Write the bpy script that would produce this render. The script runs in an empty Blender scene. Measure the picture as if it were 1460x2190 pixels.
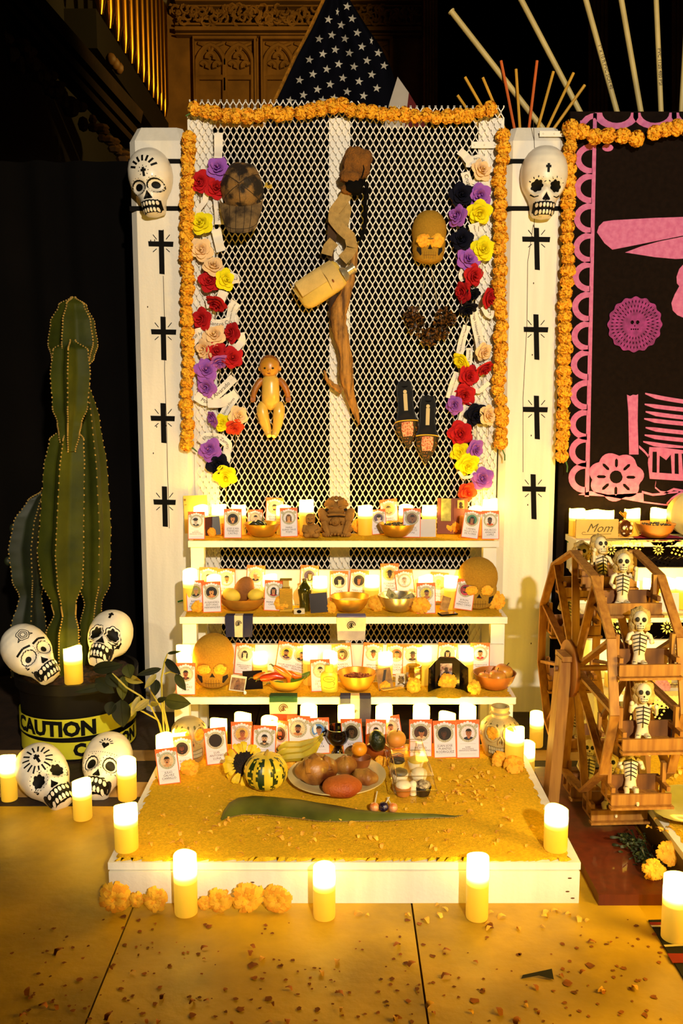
import bpy, math, random
from math import sin, cos, pi, atan, tan, radians, sqrt, floor
from mathutils import Vector, Matrix, Euler
from mathutils.bvhtree import BVHTree
random.seed(7)
SC = bpy.context.scene
COL = SC.collection
# ---------------------------------------------------------------- camera
F, CX, CY, TH = 1900.0, 730.0, 1095.0, radians(7.35)
CAM = Vector((0, -3.1, 1.13))
cd = bpy.data.cameras.new('camera'); cam = bpy.data.objects.new('camera', cd); COL.objects.link(cam)
cam.location = CAM; cam.rotation_euler = (pi / 2 - TH, 0, 0)
cd.sensor_fit = 'VERTICAL'; cd.sensor_height = 36; cd.lens = 36 * F / 2190
cd.clip_start = .05; cd.clip_end = 100
SC.camera = cam
# ---------------------------------------------------------------- world, lamps, exposure
W = bpy.data.worlds.new('world'); SC.world = W; W.use_nodes = True
W.node_tree.nodes['Background'].inputs[0].default_value = (.10, .055, .02, 1)
W.node_tree.nodes['Background'].inputs[1].default_value = .022
def lamp(name, kind, loc, aim, energy, col, size=.3, spot=None, blend=.5):
    l = bpy.data.lights.new(name, kind); o = bpy.data.objects.new(name, l); COL.objects.link(o)
    o.location = loc; l.energy = energy; l.color = col
    if kind == 'AREA': l.size = size
    else: l.shadow_soft_size = size
    if kind == 'SPOT': l.spot_size = radians(spot); l.spot_blend = blend
    o.rotation_euler = (Vector(aim) - Vector(loc)).to_track_quat('-Z', 'Y').to_euler()
    return o
lamp('stage_spotlight', 'SPOT', (.85, -5.0, 2.4), (.04, 0, 1.30), 505, (1, .86, .64), .05, 44, .2)
lamp('nave_lamp', 'POINT', (3.5, 5.5, 3.2), (0, 0, 0), 6, (1, .68, .28), .3)
lamp('organ_lamp', 'SPOT', (1.5, 7.0, 6.5), (-3.3, 12.5, 6.8), 650, (1, .60, .12), .15, 75, .6)
lamp('skull_fill_spot', 'SPOT', (-1.6, -5.6, 2.6), (-.86, -.4, .62), 95, (1, .86, .58), .08, 18, .9)  # added spot that brightens the skulls at the left
lamp('added_amber_fill', 'POINT', (1.30, -1.75, .62), (0, 0, 0), 36, (1, .62, .05), .22)  # added amber fill for unseen candles; lifts right floor, sand and post
VS = SC.view_settings
VS.view_transform = 'Standard'; VS.look = 'None'; VS.gamma = 1; VS.use_curve_mapping = False; VS.exposure = .75
SC.cycles.max_bounces = 6; SC.cycles.transparent_max_bounces = 24; SC.cycles.diffuse_bounces = 3; SC.cycles.sample_clamp_indirect = 4
# ---------------------------------------------------------------- pixel -> place
def ray(px, py):
    x, y = (px - CX) / F, (CY - py) / F
    return Vector((x, cos(TH) + y * sin(TH), -sin(TH) + y * cos(TH)))
def U(px, py, Y):
    d = ray(px, py); return CAM + d * ((Y - CAM.y) / d.y)
def G(px, py, Z):
    d = ray(px, py); return CAM + d * ((Z - CAM.z) / d.z)
def S(py, Y):          # metres per pixel at that row and depth
    return (Y - CAM.y) / ray(CX, py).y / F
# ---------------------------------------------------------------- materials
def lin(h, k=1):
    c = [int(h[i:i + 2], 16) / 255 for i in (0, 2, 4)]
    return tuple(min(1, (x / 12.92 if x <= .04045 else ((x + .055) / 1.055) ** 2.4) * k) for x in c) + (1,)
_M = {}
def M(h, r=.6, m=0, var=.1, vs=12, bump=0, bs=80, h2=None, sss=0, coat=0, tex='noise', name=None, det=3, sp=.5, lo=.35, hi=.65):
    key = (h, r, m, var, vs, bump, bs, h2, sss, coat, tex, name)
    if key in _M: return _M[key]
    t = bpy.data.materials.new(name or 'surface'); t.use_nodes = True
    n = t.node_tree.nodes; L = t.node_tree.links.new; b = n['Principled BSDF']
    b.inputs['Roughness'].default_value = r; b.inputs['Metallic'].default_value = m
    b.inputs['Coat Weight'].default_value = coat; b.inputs['Specular IOR Level'].default_value = sp
    tc = n.new('ShaderNodeTexCoord')
    if var or h2:
        if tex == 'wave':
            z = n.new('ShaderNodeTexWave'); z.bands_direction = 'X'; z.inputs['Scale'].default_value = vs
            z.inputs['Distortion'].default_value = 3; z.inputs['Detail'].default_value = 2
        elif tex == 'voro':
            z = n.new('ShaderNodeTexVoronoi'); z.inputs['Scale'].default_value = vs
        else:
            z = n.new('ShaderNodeTexNoise'); z.inputs['Scale'].default_value = vs; z.inputs['Detail'].default_value = det
        if tex == 'grain':
            mp = n.new('ShaderNodeMapping'); mp.inputs['Scale'].default_value = (6, 6, .5); L(tc.outputs['Object'], mp.inputs[0]); L(mp.outputs[0], z.inputs['Vector'])
        else: L(tc.outputs['Object'], z.inputs['Vector'])
        cr = n.new('ShaderNodeValToRGB'); e = cr.color_ramp.elements
        e[0].position = lo; e[1].position = hi
        e[0].color = lin(h, 1 - var); e[1].color = lin(h2) if h2 else lin(h, 1 + var)
        L(z.outputs[0], cr.inputs[0]); L(cr.outputs[0], b.inputs['Base Color'])
    else: b.inputs['Base Color'].default_value = lin(h)
    if bump:
        z2 = n.new('ShaderNodeTexNoise'); z2.inputs['Scale'].default_value = bs; z2.inputs['Detail'].default_value = 4
        L(tc.outputs['Object'], z2.inputs['Vector']); bp = n.new('ShaderNodeBump'); bp.inputs['Strength'].default_value = bump
        bp.inputs['Distance'].default_value = .01; L(z2.outputs[0], bp.inputs['Height']); L(bp.outputs[0], b.inputs['Normal'])
    if sss:
        b.inputs['Subsurface Weight'].default_value = sss; b.inputs['Subsurface Radius'].default_value = (.01, .006, .003)
    _M[key] = t; return t
def clear_mat(name, tint, amount=.12, rough=.05):
    if name in _M: return _M[name]
    t = bpy.data.materials.new(name); t.use_nodes = True; n = t.node_tree.nodes; L = t.node_tree.links.new
    for x in list(n): n.remove(x)
    o = n.new('ShaderNodeOutputMaterial'); mx = n.new('ShaderNodeMixShader'); tr = n.new('ShaderNodeBsdfTransparent'); gl = n.new('ShaderNodeBsdfGlossy')
    fr = n.new('ShaderNodeLayerWeight'); fr.inputs[0].default_value = .25; ad = n.new('ShaderNodeMath'); ad.operation = 'MULTIPLY_ADD'; ad.inputs[1].default_value = .35; ad.inputs[2].default_value = amount
    tr.inputs[0].default_value = lin(tint); gl.inputs['Roughness'].default_value = rough
    L(fr.outputs[1], ad.inputs[0]); L(ad.outputs[0], mx.inputs[0]); L(tr.outputs[0], mx.inputs[1]); L(gl.outputs[0], mx.inputs[2]); L(mx.outputs[0], o.inputs[0])
    _M[name] = t; return t
def candle_mat():
    t = bpy.data.materials.new('lit_wax'); t.use_nodes = True; n = t.node_tree.nodes; L = t.node_tree.links.new; b = n['Principled BSDF']
    tc = n.new('ShaderNodeTexCoord'); sp = n.new('ShaderNodeSeparateXYZ'); cr = n.new('ShaderNodeValToRGB'); e = cr.color_ramp.elements
    L(tc.outputs['Generated'], sp.inputs[0]); L(sp.outputs['Z'], cr.inputs[0])
    e[0].position = 0; e[0].color = (.34, .18, .012, 1); e[1].position = 1; e[1].color = (1, .64, .05, 1)
    for p, c in ((.35, (.46, .26, .018, 1)), (.62, (.6, .36, .035, 1)), (.76, (1, .72, .26, 1)), (.86, (1, .64, .05, 1))):
        x = e.new(p); x.color = c
    st = n.new('ShaderNodeMapRange'); st.inputs['From Min'].default_value = .55; st.inputs['From Max'].default_value = .88
    st.inputs['To Min'].default_value = .62; st.inputs['To Max'].default_value = 14; L(sp.outputs['Z'], st.inputs[0])
    b.inputs['Base Color'].default_value = lin('dca822'); b.inputs['Roughness'].default_value = .45
    L(cr.outputs[0], b.inputs['Emission Color']); L(st.outputs[0], b.inputs['Emission Strength'])
    return t
WAX = candle_mat()
FLAME = bpy.data.materials.new('led_flame'); FLAME.use_nodes = True
FLAME.node_tree.nodes['Principled BSDF'].inputs['Emission Color'].default_value = (1, .85, .5, 1)
FLAME.node_tree.nodes['Principled BSDF'].inputs['Emission Strength'].default_value = 9
# ---------------------------------------------------------------- mesh building
class MB:
    def __init__(s): s.v = []; s.f = []; s.mi = []; s.m = 0; s.T = None
    def add(s, vs, fs):
        o = len(s.v)
        s.v += [tuple(s.T @ Vector(v)) if s.T else tuple(v) for v in vs]
        s.f += [[i + o for i in f] for f in fs]; s.mi += [s.m] * len(fs)
        return s
    def box(s, c, d, R=None, tp=1):
        x, y, z = d[0] / 2, d[1] / 2, d[2] / 2; c = Vector(c)
        vs = [Vector((sx * x * (tp if sz > 0 else 1), sy * y * (tp if sz > 0 else 1), sz * z)) for sz in (-1, 1) for sy in (-1, 1) for sx in (-1, 1)]
        if R: vs = [R @ v for v in vs]
        return s.add([c + v for v in vs], [(0, 2, 3, 1), (4, 5, 7, 6), (0, 1, 5, 4), (2, 6, 7, 3), (0, 4, 6, 2), (1, 3, 7, 5)])
    def bar(s, a, b, w, h, up=(0, 0, 1)):
        a, b = Vector(a), Vector(b); d = (b - a).normalized(); x = d.cross(Vector(up))
        if x.length < 1e-4: x = d.cross(Vector((0, 1, 0)))
        x.normalize(); y = x.cross(d).normalized(); vs = []
        for p in (a, b):
            for i, j in ((-1, -1), (1, -1), (1, 1), (-1, 1)): vs.append(p + x * w / 2 * i + y * h / 2 * j)
        return s.add(vs, [(3, 2, 1, 0), (4, 5, 6, 7), (0, 1, 5, 4), (1, 2, 6, 5), (2, 3, 7, 6), (3, 0, 4, 7)])
    def tube(s, pts, r, n=6, cap=True, sx=1, sy=1):
        pts = [Vector(p) for p in pts]; k = len(pts)
        rs = r if isinstance(r, (list, tuple)) else [r] * k; vs = []; up = None
        for i, p in enumerate(pts):
            d = (pts[min(i + 1, k - 1)] - pts[max(i - 1, 0)]).normalized()
            if up is None: up = Vector((0, 0, 1)) if abs(d.z) < .9 else Vector((0, 1, 0))
            x = d.cross(up).normalized(); y = x.cross(d).normalized(); up = y
            for j in range(n):
                a = 2 * pi * j / n; vs.append(p + x * cos(a) * rs[i] * sx + y * sin(a) * rs[i] * sy)
        fs = [(i * n + j, i * n + (j + 1) % n, (i + 1) * n + (j + 1) % n, (i + 1) * n + j) for i in range(k - 1) for j in range(n)]
        if cap: fs += [tuple(range(n - 1, -1, -1)), tuple(range((k - 1) * n, k * n))]
        return s.add(vs, fs)
    def lathe(s, prof, n=20, c=(0, 0, 0), cap=True, wob=None):
        vs = []; c = Vector(c)
        for i, (r, z) in enumerate(prof):
            for j in range(n):
                a = 2 * pi * j / n; q = wob(a, i) if wob else 1
                vs.append(c + Vector((r * q * cos(a), r * q * sin(a), z)))
        k = len(prof)
        fs = [(i * n + j, i * n + (j + 1) % n, (i + 1) * n + (j + 1) % n, (i + 1) * n + j) for i in range(k - 1) for j in range(n)]
        if cap: fs += [tuple(range(n - 1, -1, -1)), tuple(range((k - 1) * n, k * n))]
        return s.add(vs, fs)
    def ell(s, c, r, n=14, k=9, R=None, fn=None):
        c = Vector(c); vs = []; r = r if isinstance(r, (tuple, list)) else (r, r, r)
        def P(t, a):
            q = Vector((sin(t) * cos(a), sin(t) * sin(a), cos(t))); g = fn(q) if fn else 1
            q = Vector((q.x * r[0], q.y * r[1], q.z * r[2])) * g
            return c + (R @ q if R else q)
        vs.append(P(0, 0))
        for i in range(1, k):
            for j in range(n): vs.append(P(pi * i / k, 2 * pi * j / n))
        vs.append(P(pi, 0)); e = len(vs) - 1
        fs = [(0, 1 + j, 1 + (j + 1) % n) for j in range(n)]
        fs += [(1 + i * n + j, 1 + (i + 1) * n + j, 1 + (i + 1) * n + (j + 1) % n, 1 + i * n + (j + 1) % n) for i in range(k - 2) for j in range(n)]
        fs += [(e, 1 + (k - 2) * n + (j + 1) % n, 1 + (k - 2) * n + j) for j in range(n)]
        return s.add(vs, fs)
    def prism(s, out, y0, y1):      # outline in x,z extruded from y0 (front) to y1
        n = len(out); ar = sum(out[i][0] * out[(i + 1) % n][1] - out[(i + 1) % n][0] * out[i][1] for i in range(n))
        if ar < 0: out = out[::-1]
        vs = [(x, y0, z) for x, z in out] + [(x, y1, z) for x, z in out]
        return s.add(vs, [tuple(range(n)), tuple(range(2 * n - 1, n - 1, -1))] + [(i + n, (i + 1) % n + n, (i + 1) % n, i) for i in range(n)])
    def grid(s, fn, nu, nv, two=False):
        vs = [fn(i / nu, j / nv) for j in range(nv + 1) for i in range(nu + 1)]; w = nu + 1
        return s.add(vs, [(j * w + i, j * w + i + 1, (j + 1) * w + i + 1, (j + 1) * w + i) for j in range(nv) for i in range(nu)])
    def mesh(s, name, mats, ang=40):
        me = bpy.data.meshes.new(name); me.from_pydata(s.v, [], s.f)
        for m in (mats if isinstance(mats, (list, tuple)) else [mats]): me.materials.append(m)
        if any(s.mi): me.polygons.foreach_set('material_index', s.mi)
        me.polygons.foreach_set('use_smooth', [True] * len(s.f)); me.update()
        me.set_sharp_from_angle(angle=radians(ang)); return me
    def build(s, name, mats, parent=None, ang=40, loc=None): return ob(name, s.mesh(name, mats, ang), parent, loc)
def ob(name, data, parent=None, loc=None, rot=None, sc=None):
    o = bpy.data.objects.new(name, data); COL.objects.link(o)
    if parent: o.parent = parent
    if loc is not None: o.location = loc
    if rot is not None: o.rotation_euler = rot
    if sc is not None: o.scale = (sc, sc, sc) if isinstance(sc, (int, float)) else sc
    return o
def tag(o, label, cat, group=None, kind=None):
    if label: o['label'] = label
    if cat: o['category'] = cat
    if group: o['group'] = group
    if kind: o['kind'] = kind
    return o
def thing(name, label, cat, loc=(0, 0, 0), group=None, rot=None, sc=None): return tag(ob(name, None, None, loc, rot, sc), label, cat, group)
def struct(name, mb, mats, parent=None, ang=40):
    o = mb.build(name, mats, parent, ang)
    if not parent: o['kind'] = 'structure'
    return o
def stuff(o): o['kind'] = 'stuff'; return o
def dup(root, label=None, group=None, loc=None, rot=None, sc=None):
    r = root.copy(); COL.objects.link(r)
    if label: r['label'] = label
    if group: r['group'] = group
    if loc is not None: r.location = loc
    if rot is not None: r.rotation_euler = rot
    if sc is not None: r.scale = (sc, sc, sc) if isinstance(sc, (int, float)) else sc
    for ch in list(root.children):
        c = ch.copy(); COL.objects.link(c); c.parent = r
        for g in list(ch.children):
            d = g.copy(); COL.objects.link(d); d.parent = c
    return r
def textmesh(body, size, name='lettering', align='CENTER', shear=0, res=2, bold=0):
    c = bpy.data.curves.new(name, 'FONT'); c.body = body; c.size = size; c.align_x = align; c.align_y = 'CENTER'; c.resolution_u = res; c.shear = shear; c.space_line = .95; c.offset = bold
    o = bpy.data.objects.new(name, c); COL.objects.link(o); bpy.context.view_layer.update()
    me = bpy.data.meshes.new_from_object(o.evaluated_get(bpy.context.evaluated_depsgraph_get()))
    bpy.data.objects.remove(o); bpy.data.curves.remove(c); me.name = name; return me
def textobj(body, size, mat, parent, loc, name='lettering', fn=None, shear=0, align='CENTER', bold=0):
    me = textmesh(body, size, name, align, shear, 2, bold); me.materials.clear(); me.materials.append(mat)
    for v in me.vertices:
        v.co = fn(v.co.x, v.co.y) if fn else Vector((v.co.x, 0, v.co.y))
    return ob(name, me, parent, loc)
WHITE = M('e9e2d4', .55, var=.05, vs=6, bump=.08, bs=120, tex='grain', name='white_painted_wood')
WHITE2 = M('f0ead9', .5, var=.04, vs=9, bump=.05, bs=90, name='white_shelf_paint')
BLACK = M('060505', .8, var=0, name='black_paint', sp=.15)
DARKCLOTH = M('070504', .95, var=.2, vs=4, name='black_cloth', sp=.1)
SAND = M('eeba20', .95, var=.12, vs=150, bump=.6, bs=420, name='gold_sand', sp=.15)
PAPER = M('e8e2ea', .7, var=.02, name='card_paper')
# ================================================================ floor
STONE = M('c09618', .5, var=.28, vs=5, bump=.12, bs=50, name='worn_stone', det=8)
STONE2 = M('c49a1c', .5, var=.3, vs=4.2, bump=.12, bs=50, name='worn_stone_pale', det=8)
BAND = M('a8834a', .6, var=.2, vs=9, bump=.1, bs=60, name='pale_inlay_stone', det=6)
DSTONE = M('2a1a0d', .7, var=.35, vs=14, bump=.2, bs=60, name='dark_inlay_stone', det=6)
fl = MB(); fl.box((0, 8, -.06), (14, 26, .06)); FLOOR = struct('floor', fl, M('1b130a', .8, name='floor_bed'))
def rowsf(y0, y1, xs, mats, nm):
    for i in range(len(xs) - 1):
        b = MB(); b.box(((xs[i] + xs[i + 1]) / 2, (y0 + y1) / 2, -.016 + .0006 * ((i * 7) % 3)), (xs[i + 1] - xs[i] - .004, y1 - y0 - .003, .03))
        b.build(nm, mats[i % len(mats)], FLOOR)
XS = [-2.95, -2.33, -1.71, -1.09, -.466, .158, .78, 1.4, 2.02]
rowsf(-2.6, -1.62, XS, [STONE, STONE2], 'floor_slab'); rowsf(-1.62, -.746, [x - .0 for x in XS], [STONE2, STONE], 'floor_slab')
rowsf(-.746, -.69, [-2.95, -1.4, .1, 2.0], [DSTONE], 'floor_slab'); rowsf(-.69, -.59, [-2.95, -1.7, -.5, .7, 2.0], [BAND], 'floor_slab')
rowsf(-.59, -.435, [-2.95, -1.4, .1, 2.0], [DSTONE], 'floor_slab'); rowsf(-.435, -.35, [-2.95, -1.7, -.5, .7, 2.0], [BAND], 'floor_slab')
rowsf(-.35, .6, [-2.95, -1.6, -.3, 1., 2.3], [DSTONE], 'floor_slab')
# ================================================================ cathedral behind
WSTONE = M('8a6434', .8, var=.25, vs=2.2, bump=.3, bs=14, name='carved_stone', det=6)
DWOOD = M('2a1a0c', .5, var=.35, vs=3, bump=.2, bs=20, name='dark_carved_wood')
YB = 14.4
def bw(px, py, Y=YB): return U(px, py, Y)
wl = MB(); p0 = bw(350, 300); p1 = bw(905, -90)
wl.box(((p0.x + p1.x) / 2, YB + .4, 5.2), (p1.x - p0.x + .3, .6, 10.4)); WB = struct('wall_back', wl, WSTONE)
def wbar(pts, Y, r, name, mat=WSTONE, n=6):
    m = MB()
    for q in pts: m.tube([bw(a, b, Y) for a, b in q], r, n)
    return m.build(name, mat, WB)
wy = YB + .08
for y0, h in ((-4, 12), (14, 3), (52, 4), (62, 8), (74, 3)):
    a = bw(376, y0); b = bw(900, y0 + h); m = MB(); m.box(((a.x + b.x) / 2, wy - .05, (a.z + b.z) / 2), (b.x - a.x, .3 if h > 6 else .2, a.z - b.z)); m.build('stone_moulding', WSTONE, WB)
m = MB()      # leafy frieze: carved scrolls in relief
for i in range(150):
    x = 378 + (i * 3.45) % 520; q = bw(x + random.uniform(-2, 2), random.uniform(19, 50)); r = random.uniform(.03, .07)
    a0 = random.uniform(0, 6.3); m.tube([q + Vector((cos(a0 + t * .8) * r * (1 + t * .12), -.07 - .02 * sin(t), sin(a0 + t * .8) * r * (1 + t * .12))) for t in range(6)], [.022, .028, .03, .026, .02, .01], 5)
stuff(m.build('carved_frieze', WSTONE, WB))
for x0, x1 in ((412, 549), (557, 694), (702, 839)):   # arcaded panels
    m = MB()
    for a, b, c, d in ((x0, 78, x1, 84), (x0, 84, x0 + 6, 262), (x1 - 6, 84, x1, 262)):
        P, Q = bw(a, b), bw(c, d); m.box(((P.x + Q.x) / 2, wy, (P.z + Q.z) / 2), (Q.x - P.x, .22, P.z - Q.z))
    m.build('panel_frame', WSTONE, WB); w = (x1 - x0 - 16) / 2
    for k in range(2):
        a = x0 + 8 + k * w; c = a + w / 2; tr = []
        tr.append([(a + 1, 250), (a + 1, 140)] + [(c - w / 2 * cos(t), 140 - 36 * sin(t) - 8 * (1 - abs(cos(t)))) for t in [i * pi / 12 for i in range(1, 12)]] + [(a + w - 1, 140), (a + w - 1, 250)])
        tr.append([(c - 14 + 7 * cos(t), 142 - 8 * sin(t)) for t in [-.6 + i * .5 for i in range(8)]])
        tr.append([(c + 14 + 7 * cos(t), 142 - 8 * sin(t)) for t in [.2 + i * .5 for i in range(8)]])
        tr.append([(c + 9 * cos(t), 124 - 10 * sin(t)) for t in [-.5 + i * .55 for i in range(8)]])
        tr.append([(a + 2, 166), (a + w - 2, 166)]); wbar(tr, YB + .06, .05, 'tracery')
        wbar([[(a + 4, 92), (c - 6, 100), (c, 112)], [(a + w - 4, 92), (c + 6, 100), (c, 112)]], YB + .06, .035, 'spandrel')
for x0, x1 in ((905, 936), (1258, 1300), (1436, 1480)):  # clustered shafts
    m = MB(); n = 5
    for i in range(n):
        x = x0 + (x1 - x0) * (i + .5) / n; m.tube([bw(x, -120, YB - .2), bw(x, 420, YB - .2)], S(100, YB) * (x1 - x0) / n * .5, 8)
    struct('wall_column', m, WSTONE)
# organ pipes along the left side wall
BRASS = M('c08a2a', .28, 1, var=.12, vs=3, name='organ_brass')
XW = -3.3; org = thing('pipe_organ', 'row of tall gold organ pipes receding along the left wall', 'organ', (XW, 11, 5))
for px in (150, 172, 194, 215, 234, 251, 267, 281, 294, 306, 317, 327, 336, 344, 352, 360, 367, 372):
    y = CAM.y + XW / ray(px, 0).x * ray(px, 0).y; zb = None
    for py in range(-300, 900):      # the pipe feet all stand on one sill
        q = CAM + ray(px, py) * (XW / ray(px, py).x)
        if q.z < 6.33: break
    m = MB(); m.lathe([(.03, 0), (.085, .22), (.085, 5.5)], 14); m.build('pipe', BRASS, org, loc=(0, q.y - 11, q.z - 5))
m = MB(); m.box((-.22, 2.5, 1.02), (.5, 8, .5)); m.build('pipe_sill', M('090503', .7, name='sill_wood'), org)
m = MB()
for i in range(26): m.ell((.05, -1 + i * .27, 3.4 + .05 * (i % 2)), (.10, .12, .12 + .05 * (i % 3)), 7, 5)
stuff(m.build('carved_cresting', DWOOD, org))
wl = MB(); wl.box((-3.85, 8, 5), (.3, 16, 10)); struct('wall_left', wl, M('0c0704', .9, name='dark_side_wall'))
# raking carved beam, upper left
m = MB(); A = U(-30, -40, 7.2); B = U(282, 296, 9.6); dv = (B - A)
TB = thing('carved_beam', 'dark carved wooden beam slanting down in the shadows at the upper left', 'beam', A)
m.bar((0, 0, .25), dv + Vector((0, 0, .25)), .35, .18); m.bar((0, -.1, .05), dv + Vector((0, -.1, .05)), .22, .1); m.bar((0, -.02, -.1), dv + Vector((0, -.02, -.1)), .2, .08); m.build('beam_moulding', DWOOD, TB)
m = MB()
for i in range(60):
    t = random.random() ** .9; q = dv * t + Vector((0, -.1, -.35 + random.uniform(-.22, .12) * (1.2 - t))); m.ell(q, (random.uniform(.04, .12), .08, random.uniform(.04, .1)), 6, 4)
for t in (.76, .79, .82): m.ell(dv * t + Vector((.15, -.1, .55)), (.07, .05, .08), 8, 5)
stuff(m.build('beam_carving', M('6b4a22', .6, var=.3, vs=5, name='gilt_carving'), TB))
wl = MB(); wl.box((1.2, 16, 5), (13, .3, 10)); struct('wall_far', wl, M('050302', .95, name='dark_void_cloth', sp=.05))
# ================================================================ black drape left, black cloth behind the gate
def drape(name, x0, x1, Y, z0, z1, folds, lab, amp=.02, lean=0):
    m = MB(); m.grid(lambda u, v: (x0 + (x1 - x0) * u + lean * (1 - v), Y + amp * sin(u * folds * 6.28) * (.6 + .4 * sin(u * 17 + v)), z0 + (z1 - z0) * v), folds * 8, 10)
    m.grid(lambda u, v: (x1 - (x1 - x0) * u + lean * (1 - v), Y + .012 + amp * sin((1 - u) * folds * 6.28) * (.6 + .4 * sin((1 - u) * 17 + v)), z0 + (z1 - z0) * v), folds * 8, 10)
    return tag(m.build(name, DARKCLOTH), lab, 'curtain')
drape('black_curtain', -2.2, -.80, .42, .0, 2.02, 9, 'black cloth curtain hanging behind the cactus at the left', lean=.05)
drape('black_backcloth', -.50, .535, .115, .0, 2.055, 5, 'black cloth stretched behind the white wire mesh gate', .006)
m = MB()
for i in range(34): q = U(270 + random.uniform(-6, 12), 380 + i * 14, 2.2); m.ell(q, (.05, .04, .035), 6, 4)
q = U(280, 640, 2.25); m.box((q.x, 2.3, 1), (.3, .06, 2.6)); stuff(tag(m.build('carved_screen', M('5c3d18', .7, var=.3, vs=8, name='carved_oak')), 'narrow strip of carved brown screen beside the left gate post', 'screen'))
# ================================================================ gate posts
def post(x0, x1, lab, cr, crs, cx):
    t = thing('gate_post', lab, 'post', ((x0 + x1) / 2, .1, 0), 'white gate posts'); w = (x1 - x0) / 2; H = 2.03; b = .022; c = .03; d = .1
    pr = [(-w + b, -d), (w - b, -d), (w, -d + b), (w, d), (-w, d), (-w, -d + b)]; m = MB(); zs = [0, H - .05]; vs = []
    for z in zs: vs += [(x, y, z) for x, y in pr]
    vs += [(x * .78, y * (.7 if y < 0 else 1), H) for x, y in pr]; n = 6
    m.add(vs, [(i + k * n, (i + 1) % n + k * n, (i + 1) % n + (k + 1) * n, i + (k + 1) * n) for k in range(2) for i in range(n)] + [tuple(range(5, -1, -1)), tuple(range(12, 18))])
    m.build('post_body', WHITE, t, 20); org = Vector(t.location)
    for i, y in enumerate((345, 446)):
        a = U(0, y - 5, 0).z; e = U(0, y + 5, 0).z; m = MB(); m.box((0, 0, (a + e) / 2), (2 * w + .003, .203, a - e)); m.build('strap', BLACK, t)
    for vx, y0, y1, hx0, hx1, hy in crs:
        f = lambda px, py: (U(px, py, 0) - org); m = MB()
        A = f(vx - 5.5, y0); Bq = f(vx + 5.5 + 2, y1); m.prism([(f(vx - 6, y0).x, A.z), (f(vx + 5, y0).x, A.z - .001), (f(vx + 6, (y0 + y1) / 2).x, f(0, (y0 + y1) / 2).z), (f(vx + 7, y1).x, Bq.z), (f(vx - 4, y1).x, Bq.z + .002)], -.1012, -.1)
        m.prism([(f(hx0, hy).x, f(0, hy - 6).z), (f(hx1, hy).x, f(0, hy - 5).z), (f(hx1 - 1, hy).x, f(0, hy + 6).z), (f(hx0 + 1, hy).x, f(0, hy + 5).z)], -.1013, -.1)
        for sx in (-1, 1):
            for sy in (-1, 1):
                P = f(vx + sx * 10, hy + sy * 10); Q = f(vx + sx * 18, hy + sy * (20 if sy < 0 else 17)); m.bar((P.x, -.1005, P.z), (Q.x, -.1005, Q.z), .0025, .001, (0, 1, 0))
        m.build('painted_cross', BLACK, t)
    m = MB(); pts = [U(a, b_, 0) - org for a, b_ in cr]
    for i in range(len(pts) - 1): m.bar((pts[i].x, -.1003, pts[i].z), (pts[i + 1].x, -.1003, pts[i + 1].z), .0018, .0008, (0, 1, 0))
    for k in range(9):
        q = U(cx + random.uniform(-25, 25), random.uniform(280, 1430), 0) - org; m.ell((q.x, -.1, q.z), (.002, .0008, .0035), 6, 4)
    stuff(m.build('wood_crack', M('3a2810', .9, name='crack_shadow'), t)); return t
PL_ = post(-.712, -.515, 'white painted timber gate post at the left, beside the cactus', [(349, 590), (352, 690), (352, 800), (356, 900), (358, 1000), (362, 1130)], [(345, 492, 587, 317, 371, 522), (349, 677, 771, 323, 377, 710), (349, 862, 948, 322, 374, 895), (352, 1040, 1127, 328, 376, 1074)], 340)
PR_ = post(.551, .752, 'white painted timber gate post at the right, beside the pink and black banner', [(1140, 254), (1143, 330), (1142, 490), (1140, 480), (1128, 560), (1126, 700), (1118, 850), (1118, 1010)], [(1147, 487, 578, 1116, 1176, 512), (1146, 672, 770, 1119, 1172, 705), (1147, 846, 940, 1117, 1171, 876), (1140, 1014, 1111, 1116, 1167, 1046)], 1145)
for t, px0, px1, py in ((PR_, 1153, 1205, 287),):
    a = U(px0, py, 0); b = U(px1, py, 0); m = MB(); m.box(((a.x + b.x) / 2 - t.location.x, -.1025, a.z), (b.x - a.x, .005, .018))
    for k in (.15, .6): m.ell((a.x + (b.x - a.x) * k - t.location.x, -.1055, a.z), (.003, .002, .003), 8, 5)
    m.build('hinge_plate', WHITE2, t)
# ================================================================ gate: expanded metal on boards
gate = thing('mesh_gate', 'white expanded metal mesh gate with three white boards behind it', 'gate', (0, .005, 0))
m = MB(); p = .0207; rh = .0386; x0, x1 = -.505, .541; ns = int((x1 - x0) / (p / 2)); w, d = .0038, .003; zb = .06
for k in range(ns):
    xc = x0 + (k + .5) * p / 2; ztop = 2.114 - .016 * k / ns + random.uniform(-.002, .002); z = zb; ph = k % 2; sec = []; i = 0
    while z < ztop:
        xo = p / 4 * (1 if (i + ph) % 2 else -1) * .86
        sec += [(xc + xo, z), (xc + xo, min(z + .006, ztop))]; z += rh / 2; i += 1
    vs = []
    for x, zz in sec: vs += [(x - w / 2, -d, zz), (x + w / 2, -d, zz), (x + w / 2, 0, zz), (x - w / 2, 0, zz)]
    m.add(vs, [(j * 4 + a, j * 4 + (a + 1) % 4, j * 4 + 4 + (a + 1) % 4, j * 4 + 4 + a) for j in range(len(sec) - 1) for a in range(4)])
MESHP = M('f2e8d6', .45, var=.03, name='white_mesh_paint')
m.build('wire_mesh', MESHP, gate, 30)
for a, b, zt in ((410, 462, 2.06), (704, 748, 2.055), (1015, 1068, 2.055)):
    A = U(a, 700, .01); B = U(b, 700, .01); m = MB(); m.box(((A.x + B.x) / 2, .0125, (zt + .03) / 2), (B.x - A.x, .018, zt - .03)); m.build('gate_board', WHITE, gate)
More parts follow.
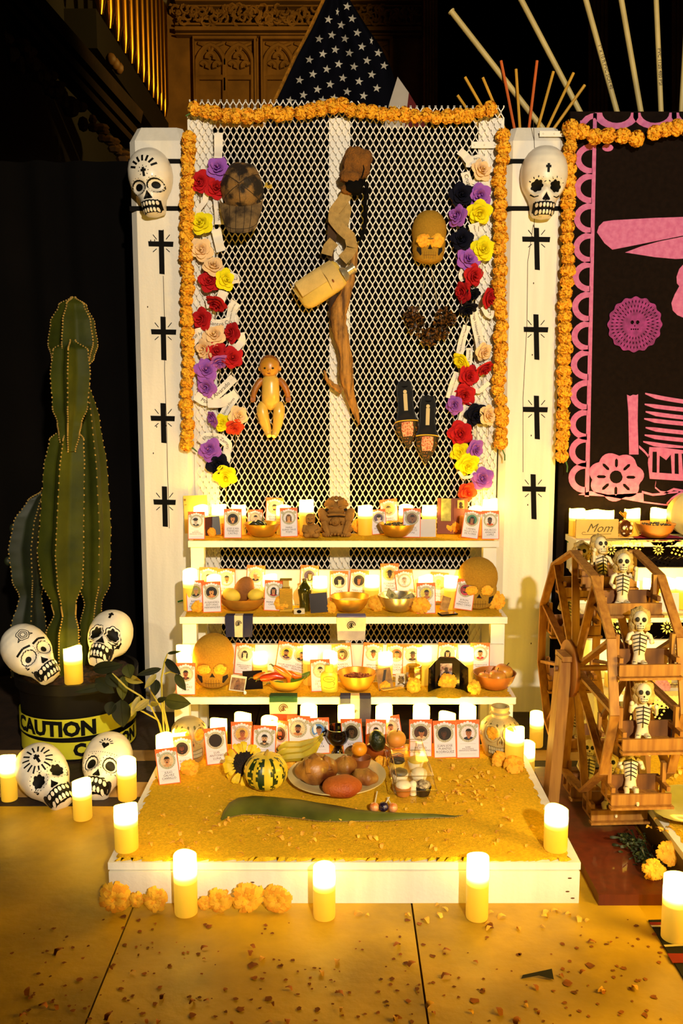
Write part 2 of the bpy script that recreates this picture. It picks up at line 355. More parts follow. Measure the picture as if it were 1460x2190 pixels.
A = U(1008, 302, -.01); B = U(1064, 316, -.01); m = MB(); m.box(((A.x + B.x) / 2, -.008, (A.z + B.z) / 2), (B.x - A.x, .004, A.z - B.z))
for k in (.12, .5, .9): m.ell((A.x + (B.x - A.x) * k, -.011, (A.z + B.z) / 2), (.003, .002, .003), 8, 5)
m.build('hinge_plate', WHITE2, gate)
# ================================================================ stepped altar shelves
S3 = dict(z=.656, f=-.18, b=-.012); S2 = dict(z=.441, f=-.358, b=-.19); S1 = dict(z=.235, f=-.522, b=-.368); PLT = dict(z=.094, f=-1.228, b=-.535)
alt = thing('altar_shelves', 'white stepped altar of three shelves in front of the mesh gate', 'altar', (0, -.25, 0))
def abox(nm, x, y, z, mt=WHITE2):
    m = MB(); m.box(((x[0] + x[1]) / 2, (y[0] + y[1]) / 2 + .25, (z[0] + z[1]) / 2), (x[1] - x[0], y[1] - y[0], z[1] - z[0])); return m.build(nm, mt, alt)
for s in (S3, S2, S1):
    xl = U(402 if s is S3 else 384 if s is S2 else 366, 1157 if s is S3 else 1320 if s is S2 else 1492, s['f']).x; xr = U(1067 if s is S3 else 1085 if s is S2 else 1103, 1157 if s is S3 else 1320 if s is S2 else 1492, s['f']).x
    s['xl'], s['xr'] = xl, xr; abox('shelf_board', (xl, xr), (s['f'], s['b']), (s['z'] - .021, s['z']))
    for e in (0, 1):
        x = (xl + .006, xl + .05) if e == 0 else (xr - .05, xr - .006); abox('shelf_leg', x, (s['f'] + .012, s['f'] + .05), (0, s['z'] - .021)); abox('side_board', (x[0] + (0 if e == 0 else .026), x[1] - (.026 if e == 0 else 0)), (s['f'] + .05, s['b'] - .002), (s['z'] - .12, s['z'] - .021))
for lo_, hi_ in ((S2, S3), (S1, S2)): abox('riser_board', (lo_['xl'] + .01, lo_['xr'] - .01), (hi_['f'] - .006, hi_['f'] + .012), (lo_['z'], lo_['z'] + .118))
def sand(nm, x0, x1, y0, y1, z, th, lab, nu, nv, edge=.006, par=None):
    m = MB()
    def P(u, v):
        e = min(u, 1 - u, v, 1 - v); j = random.uniform(-edge, edge) if e == 0 else 0
        q = z + (.0004 if e == 0 else th * (.6 + .4 * sin(u * 23 + v * 9) * sin(v * 17 + u * 5)) + random.uniform(0, th * .25))
        return (min(max(x0 + (x1 - x0) * u + j, x0 - .002), x1 + .002), min(max(y0 + (y1 - y0) * v + j, y0 - .002), y1), q)
    m.grid(P, nu, nv); o = m.build(nm, SAND, par); return stuff(tag(o, lab, 'sand'))
sand('sand', S3['xl'] + .012, S3['xr'] - .012, S3['f'] + .006, S3['b'] - .004, S3['z'], .003, 'thin layer of gold sand spread on the top shelf', 90, 14, .004)
sand('sand', S2['xl'] + .012, S2['xr'] - .012, S2['f'] + .006, S2['b'] - .008, S2['z'], .003, 'thin layer of gold sand spread on the middle shelf', 90, 14, .004)
sand('sand', S1['xl'] + .012, S1['xr'] - .012, S1['f'] + .006, S1['b'] - .008, S1['z'], .003, 'thin layer of gold sand spread on the bottom shelf', 90, 14, .004)
# ================================================================ platform on the floor
px0 = U(229, 1850, PLT['f']).x; px1 = U(1243, 1850, PLT['f']).x; z0 = PLT['z']
plat = thing('altar_platform', 'low white wooden platform covered with sand, on the floor before the shelves', 'platform', (0, -.9, 0))
m = MB(); m.box(((px0 + px1) / 2, (PLT['f'] + .006 + PLT['b']) / 2 + .9, z0 - .0085), (px1 - px0, PLT['b'] - PLT['f'] - .006, .017)); m.build('deck_board', WHITE, plat)
m = MB(); m.box(((px0 + px1) / 2, PLT['f'] + .9 + .012, (z0 - .019) / 2), (px1 - px0 - .006, .024, z0 - .019)); m.build('front_board', WHITE, plat)
for sx in (px0 + .014, px1 - .014):
    m = MB(); m.box((sx, (PLT['f'] + PLT['b']) / 2 + .912, (z0 - .019) / 2), (.024, PLT['b'] - PLT['f'] - .03, z0 - .019)); m.build('side_board', WHITE, plat)
m = MB()
for x, z in ((.512, .06), (.508, .028), (-.2, .05), (.52, .012)): m.ell((x, PLT['f'] + .9, z), (.005, .0006, .002), 6, 4)
stuff(m.build('nail_heads', M('5a3a18', .6, name='rusty_nail'), plat))
PXL, PXR = px0, px1
sand('sand', px0 + .014, px1 - .02, PLT['f'] + .012, PLT['b'] - .004, z0, .006, 'gold sand spread over the low platform', 150, 100, .012)
# ================================================================ LED candles
def candle_mesh(h, r, seed):
    rn = random.Random(seed); a0 = rn.uniform(0, 6.28); q = .055 * rn.uniform(.6, 1.4); m = MB(); n = 28
    prof = [(r * .97, 0), (r, .004), (r, h * .4), (r, h * .8), (r * .985, h), (r * .9, h - .002), (r * .8, h - .013), (r * .45, h - .019), (.001, h - .02)]
    vs = []
    for i, (rr, z) in enumerate(prof):
        for j in range(n):
            a = 2 * pi * j / n; dz = (q * r * 2 * (cos(2 * (a - a0)) * .8 + .5 * cos(a - a0 + 1))) if 3 < i < 7 else 0
            vs.append((rr * cos(a), rr * sin(a), z + dz))
    m.add(vs, [(i * n + j, i * n + (j + 1) % n, (i + 1) * n + (j + 1) % n, (i + 1) * n + j) for i in range(len(prof) - 1) for j in range(n)] + [tuple(range(n - 1, -1, -1)), tuple(range((len(prof) - 1) * n, len(prof) * n))])
    return m.mesh('wax_body', WAX, 50)
fm = MB(); fm.ell((0, 0, .006), (.0032, .0032, .008), 8, 6); FLM = fm.mesh('flame_tip', FLAME)
CAN = []
def candle(px, top, sh, Y, label, group, wpx=None, h=None, z=None):
    zb = (sh['z'] + .003) if z is None else z
    c = U(px, top, Y); hh = h or max(.075, c.z - zb - .003); wpx = wpx or 31; r = min(.0285, max(.022, wpx * S(top + 40, Y) / 2))
    t = thing('led_candle', label, 'candle', (c.x, Y, zb), group)
    ob('wax_body', candle_mesh(hh, r, len(CAN) * 7 + 3), t); ob('flame_tip', FLM, t, (0, 0, hh - .019)); CAN.append(t); return t
for i, (px, tp, Y) in enumerate([(429, 1080, -.05), (468, 1078, -.045), (510, 1079, -.05), (606, 1080, -.05), (655, 1067, -.06), (781, 1080, -.06), (868, 1079, -.05), (918, 1079, -.05), (1017, 1083, -.075), (1048, 1066, -.04)]):
    candle(px, tp, S3, Y, ['lit candle in front of the beige folder at the left end of the top shelf', 'lit candle behind the black photo print on the top shelf', 'lit candle behind the card of a round-faced man on the top shelf', 'lit candle between two orange-topped cards, behind the child portrait card on the top shelf', 'tall lit candle behind the small clay figure on the top shelf', 'lit candle right of the clay idol on the top shelf', 'lit candle behind the bowl of black seeds on the top shelf', 'lit candle behind the blank white square on the top shelf', 'shorter of two touching candles at the right end of the top shelf', 'taller of two touching candles at the right end of the top shelf'][i], 'candles on the top shelf')
for i, (px, tp, Y) in enumerate([(406, 1217, -.27), (457, 1230, -.255), (577, 1228, -.24), (684, 1232, -.24), (795, 1230, -.235), (910, 1230, -.25), (965, 1230, -.25)]):
    candle(px, tp, S2, Y, ['lit candle at the left end of the middle shelf, tallest there', 'lit candle behind two cards at the left of the middle shelf', 'lit candle left of the ribbed perfume bottle on the middle shelf', 'lit candle right of the dark green vase on the middle shelf', 'lit candle between the rice bowl and the bowl of banknotes on the middle shelf', 'lit candle behind the card right of the banknote bowl on the middle shelf', 'lit candle left of the card that hides the sand skull on the middle shelf'][i], 'candles on the middle shelf')
for i, (px, tp, Y) in enumerate([(392, 1380, -.395), (395, 1404, -.45), (556, 1394, -.395), (663, 1381, -.4), (706, 1392, -.415), (824, 1395, -.41), (907, 1384, -.40), (997, 1383, -.40)]):
    candle(px, tp, S1, Y, ['rear candle of the pair at the left end of the bottom shelf', 'front candle of the pair at the left end of the bottom shelf', 'lit candle above the black square on the bottom shelf', 'lit candle behind the bowl of chillies on the bottom shelf', 'lit candle behind the yellow lotion bottle on the bottom shelf', 'lit candle between the nut bowl and the glass cup on the bottom shelf', 'tall lit candle left of the black shrine on the bottom shelf', 'tall lit candle between the black shrine and the apple bowl on the bottom shelf'][i], 'candles on the bottom shelf')
PB = dict(z=PLT['z'] + .003)
for i, (px, tp, Y) in enumerate([(467, 1537, -.60), (519, 1525, -.585), (576, 1534, -.63), (660, 1508, -.565), (740, 1508, -.565), (821, 1508, -.565), (901, 1508, -.565), (956, 1525, -.575), (1000, 1508, -.565), (351, 1570, -.78), (386, 1560, -.70), (268, 1722, -1.17), (1190, 1728, -1.17), (1101, 1556, -.69), (1127, 1587, -.79)]):
    if i == 14: continue
    candle(px, tp, PB, Y, ['candle behind the card with the blank dark portrait, back of the platform', 'candle behind the card above the sunflower, back of the platform', 'candle behind the card of the curly haired man, back of the platform', 'tall candle under the green white red flag, back of the platform', 'tall candle behind the black goblet, back of the platform', 'tall candle behind the avocado, back of the platform', 'tall candle behind the left of three matching cards, back of the platform', 'shorter candle behind the middle of three matching cards, back of the platform', 'tall candle behind the right of three matching cards, back of the platform', 'candle in front of the leaf stems at the left edge of the platform', 'candle half hidden behind a card beside the left skull pot', 'candle on the front left corner of the platform', 'candle on the front right corner of the platform', 'candle in front of the right skull pot on the platform'][i], 'candles on the platform', 36 if i < 11 else 40 if i > 12 else 50)
FLZ = dict(z=0.0)
for i, (px, tp, bt, w) in enumerate([(395, 1826, 1952, 50), (693, 1850, 1960, 48), (1022, 1830, 1962, 48), (16, 1617, 1710, 34), (174, 1668, 1750, 40), (270, 1621, 1708, 40), (1148, 1522, 1596, 29), (1446, 1872, 2008, 52), (1128, 1587, 1672, 30)]):
    Y = G(px, bt, 0).y; Y = min(Y, PLT['f'] - .028) if i < 3 else Y
    candle(px, tp, FLZ, Y, ['floor candle left of centre against the platform front, beside marigolds', 'shortest floor candle, at the middle of the platform front', 'floor candle at the right of the platform front', 'floor candle at the far left edge, beside the leaning skull', 'floor candle in front of the two lower painted skulls', 'floor candle between the moustached skull and the platform', 'floor candle on dark paving behind the platform right corner', 'floor candle on the patterned rug at the lower right', 'floor candle just right of the platform, below the skull pot'][i], 'candles on the floor', w, z=.0015)
# ================================================================ marigolds
MG = M('f8ae1a', .75, var=.1, vs=30, name='marigold_orange', h2='fcc02a'); MG2 = M('f0980f', .8, var=.12, vs=25, h2='f8a81a', name='marigold_deep')
def petal(m, o, dr, up, L, w, curl, rn):
    s = dr.cross(up).normalized(); a = [(0, .3, 0), (.45, .8, .12 * curl), (.8, 1, .05 * curl), (1, .7, -.25 * curl)]; vs = []
    for t, ww, c in a:
        p = o + dr * L * t + up * c * L
        vs += [p - s * w * ww / 2 + up * rn.uniform(-.12, .12) * L, p + up * .08 * L * rn.uniform(-1, 1), p + s * w * ww / 2 + up * rn.uniform(-.06, .06) * L]
    m.m = 1 if rn.random() < .24 else 0
    m.add(vs, [(i * 3 + j, i * 3 + j + 1, i * 3 + j + 4, i * 3 + j + 3) for i in range(3) for j in range(2)])
def pom(seed, n=85, flat=1.0):
    rn = random.Random(seed); m = MB(); m.ell((0, 0, 0), (.74, .74, .74 * flat), 10, 7)
    for i in range(n):
        z = 1 - 2 * (i + .5) / n; a = i * 2.39996; q = Vector((sqrt(1 - z * z) * cos(a), sqrt(1 - z * z) * sin(a), z))
        s = q.cross(Vector((rn.uniform(-1, 1), rn.uniform(-1, 1), rn.uniform(-1, 1)))).normalized(); d = (q + s * .7 * rn.uniform(.3, 1)).normalized()
        o = Vector((q.x, q.y, q.z * flat)) * .55; petal(m, o, Vector((d.x, d.y, d.z * (.4 + .6 * flat))), s if s.dot(q) > 0 else (q - d * q.dot(d)).normalized(), rn.uniform(.42, .56), rn.uniform(.42, .6), 1.3, rn)
    return m.mesh('marigold', [MG, MG2], 80)
def flower(seed):      # open ruffled head, facing +Z
    rn = random.Random(seed); m = MB(); m.ell((0, 0, -.1), (.5, .5, .25), 8, 5)
    for k, (n, L, el, w) in enumerate(((17, 1.0, -.02, .40), (17, .9, .2, .38), (15, .78, .42, .34), (13, .64, .64, .3), (10, .5, .88, .26), (7, .36, 1.12, .2), (4, .24, 1.4, .16))):
        for i in range(n):
            a = 2 * pi * (i + .4 * k + rn.uniform(-.2, .2)) / n; e = el + rn.uniform(-.12, .12); d = Vector((cos(a) * cos(e), sin(a) * cos(e), sin(e))); u = Vector((-cos(a) * sin(e), -sin(a) * sin(e), cos(e)))
            petal(m, Vector((0, 0, -.05)), d, u, L * rn.uniform(.85, 1.08), w, 1, rn)
    return m.mesh('marigold_head', [MG, MG2], 80)
POM = [pom(s) for s in (1, 2, 3, 4)]; FLW = [flower(s) for s in (5, 6, 7)]
CORD = M('3f6a2a', .7, var=0, name='green_cord')
def garland(lab, pts, r, Y, step=.9, ends=()):
    P = [U(x, y, Y) for x, y in pts]; L = [0]
    for i in range(1, len(P)): L.append(L[-1] + (P[i] - P[i - 1]).length)
    t = thing('marigold_garland', lab, 'garland', P[0]); n = int(L[-1] / (r * 2 * step)); path = []
    for k in range(n + 1):
        s = L[-1] * k / n; i = max(j for j in range(len(P)) if L[j] <= s + 1e-9); i = min(i, len(P) - 2); f = (s - L[i]) / (L[i + 1] - L[i]); q = P[i].lerp(P[i + 1], f) - P[0]; path.append(q)
        d = (P[i + 1] - P[i]).normalized(); o = ob('marigold', POM[k % 4], t, q + Vector((random.uniform(-.003, .003), random.uniform(-.004, .002), random.uniform(-.003, .003))))
        o.rotation_euler = (random.uniform(0, 6), random.uniform(0, 6), random.uniform(0, 6)); sc = r * random.uniform(1.14, 1.34); o.scale = (sc, sc, sc)
    m = MB(); m.tube(path, .002, 5); m.build('cord', CORD, t)
    for a, b in ends:
        m = MB(); A, B = U(*a, Y) - P[0], U(*b, Y) - P[0]; m.tube([A, (A + B) / 2 + Vector((.004, 0, 0)), B], .0025, 5); m.build('cord_end', CORD, t)
    return t
garland('marigold garland strung along the top edge of the mesh gate', [(416, 234), (440, 238), (465, 242), (480, 248), (520, 250), (545, 250), (570, 240), (600, 246), (640, 240), (668, 236), (690, 232), (715, 228), (732, 224), (750, 236), (790, 238), (820, 243), (850, 246), (900, 248), (930, 250), (965, 248), (1000, 246), (1025, 240), (1046, 234)], .0192, -.03, ends=[((412, 236), (397, 248))])
garland('long marigold garland hanging beside the left gate post', [(402, 297), (404, 330), (399, 400), (400, 470), (398, 560), (403, 600), (399, 660), (401, 720), (402, 800), (399, 860), (402, 900), (400, 950)], .0193, -.03, ends=[((404, 290), (392, 285)), ((404, 955), (421, 966))])
garland('marigold garland hanging on the left edge of the right gate post', [(1076, 292), (1078, 320), (1068, 380), (1069, 440), (1070, 520), (1068, 600), (1071, 690), (1070, 780), (1064, 830), (1072, 868), (1074, 880), (1070, 920), (1072, 946)], .0198, -.03, ends=[((1074, 962), (1079, 985))])
garland('marigold garland hanging on the right edge of the right gate post', [(1222, 288), (1218, 320), (1216, 380), (1214, 440), (1211, 500), (1213, 560), (1211, 620), (1206, 660), (1208, 720), (1205, 780), (1207, 850), (1203, 900), (1201, 960), (1200, 976)], .0198, -.03, ends=[((1209, 985), (1212, 1010))])
garland('marigold garland draped across the top of the black banner', [(1218, 275), (1246, 282), (1270, 290), (1298, 290), (1330, 292), (1358, 296)], .021, -.03)
garland('short marigold garland at the top right corner of the banner', [(1398, 284), (1420, 279), (1446, 274), (1480, 272), (1520, 274)], .0205, -.03)
def bloom(px, py, rpx, sh, lab, group=None, Y=None, up=.75, k=0, deep=False, z=None):
    zb = sh['z'] + .003 if z is None else z; s0 = S(py, -.5 if Y is None else Y)
    if Y is None:
        q = G(px, py, zb + .012); Y = min(max(q.y, sh.get('f', -9) + .012), sh.get('b', 9) - .02); s0 = S(py, Y)
    R = rpx * s0; Y = max(Y, sh.get('f', -9) + R * .5); Y = min(Y, sh.get('b', 9) - R * .55); c = U(px, py, Y); c.z = max(c.z, zb + R * (.5 + .45 * min(1, up))); t = thing('marigold_bloom', lab, 'flower', (c.x, Y, c.z), group)
    o = ob('marigold_head', FLW[k % 3], t, (0, 0, 0), (Matrix.Rotation(random.uniform(-.25, .25), 3, 'Z') @ Matrix.Rotation(up * 1.3 + random.uniform(-.12, .12), 3, 'X') @ Matrix.Rotation(random.uniform(0, 6), 3, 'Z')).to_euler(), (R, R, R * .8))
    if deep: o.data = DEEP[k % 3]
    return t
DEEP = []
for f in FLW: g = f.copy(); g.materials[0] = MG2; DEEP.append(g)
for k, (px, py, r, sh, lab) in enumerate([
    (453, 1140, 10, S3, 'small marigold in front of the black print, top shelf'), (475, 1137, 14, S3, 'open marigold touching the card of a round-faced man, top shelf'), (633, 1134, 17, S3, 'marigold leaning on the child portrait card, top shelf'), (767, 1132, 17, S3, 'marigold right beside the clay idol, top shelf'), (964, 1134, 20, S3, 'big marigold in front of the brown leather folder, top shelf'),
    (421, 1302, 13, S2, 'marigold at the foot of the leftmost middle-shelf card'), (603, 1299, 21, S2, 'big marigold in front of the ribbed perfume bottle'), (685, 1299, 11, S2, 'small marigold on the dark leaning print, middle shelf'), (707, 1304, 13, S2, 'marigold left of the rice bowl, middle shelf'), (804, 1299, 18, S2, 'marigold between the rice and banknote bowls'), (899, 1305, 21, S2, 'big marigold on the edge right of the banknote bowl'), (1062, 1296, 20, S2, 'marigold at the right end of the middle shelf beside the sand skull'),
    (884, 1473, 17, S1, 'open marigold in front of the glass cup, bottom shelf'), (957, 1470, 20, S1, 'big marigold in front of the black shrine, bottom shelf'), (1015, 1477, 16, S1, 'marigold beside the apple bowl, bottom shelf'), (823, 1471, 12, S1, 'small marigold on the leaning photo beside the nut bowl')]):
    bloom(px, py, r, sh, lab, k=k, up=1.0)
for k, (px, py, r, lab) in enumerate([(405, 1645, 20, 'marigold by the feet of the cards at the left platform edge'), (610, 1640, 22, 'marigold between the striped gourd and the bananas'), (815, 1630, 14, 'marigold between the bread plate and the pastry box'), (1069, 1627, 19, 'left of two marigolds below the right skull pot'), (1099, 1641, 22, 'right of two marigolds below the right skull pot')]):
    bloom(px, py, r, PLT, lab, k=k, up=.6)
for k, (px, py, r, lab) in enumerate([(246, 1926, 35, 'big marigold at the front left corner of the platform, on the floor'), (292, 1925, 17, 'small marigold between two big ones at the left platform front'), (332, 1926, 27, 'marigold just left of the left floor candle'), (437, 1932, 15, 'small marigold just right of the left floor candle'), (469, 1928, 27, 'marigold second to the right of the left floor candle'), (530, 1926, 35, 'tall marigold cluster, middle of three right of the floor candle'), (592, 1929, 33, 'marigold at the right end of the row on the floor')]):
    bloom(px, py, r, FLZ, lab, Y=PLT['f'] - .04, k=k, up=1.1, z=0)
# ================================================================ memorial cards
ORG = M('ea6a24', .6, var=.05, name='card_orange'); LACE = M('b9b49a', .7, var=.25, vs=300, name='card_lace'); INK = M('3a2a24', .7, var=0, name='card_ink')
GREYL = M('b0a8b4', .7, var=0, name='card_rule')
m = MB(); m.box((0, .0006, .05), (.061, .0012, .1)); CPLATE = m.mesh('card_plate', ORG)
sc = []; n = 7
for i in range(n):
    x0 = .028 - .056 * i / n; hh = .089 if i in (0, 6) else .092 if i in (1, 5) else .0945 if i in (2, 4) else .097
    for t in range(5): a = pi * t / 4; sc.append((x0 - .004 + .004 * cos(a), hh - .0035 + .0035 * sin(a)))
m = MB(); m.prism([(-.028, .0025), (.028, .0025)] + sc, -.0003, .0004); CPAPER = m.mesh('paper_face', PAPER)
m = MB(); N = 60; ro = [(cos(2 * pi * i / N) * (.0232 + .001 * (i % 2)), .0655 + sin(2 * pi * i / N) * (.0232 + .001 * (i % 2))) for i in range(N)]
m.prism(ro, -.0005, 0)
for sx in (-1, 1): m.prism([(sx * .0215 + .0055 * cos(2 * pi * i / 10), .0835 + .0055 * sin(2 * pi * i / 10)) for i in range(10)], -.0004, 0)
m.m = 1
for i in range(26): a = 2 * pi * i / 26; m.prism([(cos(a) * .0205 + .0008 * cos(b), .0655 + sin(a) * .0205 + .0011 * sin(b)) for b in (0, 1.57, 3.14, 4.71)], -.0007, 0)
m.m = 2
for z in (.0375, .011): m.prism([(-.02, z), (.02, z), (.02, z + .0005), (-.02, z + .0005)], -.0005, 0)
CLACE = m.mesh('lace_print', [LACE, M('6f6a5a', .7, var=0, name='lace_dot'), GREYL])
def portrait(spec):
    bg, sk, hr, sh, st = spec.split(); m = MB(); R = .0178; c = .0655; k = .0003
    def disc(cx, cz, rx, rz, y, mi, n=22, clip=True):
        m.m = mi; ps = []
        for i in range(n):
            a = 2 * pi * i / n; x, z = cx + rx * cos(a), cz + rz * sin(a)
            if clip and sqrt(x * x + z * z) > R: f = R / sqrt(x * x + z * z); x, z = x * f, z * f
            ps.append((x, c + z))
        m.prism(ps, -.0006 - y * k, -.0004 - (y - 1) * k)
    disc(0, 0, R, R, 1, 0, 32)
    if 'd' not in st:
        dx = .002 if 'r' in st else -.002 if 'l' in st else 0
        if 'w' in st: disc(dx, -.001, .0098, .0125, 2, 2)
        disc(dx, -.0185, .0155, .010, 3, 3); disc(dx, -.0085, .0038, .006, 4, 1)
        if 'c' in st or 'h' in st: pass
        else: disc(dx, .0046, .0078, .0072, 4, 2)
        disc(dx, 0, .0072, .0094, 5, 1); disc(dx - .0003, .0072, .0066, .0026, 6, 2)
        if 'b' in st: disc(dx, -.0068, .0052, .0034, 6, 2); disc(dx, -.0052, .0024, .0013, 7, 4)
        if 'm' in st: disc(dx, -.0038, .003, .0009, 7, 2)
        for sx in (-1, 1): disc(dx + sx * .0029, .0012, .0013, .0007, 8, 5, 8); disc(dx + sx * .003, .0032, .0019, .0005, 8, 2, 8)
        disc(dx, -.0014, .0007, .0014, 8, 6, 8); disc(dx, -.0052, .0023, .0007, 9, 4, 8)
        if 'w' in st:
            for sx in (-1, 1): disc(dx + sx * .0074, -.004, .0024, .0095, 8, 2)
        if 'c' in st: disc(dx, .0068, .0086, .0055, 9, 2); disc(dx - .004, .0052, .0085, .0016, 10, 5)
        if 'h' in st: disc(dx, .0095, .0065, .004, 9, 2); disc(dx, .0065, .0125, .0017, 10, 2)
        if 'x' in st: disc(-.0085, .004, .005, .012, 3, 7)
        if 'u' in st: disc(.009, -.003, .005, .0065, 6, 1); disc(.009, .0015, .0052, .0035, 7, 2)
    cm = lambda h: M(h, .6, var=.12, vs=160)
    o = m.mesh('portrait', [cm(bg), cm(sk), cm(hr), cm(sh), M('8a3a2a', .6, var=0), M('120c0a', .6, var=0), M('7a4a2a', .6, var=0), M('e8ecf4', .6, var=0)]); return o
def card(px, top, sh, tilt, spec, body, label, mode='s', Y=None, yaw=0, w=None):
    grp = 'memorial portrait cards'; zb = sh['z'] + .0035; lean = radians(7)
    if mode == 's':
        if Y is None: Y = G(px, top, zb + .0985).y
        Y = min(max(Y, sh['f'] + .012), sh['b'] - .035); h = U(px, top, Y).z - zb; s = min(1.12, max(.86, h / .0995)); c = U(px, top + 20, Y); loc = (c.x, Y, zb)
        loc = (c.x, Y, zb + abs(sin(radians(tilt))) * .0305 * s)
    else:
        Y = sh['b'] - .0075 if Y is None else Y; s = 1.0; q = U(px, top, Y); lean = radians(2.5); loc = (q.x, Y, max(q.z - .0995, zb + .001))
    t = thing('memorial_card', label, 'card', loc, grp, None, s)
    t.rotation_mode = 'XYZ'; t.rotation_euler = (Matrix.Rotation(radians(yaw), 3, 'Z') @ Matrix.Rotation(-lean, 3, 'X') @ Matrix.Rotation(radians(tilt), 3, 'Y')).to_euler()
    ob('card_plate', CPLATE, t); ob('paper_face', CPAPER, t); stuff(ob('lace_print', CLACE, t)); ob('portrait', portrait(spec), t)
    L = max(len(x) for x in body.split('\n')); textobj(body, min(.0085, .079 / max(L, 7)), INK, t, (0, -.0006, .0245), 'name_lettering')
    return t
BK, GY, BW, WH, CR, GN = '1c1210', '8c8578', '2a2422', 'ddd8d8', 'd8c89a', '7f8a3c'
SK1, SK2, SK3, SKG = 'b8763e', '8c5228', 'd09a62', 'b5aca4'; HB = '17100c'
# top shelf
card(419, 1095, S3, 0, f'{WH} {SKG} {BW} 3a3430 cl', 'LUCIO\nBERNARDO\nENRIQUEZ GOMEZ', 'card with a grey portrait of a capped man, left end of the top shelf')
card(497, 1089, S3, 0, f'{BK} c98a52 {HB} 4a3a30 m', 'JOSE JUAN\nTRINIDAD\nCASTRO', 'card with a round-faced man on black, beside the open marigold on the top shelf')
card(545, 1092, S3, 0, f'{CR} e0c8a0 {HB} 6a5a48 r', 'RAMIRO\nLOPEZ\nDIAZ', 'card standing behind the bowl of dark chillies on the top shelf', Y=-.06)
card(585, 1065, S3, 2.5, f'{CR} c9a070 {HB} c4a060 b', 'EDUARDO\nRAMIREZ\nCASTRO', 'highest card left on the top shelf, hooked on the mesh above the chilli bowl', 'b')
card(618, 1087, S3, -1.5, f'{WH} d49a60 5a3a20 c89058 w', 'MARIA\nELENA CRUZ\nROJAS', 'card with a child portrait beside the small clay figure, top shelf')
card(812, 1093, S3, -5, f'5a4a6a e0c8a8 {HB} {WH} cr', 'OSCAR\nANTONIO\nVEGA', 'card tilting left with a capped man, behind the bowl of black seeds', Y=-.07)
card(836, 1068, S3, -6, f'c8a860 d0b070 4a3a22 8a7a4a l', 'MARIO\nALBERTO\nCRUZ', 'tilted card with a yellowish portrait, hooked on the mesh above the seed bowl', 'b')
card(880, 1088, S3, 1, f'7a5a48 8a5a38 {HB} 5a4038 mr', 'CARLOS\nERNESTO\nRIVAS', 'card with a dark-skinned man, left of the blank white square, top shelf')
card(1004, 1094, S3, 8, f'3a7a5a 9a6238 {HB} 8a3a2a w', 'CARMEN\nVILLATORO\nDE FLORES', 'card tilted right with a long haired woman on green, right end of the top shelf')
card(1049, 1093, S3, 0, f'{WH} 5a3a2a {HB} c85a2a bl', 'MAURICIO\nAMADOR\nLOPEZ', 'upright card of a man in orange at the right end of the top shelf')
# middle shelf
card(444, 1214, S2, 1, f'{CR} a87848 3a2a1a c8a868 m', 'PEDRO\nSALAZAR', 'card half hidden behind a candle at the left of the middle shelf', 'b')
card(483, 1217, S2, 0, f'{CR} b07840 {HB} d8d0d8 mr', 'LEONARDO\nMENDEZ\nORTIZ', 'card of a man in a white shirt on the riser, left of the brown husk', 'b')
card(419, 1244, S2, -3, f'8a8a3a b98850 8a8078 1a1614 r', 'RAMON\nANTONIO\nALVARADO', 'leftmost standing card on the middle shelf, grey haired man in black')
card(453, 1246, S2, -2, f'{BK} d89a58 {HB} c07840 m', 'ALEJANDRO\nANTONIO\nHERNANDEZ', 'standing card of a moustached man, second from the left on the middle shelf')
card(544, 1210, S2, 3, f'd8b878 c87848 b8a890 {BK} u', 'ANTONIA\nREYES DE\nDURAN', 'card showing two faces, leaning above the husk bowl on the middle shelf', 'b')
card(583, 1243, S2, 2, f'{WH} c08050 {HB} a02430 w', 'MARIA ROSA\nCAMPOS', 'card of a long haired woman in red, beside the big marigold, middle shelf')
card(659, 1210, S2, 3, f'5a4a6a c89868 4a3020 3a3434 wr', 'ELENA\nPINEDA\nSOTO', 'card of a woman on violet behind the dark green vase', 'b')
card(725, 1222, S2, 0, f'{BK} e0d0a0 {HB} e8d8a8 wr', 'LUISA\nIRAHETA\nCASTRO', 'card of a pale woman on black behind the rice bowl, left one of two', 'b')
card(764, 1220, S2, 5, f'2a1a14 9a5a34 {HB} 3a2018 w', 'MARIA LUISA\nALVARADO\nTORRES', 'card of a dark haired girl behind the rice bowl, right one of two', 'b')
card(834, 1206, S2, -1, f'c8a850 3a2a1c {HB} b09030 h', 'FLORENCE\nMARIA\nVILLEGAS', 'highest card on the middle shelf riser, dark hat portrait above the banknotes', 'b')
card(870, 1220, S2, -7, f'{WH} d8b8a0 8a7a70 d0c8d8 m', 'ISABEL\nGARCIA', 'card tilting left with a portrait paled by glare above the banknotes', 'b', Y=-.203)  # glare on the card is painted into the pale portrait colours
card(912, 1248, S2, -1, f'c8c050 a06a40 {HB} b05a2a mr', 'ROBERTO\nPAZ', 'standing card of a man on yellow green, right of the banknote bowl')
card(935, 1225, S2, 5, f'{CR} c8a058 a88848 d0b070 l', 'JULIO\nPORTILLO', 'pale card leaning behind the middle shelf candles, half hidden', 'b')
card(990, 1243, S2, 8, f'8a1c34 b83a3a {HB} c02a4a bl', 'BYRON\nMANOLO\nPEREZ CANO', 'tilted card with a magenta portrait, in front of the sand skull on the middle shelf')
